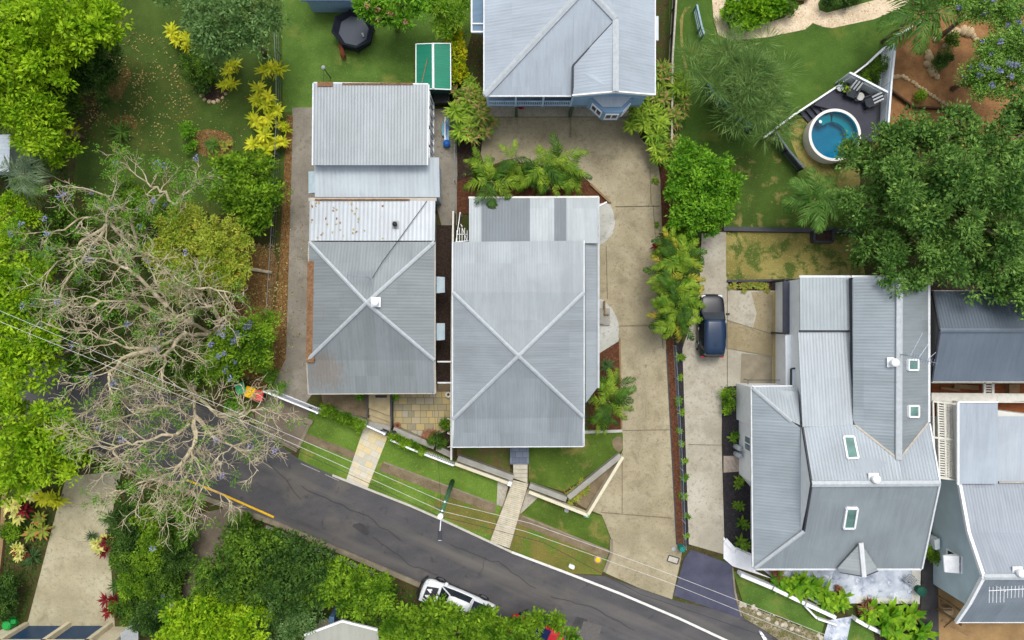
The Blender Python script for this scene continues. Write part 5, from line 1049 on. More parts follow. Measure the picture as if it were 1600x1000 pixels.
# sprigs of the tree in front of the ute
# ---- top centre
tree('frangipani', 'frangipani tree with pink blossom above the trampoline', 'tree', [(585, 12, 26, 4), (625, 12, 30, 4.2), (605, 22, 22, 3.8), (655, 8, 20, 4), (572, 8, 14, 3.6)], lf_citrus, .34, .11, .45, 60, bloom=(lf_pink, 14, .16))
tree('bamboo', 'drooping light green bamboo clump at the top beside the fence', 'bamboo', [(690, 15, 18, 3.4), (708, 25, 18, 3.2), (695, 42, 14, 2.8), (722, 10, 14, 3)], leafmat('bamboo_leaf', c(106, 156, 34), c(160, 196, 60), .3), .36, .07, .4, 70, jit=.7)
for px, py, r, h, lab in ((706, 75, 15, 1.9, 'yellow croton bush at the top of the hedge beside the green shed'), (714, 92, 13, 1.7, 'yellow-green croton bush beside the top of the green shed roof'), (717, 115, 13, 1.8, 'yellow speckled croton bush beside the bottom of the green shed roof'), (708, 55, 13, 1.7, 'light green croton bush below the bamboo')):
    shrub('croton_bush', lab, px, py, r, h, lf_croton, .24, .13, .3, 45, 'yellow croton hedge')
def cordy(items, what):
    for (px, py, s, h, k, lab) in items: plant('cordyline', lab, px, py, h, k, s, what)
cordy(((722, 148, .95, 1.7, 'cord', 'cordyline at the top left of the clump beside the veranda'), (742, 152, .9, 1.8, 'cord', 'brown-tipped cordyline against the veranda end'), (718, 172, .95, 1.6, 'cord_green', 'green cordyline on the left of the clump by the blue paddle boards'), (740, 176, 1.05, 2, 'cord', 'tall cordyline in the heart of the clump below the green shed'), (758, 180, .85, 1.6, 'cord', 'cordyline leaning over the concrete from the clump below the green shed'), (724, 200, .95, 1.7, 'cord_green', 'green cordyline at the lower left of the clump below the green shed'), (744, 204, .95, 1.7, 'cord', 'lowest cordyline of the clump below the green shed'), (734, 136, .8, 1.6, 'cord_green', 'small cordyline right under the green shed')), 'cordylines left of the blue house')
cordy(((1022, 115, .95, 1.8, 'cord_green', 'topmost cordyline of the clump right of the bay window'), (1046, 112, 1, 1.8, 'cord', 'brownish cordyline at the upper right of the clump by the bay window'), (1062, 132, .95, 1.7, 'cord_green', 'cordyline at the right edge of the clump by the bay window'), (1032, 140, 1.05, 2.1, 'cord', 'tall brown-tipped cordyline in the middle of the clump by the bay window'), (1008, 165, 1, 1.9, 'cord_green', 'green cordyline under the house corner by the bay window'), (1060, 158, .9, 1.7, 'cord', 'cordyline spreading to the lawn from the clump by the bay window'), (996, 188, .9, 1.6, 'cord_green', 'cordyline reaching over the concrete, leftmost in the clump by the bay window'), (1022, 190, 1.05, 1.9, 'cord_green', 'broad cordyline in the lower middle of the clump by the bay window'), (1048, 188, .95, 1.7, 'cord', 'cordyline at the lower right of the clump by the bay window'), (1026, 218, .95, 1.6, 'cord_green', 'cordyline second from the bottom of the clump by the bay window'), (1044, 215, .8, 1.5, 'cord', 'brownish cordyline at the bottom of the clump by the bay window'), (1032, 238, .75, 1.4, 'cord_green', 'lowest cordyline of the clump by the bay window, beside the citrus tree')), 'cordylines right of the blue house')
# ---- palms behind the centre house
for px, py, z, n, s, lab in ((768, 284, 3.6, 8, 1.05, 'palm arching over the left end of the patio roof'), (800, 248, 2.8, 6, .8, 'palm left of the middle in the bed behind the centre house'), (845, 258, 3.2, 7, .95, 'palm in the middle of the bed behind the centre house'), (872, 250, 3.0, 7, .95, 'palm right of the middle in the bed behind the centre house'), (893, 272, 3.0, 6, .8, 'rightmost palm in the bed behind the centre house, beside the concrete'), (824, 280, 2.8, 5, .7, 'low palm close to the gutter behind the centre house'), (752, 258, 2.4, 5, .6, 'small palm leftmost in the bed behind the centre house'), (862, 288, 3.2, 6, .75, 'palm with broad fronds touching the patio gutter')):
    palm(lab, px, py, z, n, 'green', s, 'palms behind the centre house')
tree('citrus_tree', 'bright green citrus tree beside the top of the driveway', 'tree', [(1075, 262, 34, 3.6), (1100, 285, 40, 4), (1062, 300, 26, 3.4), (1095, 325, 38, 3.8), (1072, 345, 24, 3.2), (1140, 292, 18, 3.2), (1115, 345, 22, 3.2), (1128, 265, 16, 3)], lf_citrus, .25, .14, .42, 70, dens=1.0)
for px, py, z, n, k, s, lab in ((1048, 382, 2.6, 9, 'gold', .85, 'golden cane palm at the top of the row beside the driveway'), (1066, 398, 3.0, 10, 'gold', .95, 'golden cane palm right of the topmost one in the driveway row'), (1042, 425, 2.8, 9, 'gold', .9, 'golden cane palm leaning over the driveway, third down the row'), (1070, 432, 3.2, 10, 'gold', .95, 'orange-tinged cane palm above the dark blue car'), (1052, 458, 3.2, 10, 'gold', 1.05, 'broad cane palm in the middle of the driveway row'), (1075, 470, 3.0, 9, 'gold', .9, 'cane palm overhanging the roof of the dark blue car'), (1042, 488, 2.8, 9, 'gold', .9, 'green cane palm near the lower end of the driveway row'), (1058, 505, 3.0, 9, 'gold', .95, 'orange-tipped cane palm at the lower end of the driveway row'), (1056, 405, 3.4, 8, 'green', .8, 'tall green palm rising inside the driveway row'), (1056, 482, 3.4, 8, 'green', .8, 'tall green palm near the dark blue car in the driveway row')):
    palm(lab, px, py, z, n, k, s, 'cane palms along the driveway')
for px, py, z, n, s, lab in ((952, 628, 2.6, 9, .95, 'bushy palm in the mulch bed at the corner of the centre house'), (958, 600, 2.4, 6, .7, 'smaller palm behind the bushy one in the mulch bed'), (940, 650, 1.8, 6, .6, 'low palm tucked against the house corner in the mulch bed')):
    palm(lab, px, py, z, n, 'green', s, 'palms in the side mulch bed')
plant('cordyline', 'grey-green spiky yucca in the side mulch bed under the eave', 947, 572, .5, 'dark_spike', 1.0)
plant('garden_plant', 'small spiky yucca at the mulch bed edge on the concrete side', 978, 612, .5, 'dark_spike', .8); plant('garden_plant', 'leafy clump in the mulch bed between yucca and palm', 943, 600, .4, 'trop_small', .6)
plant('garden_plant', 'reddish spiky plant at the top of the driveway palm row', 1029, 386, .5, 'red', .7)
# ---- right side
tree('casuarina', 'wispy grey-green casuarina spreading over the back lawn', 'tree', [(1105, 100, 30, 4.5), (1140, 90, 36, 5), (1180, 100, 36, 5), (1120, 140, 30, 4.6), (1165, 140, 40, 5.2), (1200, 130, 30, 4.6), (1190, 175, 34, 4.6), (1150, 180, 24, 4), (1205, 195, 24, 4)], lf_cas, 1.0, .035, .75, 90, dens=.55, jit=.22)
shrub('hedge', 'glossy clipped hedge inside the curve of the sandstone path', 1178, 22, 30, 1.2, lf_hedge, .26, .16, .28, 50, None, [(1150, 22, 17, 1.3), (1172, 18, 20, 1.4), (1195, 18, 18, 1.3), (1180, 2, 24, 1.3), (1160, 38, 10, 1.1), (1210, 6, 16, 1.2)])
shrub('shrub', 'small dark bush between the hedge and the red seat', 1232, 14, 11, .9, lf_mid)
shrub('shrub', 'dark hedge cut by the top edge beyond the sandstone path', 1310, -6, 16, 1.0, lf_dark, blobs=[(1295, 0, 12, 1), (1318, -4, 14, 1), (1340, -10, 16, 1)])
palm('feather palm at the top, beside the white fence end', 1436, 22, 4.4, 14, 'dark', 1.25, None, (0, 0))
palm('feather palm beside the round pool, above the dark planter box', 1272, 312, 3.6, 13, 'dark', 1.15, None, (0, 0))
tree('jacaranda', 'jacaranda with lilac blooms over the terraced red garden', 'tree', [(1550, 92, 32, 5.5), (1585, 70, 34, 6), (1530, 124, 24, 5), (1565, 120, 34, 5.5), (1600, 100, 30, 5.6), (1510, 112, 14, 4.6)], lf_jac2, .19, .08, .45, 130, dens=1.2, bloom=(lf_bloom, 40, .17))
tree('jacaranda', 'light green jacaranda crown cut by the top right corner', 'tree', [(1512, 8, 28, 5.5), (1550, 4, 34, 6), (1592, 12, 30, 6), (1482, 2, 18, 5), (1560, 30, 20, 5.5)], lf_jac2, .19, .08, .45, 130, dens=1.1, bloom=(lf_bloom, 20, .15))
tree('big_tree', 'very large dark green tree at the right covering roofs and garden', 'tree',
    [(1368, 268, 40, 6), (1348, 325, 40, 5.4), (1358, 390, 38, 5.4), (1420, 225, 40, 6.4), (1422, 300, 48, 8.5), (1408, 365, 46, 7), (1478, 212, 42, 7), (1492, 268, 46, 9.2), (1478, 338, 52, 8.6), (1470, 402, 44, 7.6), (1548, 228, 42, 8), (1562, 298, 48, 9.4), (1548, 368, 46, 8.4), (1542, 430, 40, 7), (1605, 200, 44, 8), (1610, 280, 50, 8.5), (1612, 440, 44, 7.5), (1575, 455, 26, 7), (1440, 425, 28, 7), (1395, 425, 26, 6.4), (1610, 170, 36, 7.6), (1335, 240, 26, 5), (1390, 210, 24, 6)], lf_forest, .28, .13, .75, 150, dens=.85, r0=.4, low=.7)
for px, py, r, h, mt, lab in ((1360, 115, 13, 1.2, lf_mid, 'green shrub in the triangular bed above the pool chairs'), (1372, 105, 11, 1.2, lf_mid, 'upper shrub in the triangular bed beside the white screen'), (1350, 128, 9, 1.0, lf_rich, 'low shrub in the triangular bed beside the grey boardwalk'), (1485, 62, 12, .8, lf_mid, 'low shrub ringed by boulders in the red garden'), (1470, 95, 14, .8, lf_dark, 'dark groundcover shrub in the lower boulder bed'), (1438, 150, 7, .5, lf_rich, 'tiny green shrub on the terraced bank')):
    shrub('shrub', lab, px, py, r, h, mt)
shrub('shrub', 'bright green shrub beside the white wall at the neighbour driveway', 1136, 626, 12, .9, lf_rich, blobs=[(1136, 618, 11, .9), (1136, 633, 11, .9)])
for i, (px, py, s) in enumerate(((1145, 685, 1), (1155, 750, 1.1), (1156, 790, 1), (1158, 816, 1.1), (1156, 846, 1.3))): plant('garden_plant', 'small green tuft in the black mulch beside the white house wall', px, py, .1, 'tuft', s * 1.5, 'tufts in the black mulch by the white wall')
for i, py in enumerate((562, 595, 622, 645, 672, 698, 722, 745, 776, 806, 836)): plant('groundcover', 'small green groundcover plant in the black strip beside the neighbour driveway', 1059 + (py - 560) * .05 + rnd.uniform(-2, 2), py + rnd.uniform(-4, 4), .1, 'tuft', rnd.uniform(.8, 1.3), 'groundcover along the black mulch strip')
for px in (1148, 1160, 1172, 1184, 1196): plant('garden_plant', 'bromeliad in the narrow bed below the dry turf', px, 447, .2, 'bromeliad', .8, 'bromeliads below the dry turf')
for px, py, s, lab in ((1222, 908, .75, 'broad-leaved tropical plant at the left end of the bed below the marble patio'), (1245, 915, .9, 'tropical plant second from the left below the marble patio'), (1270, 918, .85, 'tropical plant in the middle of the bed below the marble patio'), (1292, 932, .9, 'tropical plant drooping over the front wall below the marble patio'), (1318, 938, .7, 'tropical plant at the right end of the bed beside the stepping path'), (1385, 965, 1.1, 'large tropical plant at the bottom beside the dark side lane'), (1420, 962, .95, 'tropical plant against the dark side lane'), (1396, 990, 1.05, 'tropical plant cut by the bottom edge right of the stepping path'), (1362, 955, .8, 'tropical plant beside the rusty bromeliads'), (1440, 990, .9, 'tropical plant in the bottom corner of the lane bed')):
    plant('tropical_plant', lab, px, py, .5, 'trop', s, 'broad-leaved plants along the marble patio')
for px, py, s, lab in ((1212, 897, 1.1, 'rust-brown bromeliad clump at the patio corner by the house'), (1352, 945, 1.2, 'rust-pink bromeliad clump beside the stepping path'), (1432, 962, .8, 'rusty bromeliad among the tropical plants by the side lane'), (1310, 922, .8, 'brown bromeliad behind the middle tropical plants')): plant('bromeliad', lab, px, py, .3, 'rust', s, 'rusty bromeliads')
shrub('shrub', 'small green bush between the grey house and the side lane', 1456, 866, 11, .9, lf_rich, blobs=[(1452, 862, 9, .9), (1460, 870, 8, .8)])
# ---- front of the cottage and the centre house
hb = [(506 + i * 7.2, 640 + i * 2.9, 8, 1.0 + .15 * (i % 3)) for i in range(9)]
shrub('hedge', 'leafy green hedge along the cottage front wall, left of the gate', 0, 0, 0, 0, lf_rich, .13, .08, .2, 40, None, hb, 'hedge')
hb = [(612 + i * 6.5, 682 + i * 3.1, 7, .9 + .15 * (i % 2)) for i in range(8)]
shrub('hedge', 'thin hedge growing through the white fence right of the cottage gate', 0, 0, 0, 0, lf_rich, .13, .08, .2, 40, None, hb, 'hedge')
shrub('shrub', 'round dark green clipped shrub in the corner of the cottage patio', 684, 690, 13, 1.1, lf_mid, .1, .06, .2, 60)
plant('bromeliad', 'rusty red bromeliad beside the round clipped shrub', 668, 680, .3, 'rust', 1.0); shrub('shrub', 'small green pot shrub by the trellis beside the centre house', 697, 664, 8, .8, lf_rich)
for px, lab in ((559, 'hanging fern left of the cottage front door'), (614, 'hanging fern right of the cottage front door')): plant('fern', lab, px, 621, .9, 'fern', .8, 'ferns at the cottage door')
for i, (px, py, s, k) in enumerate(((888, 775, 1, 'bromeliad'), (897, 768, 1.1, 'bromeliad'), (906, 762, 1.1, 'bromeliad'), (916, 756, .9, 'bromeliad'), (902, 776, .9, 'tuft'), (914, 770, .8, 'bromeliad'))): plant('garden_plant', 'yellow-green low plant in the triangular planter by the cream wall', px, py, .2, k, s, 'plants in the triangular planter')
plant('garden_plant', 'weed growing from the driveway joint near the citrus tree', 1022, 282, .1, 'tuft', 1.0); plant('garden_plant', 'second weed in the driveway joint beside the mulch strip', 1026, 350, .1, 'tuft', .8)

shrub('understory', 'dark green understory beneath the cane palms along the driveway', 0, 0, 0, 0, lf_mid, .24, .09, .36, 45, None, [(1050 + 5 * (i % 3), 365 + i * 16, 17, 1.1 + .2 * (i % 2)) for i in range(10)])
shrub('understory', 'low dark ferny cover in the bed under the rear palms', 0, 0, 0, 0, lf_mid, .24, .08, .34, 40, None, [(750 + i * 20, 272 + 6 * (i % 2), 15, .8) for i in range(8)])
shrub('shrub', 'bushy green shrub filling the gap between the citrus tree and the cane palms', 1062, 362, 20, 1.8, lf_rich, .2, .1, .34, 60)
# ------------------------------------------------------------------ fences, walls, small objects
Z = Vector((0, 0, 1))
def up(p, z): return Vector((p.x, p.y, z))
def fence(name, label, pts, h, style, mat, rail=None, group=None, z0=0.0, cat='fence', step=2.0):
    """style: 'wire', 'board', 'rail', 'picket'"""
    p = [P(*q) for q in pts]; o = thing(name, label, cat, up(p[0], z0), 0, group); posts = MB(); body = MB(); rl = MB()
    for i in range(len(p) - 1):
        a, b = p[i], p[i + 1]; L = (b - a).length; n = max(1, round(L / step)); d = (b - a).normalized()
        for k in range(n + (i == len(p) - 2)):
            q = a + d * (L * k / n); s = .05 if style == 'wire' else .09; posts.beam(up(q, z0), up(q, z0 + h), s, s)
        if style == 'wire':
            for z in (.25, .6, .95): rl.tube([up(a, z0 + h * z), up(b, z0 + h * z)], .006, 4)
            rl.tube([up(a, z0 + h), up(b, z0 + h)], .014, 5)
        elif style in ('board', 'picket'):
            w = .14 if style == 'board' else .07; gap = .012 if style == 'board' else .06; m = int(L / (w + gap))
            off = Vector((-d.y, d.x, 0)) * .06
            for k in range(m):
                q = a + d * ((k + .5) * L / m) + off; body.beam(up(q, z0 + .04), up(q, z0 + h - .06 + rnd.uniform(-.015, .015)), w, .022, up=Vector((-d.y, d.x, 0)))
            for z in (.2, .8): rl.beam(up(a, z0 + h * z), up(b, z0 + h * z), .05, .08)
            rl.beam(up(a, z0 + h + .02), up(b, z0 + h + .02), .12, .04)
        else:
            for z in (.2, .5, .8): rl.beam(up(a, z0 + h * z), up(b, z0 + h * z), .04, .1)
            rl.beam(up(a, z0 + h + .03), up(b, z0 + h + .03), .12, .05)
    posts.each('post', mat, o)
    if body.v: body.build('boards', mat, o)
    rl.build('rails', rail or mat, o); return o
def lowwall(name, label, pts, w, h, mat, z0=0, cat='wall', group=None, top=None):
    m = MB(); p = [P(*q) for q in pts]
    for i in range(len(p) - 1):
        d = (p[i + 1] - p[i]).normalized() * (w / 2 if i else 0); m.beam(up(p[i] + d, z0 + h / 2), up(p[i + 1], z0 + h / 2), w, h)
    return tag(m.build(name, mat), label, cat, group)
m_wire = plain('galvanised_wire', c(148, 160, 158), .45, .4, .15, 6, .3)
m_greenwire = plain('green_wire', c(86, 122, 100), .5, .3)
fence('wire_fence', 'long thin wire fence running down the left garden beside the yellow dracaenas', [(436, 40), (440, 130), (440, 200), (436, 290), (432, 370), (427, 450), (420, 560)], 1.15, 'wire', m_greenwire, m_wire)
fence('paling_fence', 'narrow paling fence in the alley between the cottage and centre house', [(711, 335), (709, 480), (708, 612), (708, 712)], 1.5, 'board', plain('weathered_paling', c(120, 116, 104), .8, .1, .2, 3), m_offwhite)
fence('wire_fence', 'upper metal fence between the cottage back yard and the cordylines', [(713, 190), (711, 335)], 1.3, 'wire', m_grey, m_wire)
m = MB()
for y in (565, 598): m.beam(P(684, y, 1.6), P(708, y, 1.6), .1, .12)
o = thing('alley_gate', 'two white cross beams over the alley between the cottage and centre house', 'gate', P(696, 580)); m.build('beam', m_white, o)
MB().beam(P(684, 565, 0), P(684, 565, 1.55), .08, .08).beam(P(684, 598, 0), P(684, 598, 1.55), .08, .08).build('posts', m_white, o)
fence('garden_fence', 'low metal post and wire fence along the bark mulch strip beside the driveway', [(1051, 540), (1060, 690), (1067, 852)], .95, 'wire', m_grey, plain('bluish_rail', c(128, 146, 158), .4, .4, .1, 4, .3))
fence('timber_fence', 'grey weathered paling fence behind the blue house and back lawn', [(1051, -20), (1046, 60), (1043, 108), (1042, 230)], 1.5, 'board', plain('grey_paling', c(104, 100, 90), .8, .1, .2, 3), plain('pale_capping', c(170, 166, 150), .7, .2))
fence('pool_fence', 'white-capped diagonal fence between the back lawn and the pool deck', [(1185, 221), (1230, 187), (1300, 141), (1345, 107), (1378, 76)], 1.0, 'rail', m_char, m_white)
fence('pool_fence', 'short white fence end beside the feather palm at the top right', [(1386, 66), (1405, 56), (1424, 44)], 1.2, 'board', m_white, m_white)
fence('mesh_fence', 'dark teal fence half hidden under the casuarina on the back lawn', [(1098, 140), (1112, 158), (1145, 185), (1168, 208)], 1.2, 'board', plain('teal_mesh', c(34, 66, 74), .6, .3), plain('teal_rail', c(70, 120, 130), .5, .3))
fence('mesh_fence', 'short charcoal fence on the grass left of the round pool', [(1203, 212), (1222, 240), (1246, 268)], 1.1, 'board', m_char, plain('charcoal_rail', c(74, 84, 98), .45, .4))
fence('clothes_rail', 'slim pale blue-grey rail standing on the back lawn above the casuarina', [(1083, 18), (1090, 50), (1094, 62)], 1.0, 'rail', plain('rail_blue', c(112, 142, 158), .4, .4), plain('rail_blue', None))
lowwall('garden_edge', 'dark timber edging between the shaded lawn and the dry turf', [(1129, 358), (1345, 362)], .3, .28, m_char, cat='edging')
lowwall('garden_edge', 'dark edging board along the lower side of the dry turf', [(1135, 439), (1232, 438)], .16, .25, m_char, cat='edging')
lowwall('cream_wall', 'cream-capped front wall on the left of the centre house steps', [(712, 721), (797, 752)], .21, .8, m_cream)
lowwall('retaining_wall', 'grey concrete retaining wall behind the left cream wall', [(716, 713), (802, 744)], .4, .7, m_greywall)
lowwall('cream_wall', 'cream-capped wall right of the front steps ending at the driveway triangle', [(826, 765), (917, 801)], .21, .7, m_cream)
lowwall('cream_wall', 'cream-capped diagonal wall along the driveway side of the triangular planter', [(917, 800), (971, 711)], .21, .7, m_cream)
lowwall('retaining_wall', 'grey concrete wall with a corner around the front lawn of the centre house', [(827, 756), (884, 777), (968, 709)], .36, .6, m_greywall)
lowwall('retaining_wall', 'grey concrete kerb wall in front of the cottage yard', [(508, 636), (575, 660), (612, 668), (680, 696), (708, 710)], .4, .5, m_greywall)
lowwall('pillar', 'small white gate pillar at the top of the pedestrian ramp', [(794, 750), (799, 752)], .3, 1.0, m_white, cat='pillar')
lowwall('garden_edge', 'timber sleeper edging along the left of the croton bed', [(12, 750), (8, 830), (0, 900)], .3, .3, m_timber, cat='edging')
lowwall('front_wall', 'white front wall along the black driveway corner and tropical bed', [(1152, 892), (1200, 912), (1250, 936), (1298, 958)], .24, .8, m_white)
lowwall('front_wall', 'short white wall right of the stepping path under the tropical plants', [(1330, 962), (1348, 972), (1372, 984)], .24, .7, m_white)
lowwall('white_edging', 'white angled edging board on the front verge beside the stepping path', [(1253, 942), (1272, 962), (1302, 972)], .12, .5, m_white, cat='edging')
lowwall('garden_wall', 'low white wall in front of the driveway end beside the grey house', [(1132, 842), (1146, 858), (1176, 872)], .3, .25, m_white)
fence('white_fence', 'thin white picket fence growing through the cottage hedge', [(614, 684), (650, 700), (710, 723)], .9, 'picket', m_white, m_white)
def gate(label, a, b, h, mat):
    a, b = P(*a), P(*b); o = thing('white_gate', label, 'gate', a); d = (b - a).normalized(); n = int((b - a).length / .16); m = MB()
    for i in range(n): q = a + d * ((i + .5) * (b - a).length / n); m.beam(up(q, .08), up(q, h), .13, .025, up=Vector((-d.y, d.x, 0)))
    m.build('panel', mat, o); f = MB(); f.beam(up(a, h + .03), up(b, h + .03), .11, .07).beam(up(a, .12) + Vector((.02, .05, 0)), up(b, .12) + Vector((.02, .05, 0)), .05, .1)
    for q in (a, b): f.beam(up(q, 0), up(q, h + .15), .14, .14)
    f.build('frame', m_white, o); MB().beam(up(a.lerp(b, .8), h * .7), up(a.lerp(b, .86), h * .7), .12, .12).build('latch', m_black, o); return o
m_gatew = plain('gate_paint', c(198, 206, 222), .5, .3, .06, 3)
gate('long white driveway gate beside the cottage bins', (424, 609), (504, 641), 1.25, m_gatew)
gate('short white pedestrian gate at the head of the flagstone walk', (567, 657), (605, 674), 1.0, m_gatew)
o = thing('bicycle_rack', 'black iron ornament behind the white pedestrian gate', 'ornament', P(606, 672)); m = MB()
for i in range(5): m.beam(P(599 + i * 3, 670 + i * 1.4, .3), P(600 + i * 3, 672 + i * 1.4, .9), .06, .06)
m.beam(P(598, 670, .5), P(615, 677, .5), .08, .08).build('bars', m_black, o); MB().lathe(P(616, 676, .5), [(.16, 0), (.2, .18), (.16, .35)], 10).build('pot', m_black, o)
# pedestrian ramp of boards
o = thing('boardwalk', 'pale slatted timber ramp from the road edge up to the centre house steps', 'ramp', P(797, 800)); m = MB()
a0, b0, a1, b1 = (802, 748), (825, 754), (766, 845), (796, 856)
n = 34
for i in range(n):
    f = (i + .5) / n; p = P(a0[0] + (a1[0] - a0[0]) * f, a0[1] + (a1[1] - a0[1]) * f); q = P(b0[0] + (b1[0] - b0[0]) * f, b0[1] + (b1[1] - b0[1]) * f); z = .34 - .24 * f; m.beam(up(p, z), up(q, z), .12, .05)
m.build('boards', plain('pale_boards', c(190, 182, 160), .75, .2, .14, 3), o); m = MB()
for s, e in ((a0, a1), (b0, b1)): m.beam(up(P(*s), .26), up(P(*e), .04), .1, .16)
m.build('bearers', m_footpath, o)
# power pole and wires
o = thing('power_pole', 'green-treated power pole with cross-arm and street lamp over the road', 'pole', P(707, 752)); pb, pt = P(707, 752), P(685, 797, 8.2); pt = up(pb, 8.6); pt.x += .05
MB().tube([pb - Z * .2, pb.lerp(pt, .5), pt], [.17, .14, .11], 10).build('pole', m_greenwood, o, smooth=True)
MB().tube([pt - Z * .1, pt + Z * .12], .16, 12).build('cap', m_white, o)
arm = Vector((.28, .96, 0)).normalized(); rd = Vector((.92, -.39, 0))
MB().beam(pt - Z * .35 - arm * .2, pt - Z * .35 + arm * .9, .09, .11).beam(pt - Z * 1.2 - rd * .5, pt - Z * 1.2 + rd * .2, .08, .1).build('cross_arm', m_greenwood, o)
for k in (.25, .8): MB().lathe(pt - Z * .3 + arm * k, [(.05, 0), (.07, .08), (.03, .16)], 8).build('insulator', m_white, o)
la = pt - Z * .6; le = la + Vector((-.08, -1.0, .15)); am = MB().tube([la, la.lerp(le, .5) + Z * .05, le], .03, 6).build('lamp_arm', m_white, o)
MB().box(le.x, le.y - .28, le.z, .26, .55, .14).build('lamp_head', m_char, o, fix=True, bevel=.04); MB().box(le.x, le.y - .42, le.z - .01, .23, .3, .15).build('lamp_lens', m_palewall, o, fix=True, bevel=.03)
WIRES = []
def wire(label, pts, z, r, mat, sag=.35):
    ps = []; q = [p if isinstance(p, Vector) else P(*p, z) for p in pts]
    for i in range(len(q) - 1):
        for k in range(10): f = k / 10; ps.append(q[i].lerp(q[i + 1], f) - Z * sag * 4 * f * (1 - f))
    ps.append(q[-1]); t = MB().tube(ps, r, 5); tag(t.build('power_line', mat), label, 'wire', 'power lines along the road')
m_wirew = plain('pale_wire', c(206, 208, 204), .5, .4); m_wired = plain('dark_wire', c(44, 44, 46), .6, .3)
i1, i2 = pt - Z * .15 + arm * .25, pt - Z * .15 + arm * .8
wire('lower pale power line crossing the road verge', [(-60, 478), (390, 663), i1, (820, 830), (1050, 912), (1320, 1022)], 8.2, .011, m_wirew, .05)
wire('upper pale power line crossing the road verge', [(-60, 460), (395, 655), i2, (830, 818), (1055, 900), (1330, 1008)], 8.2, .011, m_wirew, .05)
wire('dark power line running through the top of the pole', [(-60, 500), (400, 675), pt + Z * .05, (850, 848), (1000, 928), (1240, 1010)], 8.2, .014, m_wired, .05)
wire('dark service line from the pole to the cottage eave', [pt - Z * .5, Vector((P(676, 612, 3.2)))], 8, .009, m_wired, .3)
# ground fittings
o = thing('hydrant_cover', 'yellow round hydrant lid in a concrete ring on the dry verge', 'cover', P(934, 874)); MB().lathe(P(934, 874), [(.3, 0), (.3, .08), (.2, .09), (.2, .05)], 20).build('ring', m_kerb, o, smooth=False); MB().lathe(P(934, 874, .0) + Z * .05, [(.19, 0), (.19, .05), (.1, .07)], 18).build('lid', m_yellowline, o)
def lid(name, label, quad, z, mat, rim=None, cat='cover'):
    p = [P(*q) for q in quad]; o = thing(name, label, cat, p[0]); MB().prism(p, 0, z).build('lid', mat, o, fix=True); m = MB()
    for i in range(4): m.beam(up(p[i], z / 2), up(p[(i + 1) % 4], z / 2), .07, z + .02)
    m.build('rim', rim or m_grey, o); return o
lid('pit_cover', 'grey rectangular pit cover in the driveway beside the dark blue drive', [(1045, 867), (1061, 872), (1058, 881), (1042, 876)], .06, plain('pit_grey', c(176, 172, 160), .8, .2), m_char)
lid('meter_cover', 'green square meter box in the grass at the cream wall corner', [(913, 800), (920, 801), (919, 807), (912, 806)], .25, plain('meter_green', c(110, 176, 138), .6, .3), plain('meter_green', None))
lid('meter_cover', 'pale grey meter lid in the verge grass left of the green meter box', [(884, 792), (889, 794), (887, 800), (882, 798)], .12, m_grey)
lid('meter_cover', 'small grey lid beside the teal box at the driveway corner', [(1050, 854), (1055, 855), (1054, 860), (1049, 859)], .1, m_grey)
lid('letterbox', 'teal letterbox at the driveway corner', [(1059, 850), (1065, 850), (1065, 856), (1059, 856)], .8, plain('teal_box', c(22, 120, 112), .5, .3), plain('teal_box', None), 'letterbox')
lid('stone_block', 'pale stone block on the verge at the end of the cottage driveway', [(477, 652), (490, 657), (487, 663), (476, 659)], .2, m_kerb, m_kerb, 'stone')
lid('utility_box', 'pale box lying on the dry verge left of the yellow hydrant lid', [(890, 881), (897, 884), (896, 888), (889, 885)], .15, m_white, m_white, 'box')
lid('road_marker', 'white marker stone at the kerb below the stony bank', [(1186, 986), (1189, 987), (1197, 998), (1193, 999)], .15, m_white, m_white, 'marker')
# bins
def bin_(label, px, py, rz, body, top):
    o = thing('wheelie_bin', label, 'bin', P(px, py), rz, 'wheelie bins beside the gate'); b = wloc(o); WORLD[o] = Vector((0, 0, 0)); m = MB(); m.loft([[(x * w, y * w * 1.15, z) for x, y in ((-1, -1), (1, -1), (1, 1), (-1, 1))] for z, w in ((.05, .22), (1.0, .29))]).build('body', body, o, fix=True)
    MB().loft([[(x * w, y * w * 1.15 + .02, z) for x, y in ((-1, -1), (1, -1), (1, 1), (-1, 1))] for z, w in ((1.0, .33), (1.05, .33), (1.1, .27))]).build('lid', top, o, fix=True)
    MB().tube([(-.24, -.42, .98), (.24, -.42, .98)], .025, 6).build('handle', body, o)
    for s in (-1, 1): MB().tube([(s * .2, -.3, .1), (s * .27, -.3, .1)], .1, 10).build('wheel', m_black, o)
m_bin = plain('bin_body', c(46, 70, 56), .5, .3)
bin_('green-lidded wheelie bin, leftmost of the three bins', 385, 605, R(20), m_bin, plain('bin_green', c(66, 176, 118), .45, .35)); bin_('yellow-lidded wheelie bin between the green and red ones', 398.5, 611, R(-20), m_bin, plain('bin_yellow', c(252, 190, 10), .45, .35)); bin_('red-lidded wheelie bin next to the white driveway gate', 412, 616, R(-8), m_bin, plain('bin_red', c(214, 66, 74), .45, .35))
o = thing('compost_bin', 'bright green compost bin in the bottom left corner by the garage', 'bin', P(22, 970)); MB().lathe(P(21, 971), [(.38, 0), (.32, .7), (.2, .8)], 14).build('body', plain('compost_green', c(26, 150, 66), .45, .35), o); MB().box(*P(21, 971, .86).xy, .86, .34, .3, .1).build('lid', plain('compost_green', None), o, fix=True, bevel=.03)
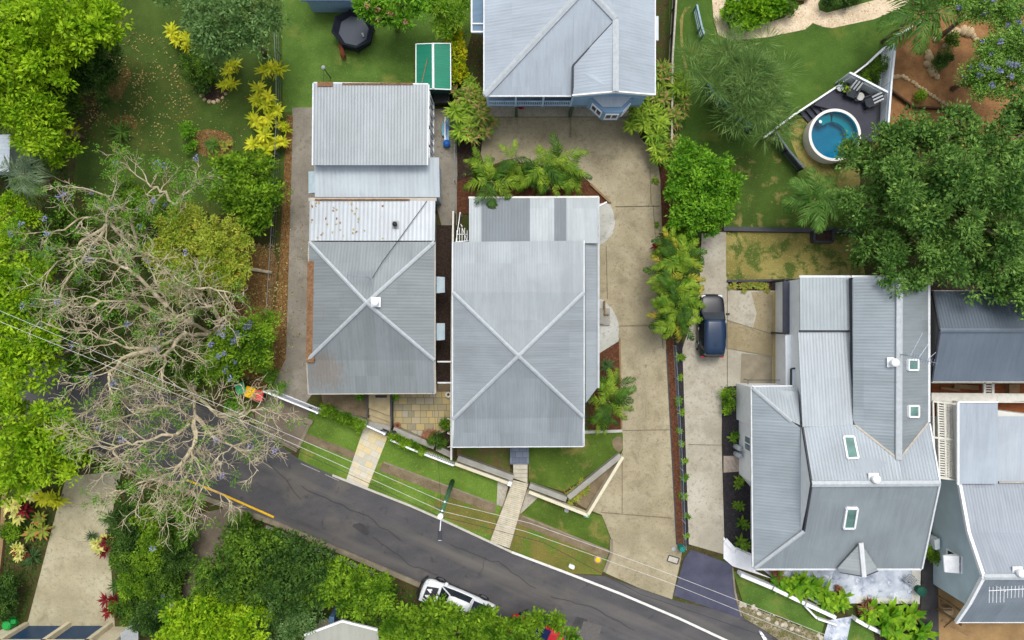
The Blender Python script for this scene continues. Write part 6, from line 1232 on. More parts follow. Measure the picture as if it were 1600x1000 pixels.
# cars ---------------------------------------------------------------------
def ring(x, hw, z0, z1, r=.12): return [(x, -hw + r, z0), (x, -hw, z0 + r), (x, -hw, z1 - r * 1.3), (x, -hw + r * .8, z1 - .02), (x, -hw * .5, z1 + .02), (x, hw * .5, z1 + .02), (x, hw - r * .8, z1 - .02), (x, hw, z1 - r * 1.3), (x, hw, z0 + r), (x, hw - r, z0)]
def car_wheels(o, xs, y, r=.34):
    for x in xs:
        for s in (-1, 1):
            t = MB().tube([(x, s * (y - .11), r), (x, s * (y + .1), r)], r, 20).build('wheel', plain('tyre', c(30, 30, 31), .8, .2), o)
            MB().tube([(x, s * (y + .1), r), (x, s * (y + .115), r)], r * .62, 14).build('rim', plain('alloy', c(150, 154, 160), .35, .5, .05, 4, .6), t)
def subd(o, lv=2):
    md = o.modifiers.new('smooth', 'SUBSURF'); md.levels = lv; md.render_levels = lv; o.data.polygons.foreach_set('use_smooth', [True] * len(o.data.polygons)); return o
def suv(label, px, py, head):
    o = thing('parked_car', label, 'car', (0, 0, 0)); paint = plain('navy_paint', c(16, 22, 32), .32, .4, .03); roofp = plain('navy_roof', c(28, 48, 74), .3, .4, .05, 1)
    b = MB().loft([ring(x, w, z0, z1) for x, w, z0, z1 in ((-2.2, .72, .4, .92), (-2.12, .86, .3, 1.02), (-1.5, .92, .24, 1.08), (0, .93, .22, 1.04), (1.0, .92, .24, 1.02), (1.75, .88, .28, .96), (2.1, .78, .34, .86), (2.2, .62, .42, .76))]).build('body', paint, o, fix=True); subd(b)
    gh = MB().loft([[(x, -w, z), (x + dx, -w * .84, zt), (x + dx, w * .84, zt), (x, w, z)] for x, dx, w, z, zt in ((-2.1, .22, .8, .98, 1.5), (-1.4, 0, .86, 1.0, 1.62), (.2, -.1, .86, 1.0, 1.62), (1.0, -.62, .8, .98, 1.55))]).build('windows', m_darkglass, o, fix=True)
    rf = MB().loft([[(x, -w, z), (x, -w, z + .04), (x, -w * .5, z + .075), (x, w * .5, z + .075), (x, w, z + .04), (x, w, z)] for x, w, z in ((-1.95, .62, 1.5), (-1.5, .7, 1.58), (-.5, .74, 1.61), (.2, .72, 1.59), (.46, .64, 1.54))]).build('roof', roofp, o, fix=True, smooth=True)
    for s in (-1, 1):
        MB().tube([(-1.6, s * .74, 1.68), (.2, s * .74, 1.67)], .022, 5).build('roof_rail', m_black, o); MB().box(.82, s * 1.03, 1.08, .16, .24, .15).build('mirror', paint, o, fix=True, bevel=.03)
        MB().beam((.98, s * .8, .98), (.36, s * .69, 1.58), .06, .05).build('pillar', paint, o); MB().box(2.06, s * .58, .78, .2, .3, .12).build('headlight', m_palewall, o, fix=True, bevel=.03); MB().box(-2.16, s * .66, .9, .12, .22, .22).build('tail_light', plain('tail_red', c(170, 24, 28), .3, .5), o, fix=True, bevel=.02)
        for x in (-1.2, -.2): MB().box(x, s * .935, .86, .18, .03, .03).build('door_handle', m_wire, o)
    MB().box(-1.98, 0, 1.53, .25, 1.15, .04).build('spoiler', m_black, o, fix=True); MB().tube([(-1.2, 0, 1.67), (-1.45, 0, 1.76)], [.035, .012], 6).build('aerial', m_black, o)
    MB().beam((2.21, -.5, .62), (2.21, .5, .62), .03, .16).build('grille', m_black, o)
    car_wheels(o, (-1.38, 1.4), .82); o.location = P(px, py); o.rotation_euler[2] = head; return o
suv('dark blue car with roof rails parked beside the palm row', 1107, 509, R(90))
def ute(label, px, py, head):
    o = thing('ute', label, 'ute', (0, 0, 0)); paint = plain('ute_white', c(228, 231, 234), .3, .5, .03, 2)
    b = MB().loft([ring(x, w, z0, z1, .13) for x, w, z0, z1 in ((-2.65, .82, .5, 1.05), (-2.6, .9, .42, 1.12), (-1.2, .93, .4, 1.12), (0, .94, .38, 1.1), (1.1, .93, .38, 1.12), (2.0, .9, .42, 1.06), (2.45, .8, .46, .98), (2.65, .58, .5, .84))]).build('body', paint, o, fix=True); subd(b)
    MB().loft([[(x, -w, 1.04), (x + dx, -w * .82, zt), (x + dx, w * .82, zt), (x, w, 1.04)] for x, dx, w, zt in ((-.95, .12, .85, 1.66), (-.4, .05, .87, 1.74), (.5, -.1, .87, 1.74), (1.45, -.75, .82, 1.66))]).build('windows', m_darkglass, o, fix=True)
    MB().loft([[(x, -w, z), (x, -w, z + .05), (x, -w * .5, z + .085), (x, w * .5, z + .085), (x, w, z + .05), (x, w, z)] for x, w, z in ((-.85, .68, 1.66), (-.4, .72, 1.72), (.4, .72, 1.72), (.75, .64, 1.66))]).build('roof', paint, o, fix=True, smooth=True)
    MB().box(-1.78, 0, 1.14, 1.5, 1.5, .06).build('tray_cover', plain('tray_navy', c(46, 50, 66), .5, .3), o, fix=True)
    for s in (-1, 1):
        MB().box(-1.8, s * .84, 1.17, 1.66, .12, .1).build('tray_rail', paint, o, fix=True, bevel=.02); MB().beam((1.42, s * .8, 1.06), (.68, s * .68, 1.7), .07, .06).beam((-.92, s * .82, 1.06), (-.8, s * .7, 1.66), .1, .07).build('pillar', paint, o)
        MB().box(1.18, s * 1.06, 1.16, .2, .26, .18).build('mirror', paint, o, fix=True, bevel=.03); MB().box(2.44, s * .6, .92, .24, .3, .14).build('headlight', m_palewall, o, fix=True, bevel=.03); MB().beam((2.3, s * .3, 1.09), (1.95, s * .12, 1.135), .14, .02).beam((2.3, s * .12, 1.09), (1.95, s * .34, 1.13), .12, .02).build('bonnet_stripe', m_white, o)
        MB().tube([(-2.0, s * .96, .6), (1.9, s * .97, .58)], .05, 6).build('side_step', m_black, o); MB().box(-2.66, s * .78, .9, .06, .14, .34).build('tail_light', plain('tail_red', None), o)
    MB().box(-2.63, 0, 1.16, .1, 1.7, .1).build('tailgate', paint, o, fix=True, bevel=.02); MB().loft([[(2.36, -.4, 1.07), (2.36, .4, 1.07), (2.36, .4, 1.1), (2.36, -.4, 1.1)], [(1.55, -.62, 1.125), (1.55, .62, 1.125), (1.55, .62, 1.155), (1.55, -.62, 1.155)]]).build('bonnet_decal', m_char, o, fix=True)
    MB().tube([(2.55, -.88, .6), (2.78, -.5, .6), (2.8, .5, .6), (2.55, .88, .6)], .08, 8).build('bumper', m_black, o)
    car_wheels(o, (-1.65, 1.6), .84, .39); o.location = P(px, py); o.rotation_euler[2] = head; return o
ute('white dual-cab ute with dark bonnet decal parked half under leafy branches', 715, 935, R(157.5))
def redcar(label, px, py, head):
    o = thing('parked_car', label, 'car', (0, 0, 0)); paint = plain('red_paint', c(206, 24, 36), .25, .6, .04)
    subd(MB().loft([ring(x, w, z0, z1) for x, w, z0, z1 in ((-2.0, .68, .4, .9), (-1.9, .84, .3, 1.0), (0, .88, .24, 1.02), (1.2, .87, .26, 1.0), (1.85, .78, .34, .88), (2.0, .6, .42, .76))]).build('body', paint, o, fix=True))
    MB().loft([[(x, -w, .96), (x + dx, -w * .84, 1.46), (x + dx, w * .84, 1.46), (x, w, .96)] for x, dx, w in ((-1.8, .25, .76), (.1, 0, .82), (.9, -.6, .76))]).build('windows', plain('blue_glass_dark', c(24, 44, 96), .1, .6), o, fix=True)
    MB().loft([[(x, -w, 1.46), (x, -w, 1.5), (x, w, 1.5), (x, w, 1.46)] for x, w in ((-1.5, .62), (-.5, .68), (.28, .62))]).build('roof', plain('car_black_roof', c(40, 38, 48), .3, .5), o, fix=True)
    MB().box(-.2, .3, 1.53, .5, .45, .06).build('sunroof', m_palewall, o, fix=True)
    for s in (-1, 1): MB().box(.75, s * .96, 1.04, .15, .2, .13).build('mirror', paint, o, fix=True, bevel=.03)
    car_wheels(o, (-1.25, 1.25), .77, .32); o.location = P(px, py); o.rotation_euler[2] = head
redcar('red car with dark roof hidden under leafy branches at the bottom edge', 836, 985, R(-22))
# pool ---------------------------------------------------------------------
o = thing('round_pool', 'round above-ground pool with white rim and turquoise water', 'pool', P(1293.5, 217)); b = wloc(o); r0 = 40.5 / S * .978
MB().lathe(b, [(r0 - .02, 0), (r0, .5), (r0, .98), (r0 + .02, 1.0), (r0 + .02, 1.06), (r0 - .17, 1.06), (r0 - .17, .1), (.01, .08)], 64, False).build('shell', plain('pool_white', c(222, 218, 212), .5, .3, .03, 1), o, smooth=False)
m_pl = plain('pool_lining', c(120, 200, 220), .5, .3, .08, 1.2)
MB().lathe(b, [(r0 - .172, .12), (r0 - .172, 1.05)], 64, False).build('lining', m_pl, o)
wm_ = NT('pool_water'); tb = wm_.n.new('ShaderNodeBsdfTransparent'); wm_.link(wm_.ramp(wm_.noise(.8, 3), [(.3, (.01, .42, .52, 1)), (.7, (.025, .52, .6, 1))]), tb.inputs[0])
gl = wm_.n.new('ShaderNodeBsdfGlossy'); gl.inputs['Roughness'].default_value = .05; bp = wm_.n.new('ShaderNodeBump'); bp.inputs['Strength'].default_value = .06; bp.inputs['Distance'].default_value = .05; wm_.link(wm_.noise(3, 3), bp.inputs['Height']); wm_.link(bp.outputs[0], gl.inputs['Normal'])
mx_ = wm_.n.new('ShaderNodeMixShader'); mx_.inputs[0].default_value = .02; wm_.link(tb.outputs[0], mx_.inputs[1]); wm_.link(gl.outputs[0], mx_.inputs[2]); wm_.link(mx_.outputs[0], wm_.n['Material Output'].inputs[0])
MB().lathe(b, [(r0 - .174, .88), (.01, .88)], 64, False).build('water', wm_.m, o, fix=False)
MB().lathe(b, [(r0 - .174, .1), (.01, .1)], 48, False).build('floor', m_pl, o)
# curved bench inside the pool
bench = MB()
for rr, z in (((r0 - .19, r0 - .75), .5),):
    n = 16; pts = []
    for i in range(n + 1): a = R(-5 + 92 * i / n); pts.append((math.cos(a), math.sin(a)))
    bench.prism([Vector((b.x + x * rr[0], b.y + y * rr[0], 0)) for x, y in pts] + [Vector((b.x + x * rr[1], b.y + y * rr[1], 0)) for x, y in pts[::-1]], .11, .55)
bench.build('bench', plain('bench_lining', c(205, 222, 214), .5, .3, .05, 1), o, fix=True); ang = [R(96 + 36 * i / 5) for i in range(6)]
MB().prism([Vector((b.x + math.cos(a) * (r0 - .19), b.y + math.sin(a) * (r0 - .19), 0)) for a in ang] + [Vector((b.x + math.cos(a) * (r0 - .8), b.y + math.sin(a) * (r0 - .8), 0)) for a in ang[::-1]], .11, .7).build('step', plain('bench_lining', None), o, fix=True)
MB().lathe(Vector((b.x - .95, b.y + .95, .88)), [(.09, 0), (.11, .06), (.02, .1)], 10).build('pool_float', m_white, o)
m_deck = plain('charcoal_deck', c(50, 52, 64), .6, .3, .12, 2)
o = thing('pool_deck', 'charcoal timber pool deck with steps wrapped around the round pool', 'deck', P(1340, 180)); zd = .9
dp = [(1272, 164), (1301, 139), (1316, 129), (1370, 158), (1368, 222), (1346, 222), (1338, 190), (1318, 172), (1295, 170)]
MB().prism(PL(dp, zd), .7, zd).build('boards', m_deck, o, fix=True); MB().prism([P(1278, 162), P(1316, 132), P(1368, 160), P(1366, 220), P(1348, 218), P(1330, 182)], .0, .69).build('skirt', m_char, o, fix=True)
for i in range(4):
    f = i * 6.6; MB().prism([P(1268 - f, 166 + f * .55, 0), P(1274 - f, 162 + f * .55, 0), P(1289 - f * 1.1, 181 + f * .35, 0), P(1283 - f * 1.1, 185 + f * .35, 0)], 0, .74 - .19 * i).build('step', m_deck, o, fix=True)
jm2 = MB()
fence('screen_fence', 'pale grey vertical-board screen behind the pool chairs', [(1306, 130), (1362, 159)], 2.05, 'board', plain('screen_grey', c(226, 233, 238), .55, .3, .05, 3), plain('screen_grey', None)); fence('screen_fence', 'pale grey vertical-board screen between the triangular bed and the red garden', [(1376, 84), (1370, 140), (1365, 204)], 1.9, 'board', plain('screen_grey', None), plain('screen_grey', None))
def deckchair(label, px, py, rz):
    o = thing('deck_chair', label, 'chair', (0, 0, 0), 0, 'chairs on the pool deck'); m = MB(); MB().box(.05, 0, .38, .62, .62, .1).build('seat', plain('cushion_dark', c(56, 60, 66), .8, .1), o, fix=True, bevel=.03)
    bk = MB().beam((-.25, 0, .42), (-.62, 0, .98), .62, .06).build('backrest', m_black, o)
    for y in (-.22, 0, .22): MB().beam((-.21, y, .45), (-.58, y, 1.01), .12, .05).build('stripe', m_white, bk)
    for s in (-1, 1): MB().beam((-.4, s * .36, .58), (.36, s * .36, .6), .08, .05).build('armrest', m_black, o)
    for x in (-.3, .32):
        for s in (-1, 1): MB().beam((x, s * .34, 0), (x, s * .34, .57), .06, .06).build('leg', m_black, o)
    p = P(px, py, 1.35); o.location = (p.x, p.y, zd); o.rotation_euler[2] = rz
deckchair('striped black and white deck chair beside the potted plants', 1332, 144, R(248)); deckchair('striped black and white deck chair at the right end of the deck', 1360, 158, R(200))
p = P(1344, 151, 1.3); o = thing('side_table', 'round grey side table between the two deck chairs', 'table', (p.x, p.y, zd)); MB().lathe((p.x, p.y, zd), [(.26, .38), (.28, .41), (.27, .45), (.24, .45)], 20).build('tabletop', plain('table_grey', c(176, 176, 172), .6, .2), o); MB().lathe((p.x, p.y, zd), [(.2, 0), (.12, .1), (.12, .38)], 14).build('base', m_grey, o)
p = P(1313, 137, 1.1); o = thing('potted_plant', 'white bowl pot with dark foliage at the deck corner', 'pot plant', (p.x, p.y, zd)); MB().lathe((p.x, p.y, zd), [(.16, 0), (.26, .22), (.24, .24), (.2, .18)], 16).build('pot', m_white, o); mesh_quads('foliage', clump_leaves(np.array([[p.x, p.y + .1, zd + .35]]), np.array([.3]), 60, .2, .09), lf_dark, o)
p = P(1323, 141, 1.3); o = thing('potted_plant', 'small bright lime potted plant beside the first deck chair', 'pot plant', (p.x, p.y, zd)); MB().lathe((p.x, p.y, zd), [(.1, 0), (.14, .24)], 12).build('pot', m_char, o); mesh_quads('foliage', clump_leaves(np.array([[p.x, p.y, zd + .4]]), np.array([.2]), 60, .16, .07), lf_lime, o)
# trampoline, dog, paddle boards
o = thing('trampoline', 'navy octagonal trampoline with slumped enclosure sides on the lawn', 'trampoline', P(556, 54)); b = wloc(o); m = MB()
def octo(r, z, k=0, w=0): return [(b.x + r * (1 + w * math.sin(i * 1.9 + 1)) * math.cos(R(45 * i + 10)), b.y + r * (1 + w * math.sin(i * 1.9 + 1)) * math.sin(R(45 * i + 10)), z + w * .8 * math.sin(i * 2.3)) for i in range(8)]
rings = [octo(1.32, .1), octo(1.4, .55), octo(1.42, 1.0, 0, .09), octo(1.36, 1.02, 0, .09), octo(1.08, .64), octo(1.0, .62)]
m.add([v for r in rings for v in r], [(i * 8 + k, i * 8 + (k + 1) % 8, (i + 1) * 8 + (k + 1) % 8, (i + 1) * 8 + k) for i in range(5) for k in range(8)]).build('enclosure', plain('navy_net', c(28, 32, 42), .75, .2, .15, 2), o)
MB().poly(octo(1.06, .645)).build('jumping_mat', plain('mat_navy', c(46, 56, 70), .5, .35, .12, 1), o)
for i in range(0, 8, 2): q = octo(1.38, 0)[i]; MB().beam((q[0], q[1], 0), (q[0], q[1], .98), .06, .06).build('post', m_black, o)
MB().tube([(b.x + .72, b.y - .45, .68), (b.x + .6, b.y - .2, .7)], [.07, .1], 8).build('toy', m_grey, o)
def dog(label, px, py, rz):
    o = thing('dog', label, 'dog', (0, 0, 0)); bm = bmesh.new(); vl = [((-.34, 0, .46), .13), ((-.1, 0, .48), .135), ((.16, 0, .46), .17), ((.32, 0, .55), .12), ((.44, 0, .66), .1), ((.54, 0, .68), .085), ((.68, 0, .63), .05), ((-.46, 0, .5), .04), ((-.62, .04, .56), .02)]
    legs = [((.2, .11, .4), .075, (.2, .12, .2), .045, (.22, .12, .02), .04), ((.2, -.11, .4), .075, (.17, -.12, .2), .045, (.2, -.12, .02), .04), ((-.34, .11, .4), .095, (-.26, .12, .26), .06, (-.4, .12, .16), .04), ((-.34, -.11, .4), .095, (-.3, -.12, .26), .06, (-.44, -.12, .16), .04)]
    V = []; E = []
    for p, r in vl: V.append((p, r))
    for a, b_ in ((0, 1), (1, 2), (2, 3), (3, 4), (4, 5), (5, 6), (0, 7), (7, 8)): E.append((a, b_))
    for i, l in enumerate(legs):
        k = len(V); V += [(l[0], l[1]), (l[2], l[3]), (l[4], l[5])]; E += [(2 if i < 2 else 0, k), (k, k + 1), (k + 1, k + 2)]
        if i >= 2: V.append(((l[4][0] + .04, l[4][1], .02), .035)); E.append((k + 2, k + 3))
    me = bpy.data.meshes.new('body'); me.from_pydata([v[0] for v in V], E, []); d = linkmesh('body', me, mottle('dog_coat', [(.3, c(70, 34, 22)), (.7, c(112, 58, 36))], 4), o)
    md = d.modifiers.new('skin', 'SKIN'); sv = me.skin_vertices[0].data
    for i, v in enumerate(V): sv[i].radius = (v[1], v[1])
    sv[0].use_root = True; md.use_smooth_shade = True; d.modifiers.new('sub', 'SUBSURF').render_levels = 2
    for s in (-1, 1): MB().loft([[(.5 + dx, s * (.07 + dy), z) for dx, dy in ((-.04, 0), (.03, 0), (.03, .02), (-.04, .02))] for z in (.76, .62)]).build('ear', plain('dog_dark', c(44, 24, 18), .8, .1), d, fix=True)
    o.location = P(px, py); o.rotation_euler[2] = rz
dog('small brown dog standing on the lawn below the trampoline', 537, 83, R(100))
o = thing('lawn_post', 'thin dark clothes-line post leaning over the lawn behind the cottage', 'post', P(517, 122)); q = P(517, 122); MB().tube([q, q + Vector((0, .02, 1.9))], .035, 6).build('pole', m_char, o); MB().lathe(q + Vector((0, .02, 1.9)), [(.12, 0), (.14, .1), (.05, .18)], 10).build('cap', m_grey, o); MB().tube([q + Z * 1.8, q + Vector((0, -1.4, 1.9))], .02, 5).build('cable', m_char, o)
o = thing('paddle_boards', 'blue and white paddle board standing with a teal one in the side yard', 'paddle board', P(698, 210))
for x, y0, y1, w, col in ((699.5, 182, 226, .22, c(90, 140, 206)), (696, 184, 224, .16, c(196, 206, 222)), (692.5, 192, 214, .16, c(40, 140, 150))):
    a, b_ = P(x, y0), P(x + .5, y1); mid = (a + b_) / 2; L = (a - b_).length; MB().loft([[(mid.x + sx * w * f, mid.y + L * t, .25 + sz * .05) for sx, sz in ((-1, -1), (1, -1), (1, 1), (-1, 1))] for t, f in ((-.5, .15), (-.42, .4), (-.2, .55), (.1, .55), (.35, .45), (.5, .12))]).build('board', plain('board%d' % int(x * 10), col, .4, .4), o, fix=True)
MB().lathe(P(698.5, 226, .0), [(.22, 0), (.26, .4), (.1, .5)], 10).build('bag', plain('bag_blue', c(30, 92, 170), .6, .3), o)
o = thing('tool_bench', 'dark covered bench under the lean-to behind the cordylines', 'bench', P(694, 158)); MB().prism([P(680, 150), P(704, 150), P(704, 166), P(680, 166)], .1, .8).build('body', m_black, o, fix=True); MB().prism([P(678, 147), P(706, 147), P(706, 151), P(678, 151)], .8, .9).build('top', m_grey, o, fix=True)
# cottage yard pots
for px, py, r, h, mt, lab in ((701, 616, .22, .3, m_offwhite, 'round cream pot with dark soil in the alley mouth'), (622, 664, .24, .3, mottle('terracotta', [(.3, c(118, 74, 50)), (.7, c(146, 98, 70))], 4), 'terracotta pot in the corner of the flagstone patio')):
    o = thing('pot', lab, 'pot', P(px, py)); MB().lathe(P(px, py), [(r * .8, 0), (r, h), (r * .85, h), (r * .8, h - .06)], 16).build('pot', mt, o); MB().lathe(P(px, py) + Z * (h - .07), [(r * .82, 0), (.01, .02)], 16, False).build('soil', m_darkmulch, o)
for py, lab in ((665, 'upper pale hoop of the round trellis beside the centre house'), (688, 'lower pale hoop of the round trellis beside the centre house')):
    q = P(699, py, .8); MB_o = MB().tube([q + Vector((.42 * math.cos(a), .5 * math.sin(a), .1 * math.sin(a))) for a in [R(-90 + 18 * i) for i in range(11)]], .035, 5); tag(MB_o.build('garden_hoop', m_offwhite), lab, 'hoop', 'trellis hoops')
# red bowl on the porch, gas bottles, grill chair, planter
o = thing('flower_pot', 'red flowering pot on the slab under the blue veranda', 'pot plant', P(813, 166)); q = P(813, 168); MB().lathe(q, [(.14, 0), (.2, .3)], 12).build('pot', m_char, o); mesh_quads('flowers', clump_leaves(np.array([[q.x, q.y, .45]]), np.array([.24]), 60, .12, .1), plain('flower_red', c(190, 24, 44), .6, .2), o)
for py, lab in ((697, 'upper grey gas cylinder against the white house wall'), (708, 'lower grey gas cylinder against the white house wall')):
    o = thing('gas_cylinder', lab, 'gas cylinder', P(1150, py), 0, 'gas cylinders'); q = P(1149, py); MB().lathe(q, [(.16, 0), (.19, .08), (.19, 1.0), (.12, 1.18), (.05, 1.24)], 16).build('tank', plain('cylinder_grey', c(172, 182, 188), .4, .4), o, smooth=True); MB().lathe(q + Z * 1.22, [(.09, 0), (.09, .14), (.03, .15)], 12).build('collar', m_grey, o)
o = thing('lounge_chair', 'grey slatted metal lounge chair on the corner of the marble patio', 'chair', P(1422, 912)); m = MB()
for i in range(6): m.beam(P(1414 + i * 2.4, 905 + i * 1.7, .45), P(1421 + i * 2.4, 897 + i * 1.8, .75), .05, .04)
for i in range(5): m.beam(P(1413 + i * 2.2, 906 - i * 2.2, .45 + .07 * i), P(1428 + i * 2.2, 917 - i * 2.2, .45 + .07 * i), .06, .05)
m.build('slats', m_grey, o); m = MB()
for p in ((1413, 906), (1428, 917), (1422, 897), (1437, 908)): m.beam(P(*p), up(P(*p), .55), .05, .05)
m.build('legs', m_char, o); MB().lathe(P(1434, 920, .3), [(.28, 0), (.34, .5), (.1, .6)], 12).build('cushion_bag', plain('bag_green', c(30, 84, 66), .7, .2), o)
o = thing('planter_box', 'charcoal timber planter box under the feather palm', 'planter', P(1281, 369)); m = MB(); q = [P(1267, 360), P(1296, 360), P(1296, 379), P(1267, 379)]
for i in range(4): m.beam(up(q[i], .3), up(q[(i + 1) % 4], .3), .14, .6)
m.build('sides', m_char, o); MB().prism([P(1268, 361), P(1295, 361), P(1295, 378), P(1268, 378)], 0, .42).build('soil', m_darkmulch, o, fix=True)
o = thing('garden_bench', 'red kidney-shaped garden bench at the top edge', 'bench', P(1248, 0)); m = MB(); m.prism([P(1232, -6), P(1265, -6), P(1262, 1), P(1254, 4), P(1243, 4), P(1235, 1)], .3, .45).build('seat', plain('seat_red', c(206, 62, 74), .4, .4), o, fix=True, bevel=.03)
for p in ((1240, -3), (1257, -3)): MB().lathe(P(*p), [(.16, 0), (.12, .3)], 10).build('foot', m_char, o)
o = thing('table', 'pale blue-white garden table cut by the top edge beside the hedge', 'table', P(1150, -4)); MB().prism([P(1136, -14), P(1166, -14), P(1160, 8), P(1150, 13), P(1136, 4)], .68, .74).build('tabletop', m_palewall, o, fix=True)
for p in ((1140, -8), (1158, -6), (1150, 8)): MB().beam(P(*p), up(P(*p), .68), .07, .07).build('leg', m_grey, o)
o = thing('garden_stool', 'small dark stool on the sandstone path corner', 'stool', P(1132, 22)); MB().box(*P(1132, 22, .4).xy, .4, .35, .35, .06).build('seat', m_char, o, fix=True, bevel=.02); m = MB()
for s in (-1, 1): m.box(P(1132, 22).x + s * .13, P(1132, 22).y, .19, .05, .3, .37)
m.build('legs', m_char, o)
# rocks
def rockmesh(seed):
    bm = bmesh.new(); bmesh.ops.create_icosphere(bm, subdivisions=2, radius=1); g = random.Random(seed)
    import mathutils.noise as mn
    for v in bm.verts: v.co *= 1 + .28 * mn.noise(v.co * 1.3 + Vector((seed * 3.1, 0, 0)))
    me = bpy.data.meshes.new('boulder'); bm.to_mesh(me); bm.free(); me.materials.append(m_rock); me.polygons.foreach_set('use_smooth', [True] * len(me.polygons)); return me
m_rock = mottle('boulder_stone', [(.3, c(150, 128, 96)), (.6, c(184, 164, 130)), (.8, c(204, 188, 160))], 3, bump=.5)
RK = [rockmesh(i) for i in range(3)]
m_rubble = mottle('rubble_stone', [(.3, c(150, 142, 124)), (.6, c(190, 182, 166)), (.8, c(214, 208, 196))], 3, bump=.5)
def rocks(lst, label, group, col=None):
    for i, (px, py, r) in enumerate(lst):
        o = bpy.data.objects.new('boulder', RK[i % 3]); COL.objects.link(o); p = P(px, py); o.location = (p.x, p.y, r * .25); o.scale = (r * rnd.uniform(.9, 1.3), r * rnd.uniform(.8, 1.1), r * .7); o.rotation_euler[2] = rnd.uniform(0, 6); tag(o, label, 'boulder', group)
        if col: o.material_slots[0].link = 'OBJECT'; o.material_slots[0].material = col
rocks([(1461, 62, .2), (1468, 57, .22), (1484, 52, .26), (1493, 49, .3), (1504, 49, .34), (1512, 51, .38), (1520, 57, .22), (1524, 62, .18), (1476, 72, .22)], 'tan boulder in the upper stone ring of the red garden', 'upper ring of boulders')
rocks([(1450, 83, .24), (1451, 91, .3), (1449, 101, .3), (1454, 108, .26), (1457, 114, .3), (1463, 120, .24)], 'tan boulder in the lower stone arc of the red garden', 'lower arc of boulders')
rocks([(1392 + i * 4.6 + (i > 6) * 2, 121 - min(i, 4) * .4 + max(0, i - 4) * 3.2, .11 + .03 * (i % 3)) for i in range(19)], 'small pale stone in the curved line edging the terraced bank', 'edging stones of the terrace')
rocks([(315, 150, .13), (320, 156, .14), (327, 159, .15), (334, 160, .15), (341, 158, .14), (348, 153, .13), (353, 147, .13)], 'grey stone edging the small shrub bed on the left lawn', 'edging stones of the left bed')
lowwall('terrace_edge', 'dark timber edge along the lower side of the terraced bank', [(1389, 143), (1423, 168), (1478, 172)], .12, .35, plain('dark_sleeper', c(74, 56, 40), .8, .1), cat='edging')
rocks([(1158 + i * 4.6, 944 + i * 2.05 + rnd.uniform(-6, 5), rnd.uniform(.07, .2)) for i in range(28)], 'pale rubble stone on the bank below the front verge', 'rubble on the front bank', m_rubble)
# timber scraps beside the corner house
for i, (a, b_, lab) in enumerate((((1470, 968), (1512, 990), 'long pale plank lying on the earth beside the corner house'), ((1472, 948), (1486, 952), 'short board in the scrap heap under the bare gable'), ((1478, 958), (1484, 944), 'upright offcut in the scrap heap under the bare gable'), ((1468, 938), (1482, 940), 'narrow batten at the top of the scrap heap'), ((1474, 978), (1490, 964), 'batten lying across the scrap heap'))):
    tag(MB().beam(P(*a) + Z * (.12 + .03 * i), P(*b_) + Z * (.16 + .03 * i), .2 if i == 0 else .14, .06).build('plank', m_timber), lab, 'plank')
o = thing('crate', 'pale box frame leaning by the corner house foundations', 'crate', P(1478, 953)); MB().box(*P(1478, 953, .25).xy, .27, .7, .5, .5).build('box', mottle('ply', [(.3, c(150, 130, 100)), (.7, c(186, 166, 134))], 3), o, fix=True); MB().box(*P(1478, 953, .5).xy, .55, .76, .1, .06).build('batten', m_timber, o, fix=True)
tag(MB().prism([P(1449, 838, .4), P(1458, 836, .4), P(1458, 852, .4), P(1451, 854, .4)], 0, 1.2).build('water_heater', m_palewall, fix=True, bevel=.05), 'pale boxed water heater between the grey house and corner house', 'heater')
# wooden trellis frame at the yard gate of the right house
o = thing('yard_rail', 'thin black metal rail over the strip above the white wall', 'rail', P(1190, 600)); m = MB(); q = [P(1162, 604, .0), P(1162, 592, .0), P(1217, 592, 0), P(1217, 602, 0)]
for i in range(3): m.tube([up(q[i], .9), up(q[i + 1], .9)], .025, 5)
m.build('rail', m_char, o); m = MB()
for k in q: m.tube([k, up(k, .9)], .022, 5)
m.build('posts', m_char, o)
import mathutils.noise as mnz
# leaf litter and grass: countless
def scatter(name, poly, n, L, Wd, mat, z=.06, flat=True, seed=0, clus=False):
    g = np.random.default_rng(seed); xs = [p[0] for p in poly]; ys = [p[1] for p in poly]; out = []
    while len(out) < n:
        x, y = g.uniform(min(xs), max(xs)), g.uniform(min(ys), max(ys)); ins = False; j = len(poly) - 1
        for i in range(len(poly)):
            (xi, yi), (xj, yj) = poly[i], poly[j]
            if (yi > y) != (yj > y) and x < (xj - xi) * (y - yi) / (yj - yi) + xi: ins = not ins
            j = i
        if ins and (not clus or g.random() < .08 + 1.1 * max(0, mnz.noise(Vector((x * .03, y * .03, seed))) + .1)): out.append(tuple(P(x, y) + Z * z))
    pos = np.array(out); d = g.normal(0, 1, (n, 3)); d[:, 2] = (np.abs(d[:, 2]) * .15 if flat else 1.0 + np.abs(d[:, 2])); V = leaves_at(pos, unit(d), L, Wd, 1.2 if flat else .2, .15)
    return tag(mesh_quads(name, V, mat), kind='stuff')
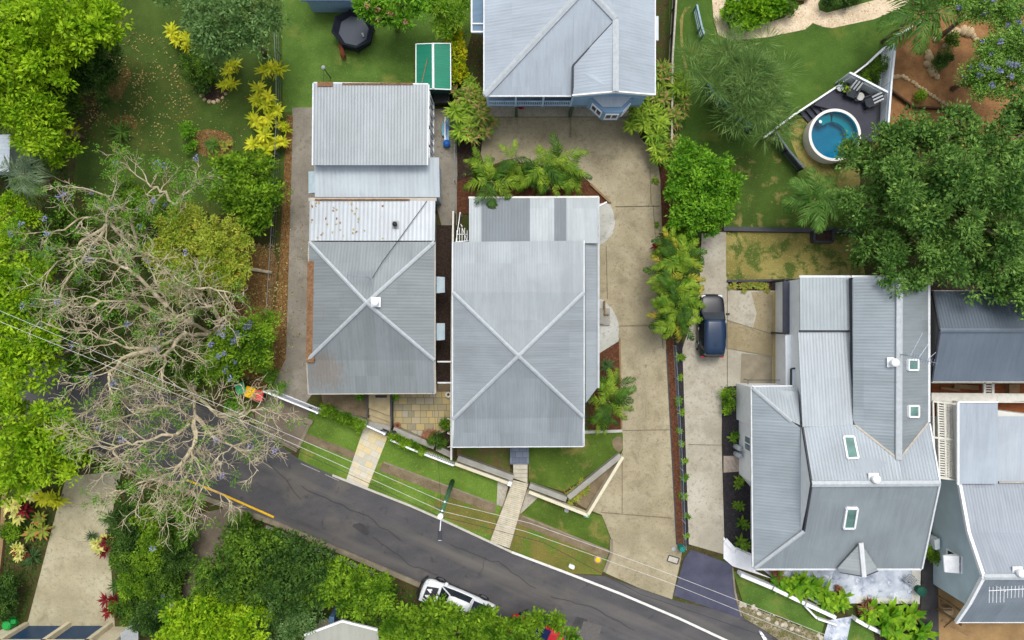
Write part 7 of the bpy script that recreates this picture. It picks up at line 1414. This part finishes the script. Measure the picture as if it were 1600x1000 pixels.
lf_fall = leafmat('fallen_leaf', c(176, 152, 84), c(214, 196, 130), .1, third=(c(140, 104, 66), .7))
scatter('fallen_leaves', [(175, 40), (260, 60), (300, 160), (260, 240), (180, 240), (120, 215), (160, 130)], 700, .14, .09, lf_fall, .06, True, 1, True)
scatter('fallen_leaves', [(230, 60), (440, 120), (400, 330), (150, 320), (180, 200)], 260, .12, .08, lf_fall, .06, True, 2, True)
scatter('fallen_leaves', [(345, 380), (450, 380), (445, 610), (380, 600), (335, 500)], 900, .15, .1, lf_fall, .07, True, 3, True)
scatter('fallen_leaves', [(445, 330), (490, 330), (490, 600), (440, 600)], 90, .13, .09, lf_fall, .08, True, 4, True)
lf_ground = leafmat('groundcover_leaf', c(40, 70, 18), c(74, 110, 32), .15, .6)
scatter('ground_cover', [(60, 330), (330, 330), (340, 520), (390, 600), (260, 600), (60, 560), (-20, 540), (-20, 330)], 9000, .2, .13, lf_ground, .05, True, 5)
scatter('ground_cover', [(-20, -20), (170, -20), (190, 110), (110, 200), (100, 330), (-20, 330)], 5000, .2, .13, lf_ground, .05, True, 6)
scatter('ground_cover', [(-20, 640), (180, 722), (100, 742), (86, 800), (70, 860), (40, 960), (-20, 1010)], 2200, .2, .13, lf_ground, .05, True, 7)
scatter('ground_cover', [(182, 745), (290, 785), (298, 810), (290, 850), (282, 960), (300, 1010), (190, 985), (176, 860)], 2600, .2, .13, lf_ground, .05, True, 8)
scatter('ground_cover', [(386, 812), (600, 905), (650, 925), (640, 1010), (300, 1010), (330, 930), (352, 850)], 3500, .2, .13, lf_ground, .05, True, 9)

lv = []
for i in range(34): lv.append(tuple(onplane((P(484, 314, 3.3), P(483, 376, 3.62), P(679, 376, 3.62)), 486 + abs(rnd.gauss(0, 60)) % 190, 318 + rnd.random() * 56) + Z * .05))
lv = np.array(lv); tag(mesh_quads('fallen_leaves', leaves_at(lv, unit(rng.normal(0, 1, lv.shape) * np.array([1, 1, .05])), .2, .13, 1.5, .1), lf_fall), kind='stuff')
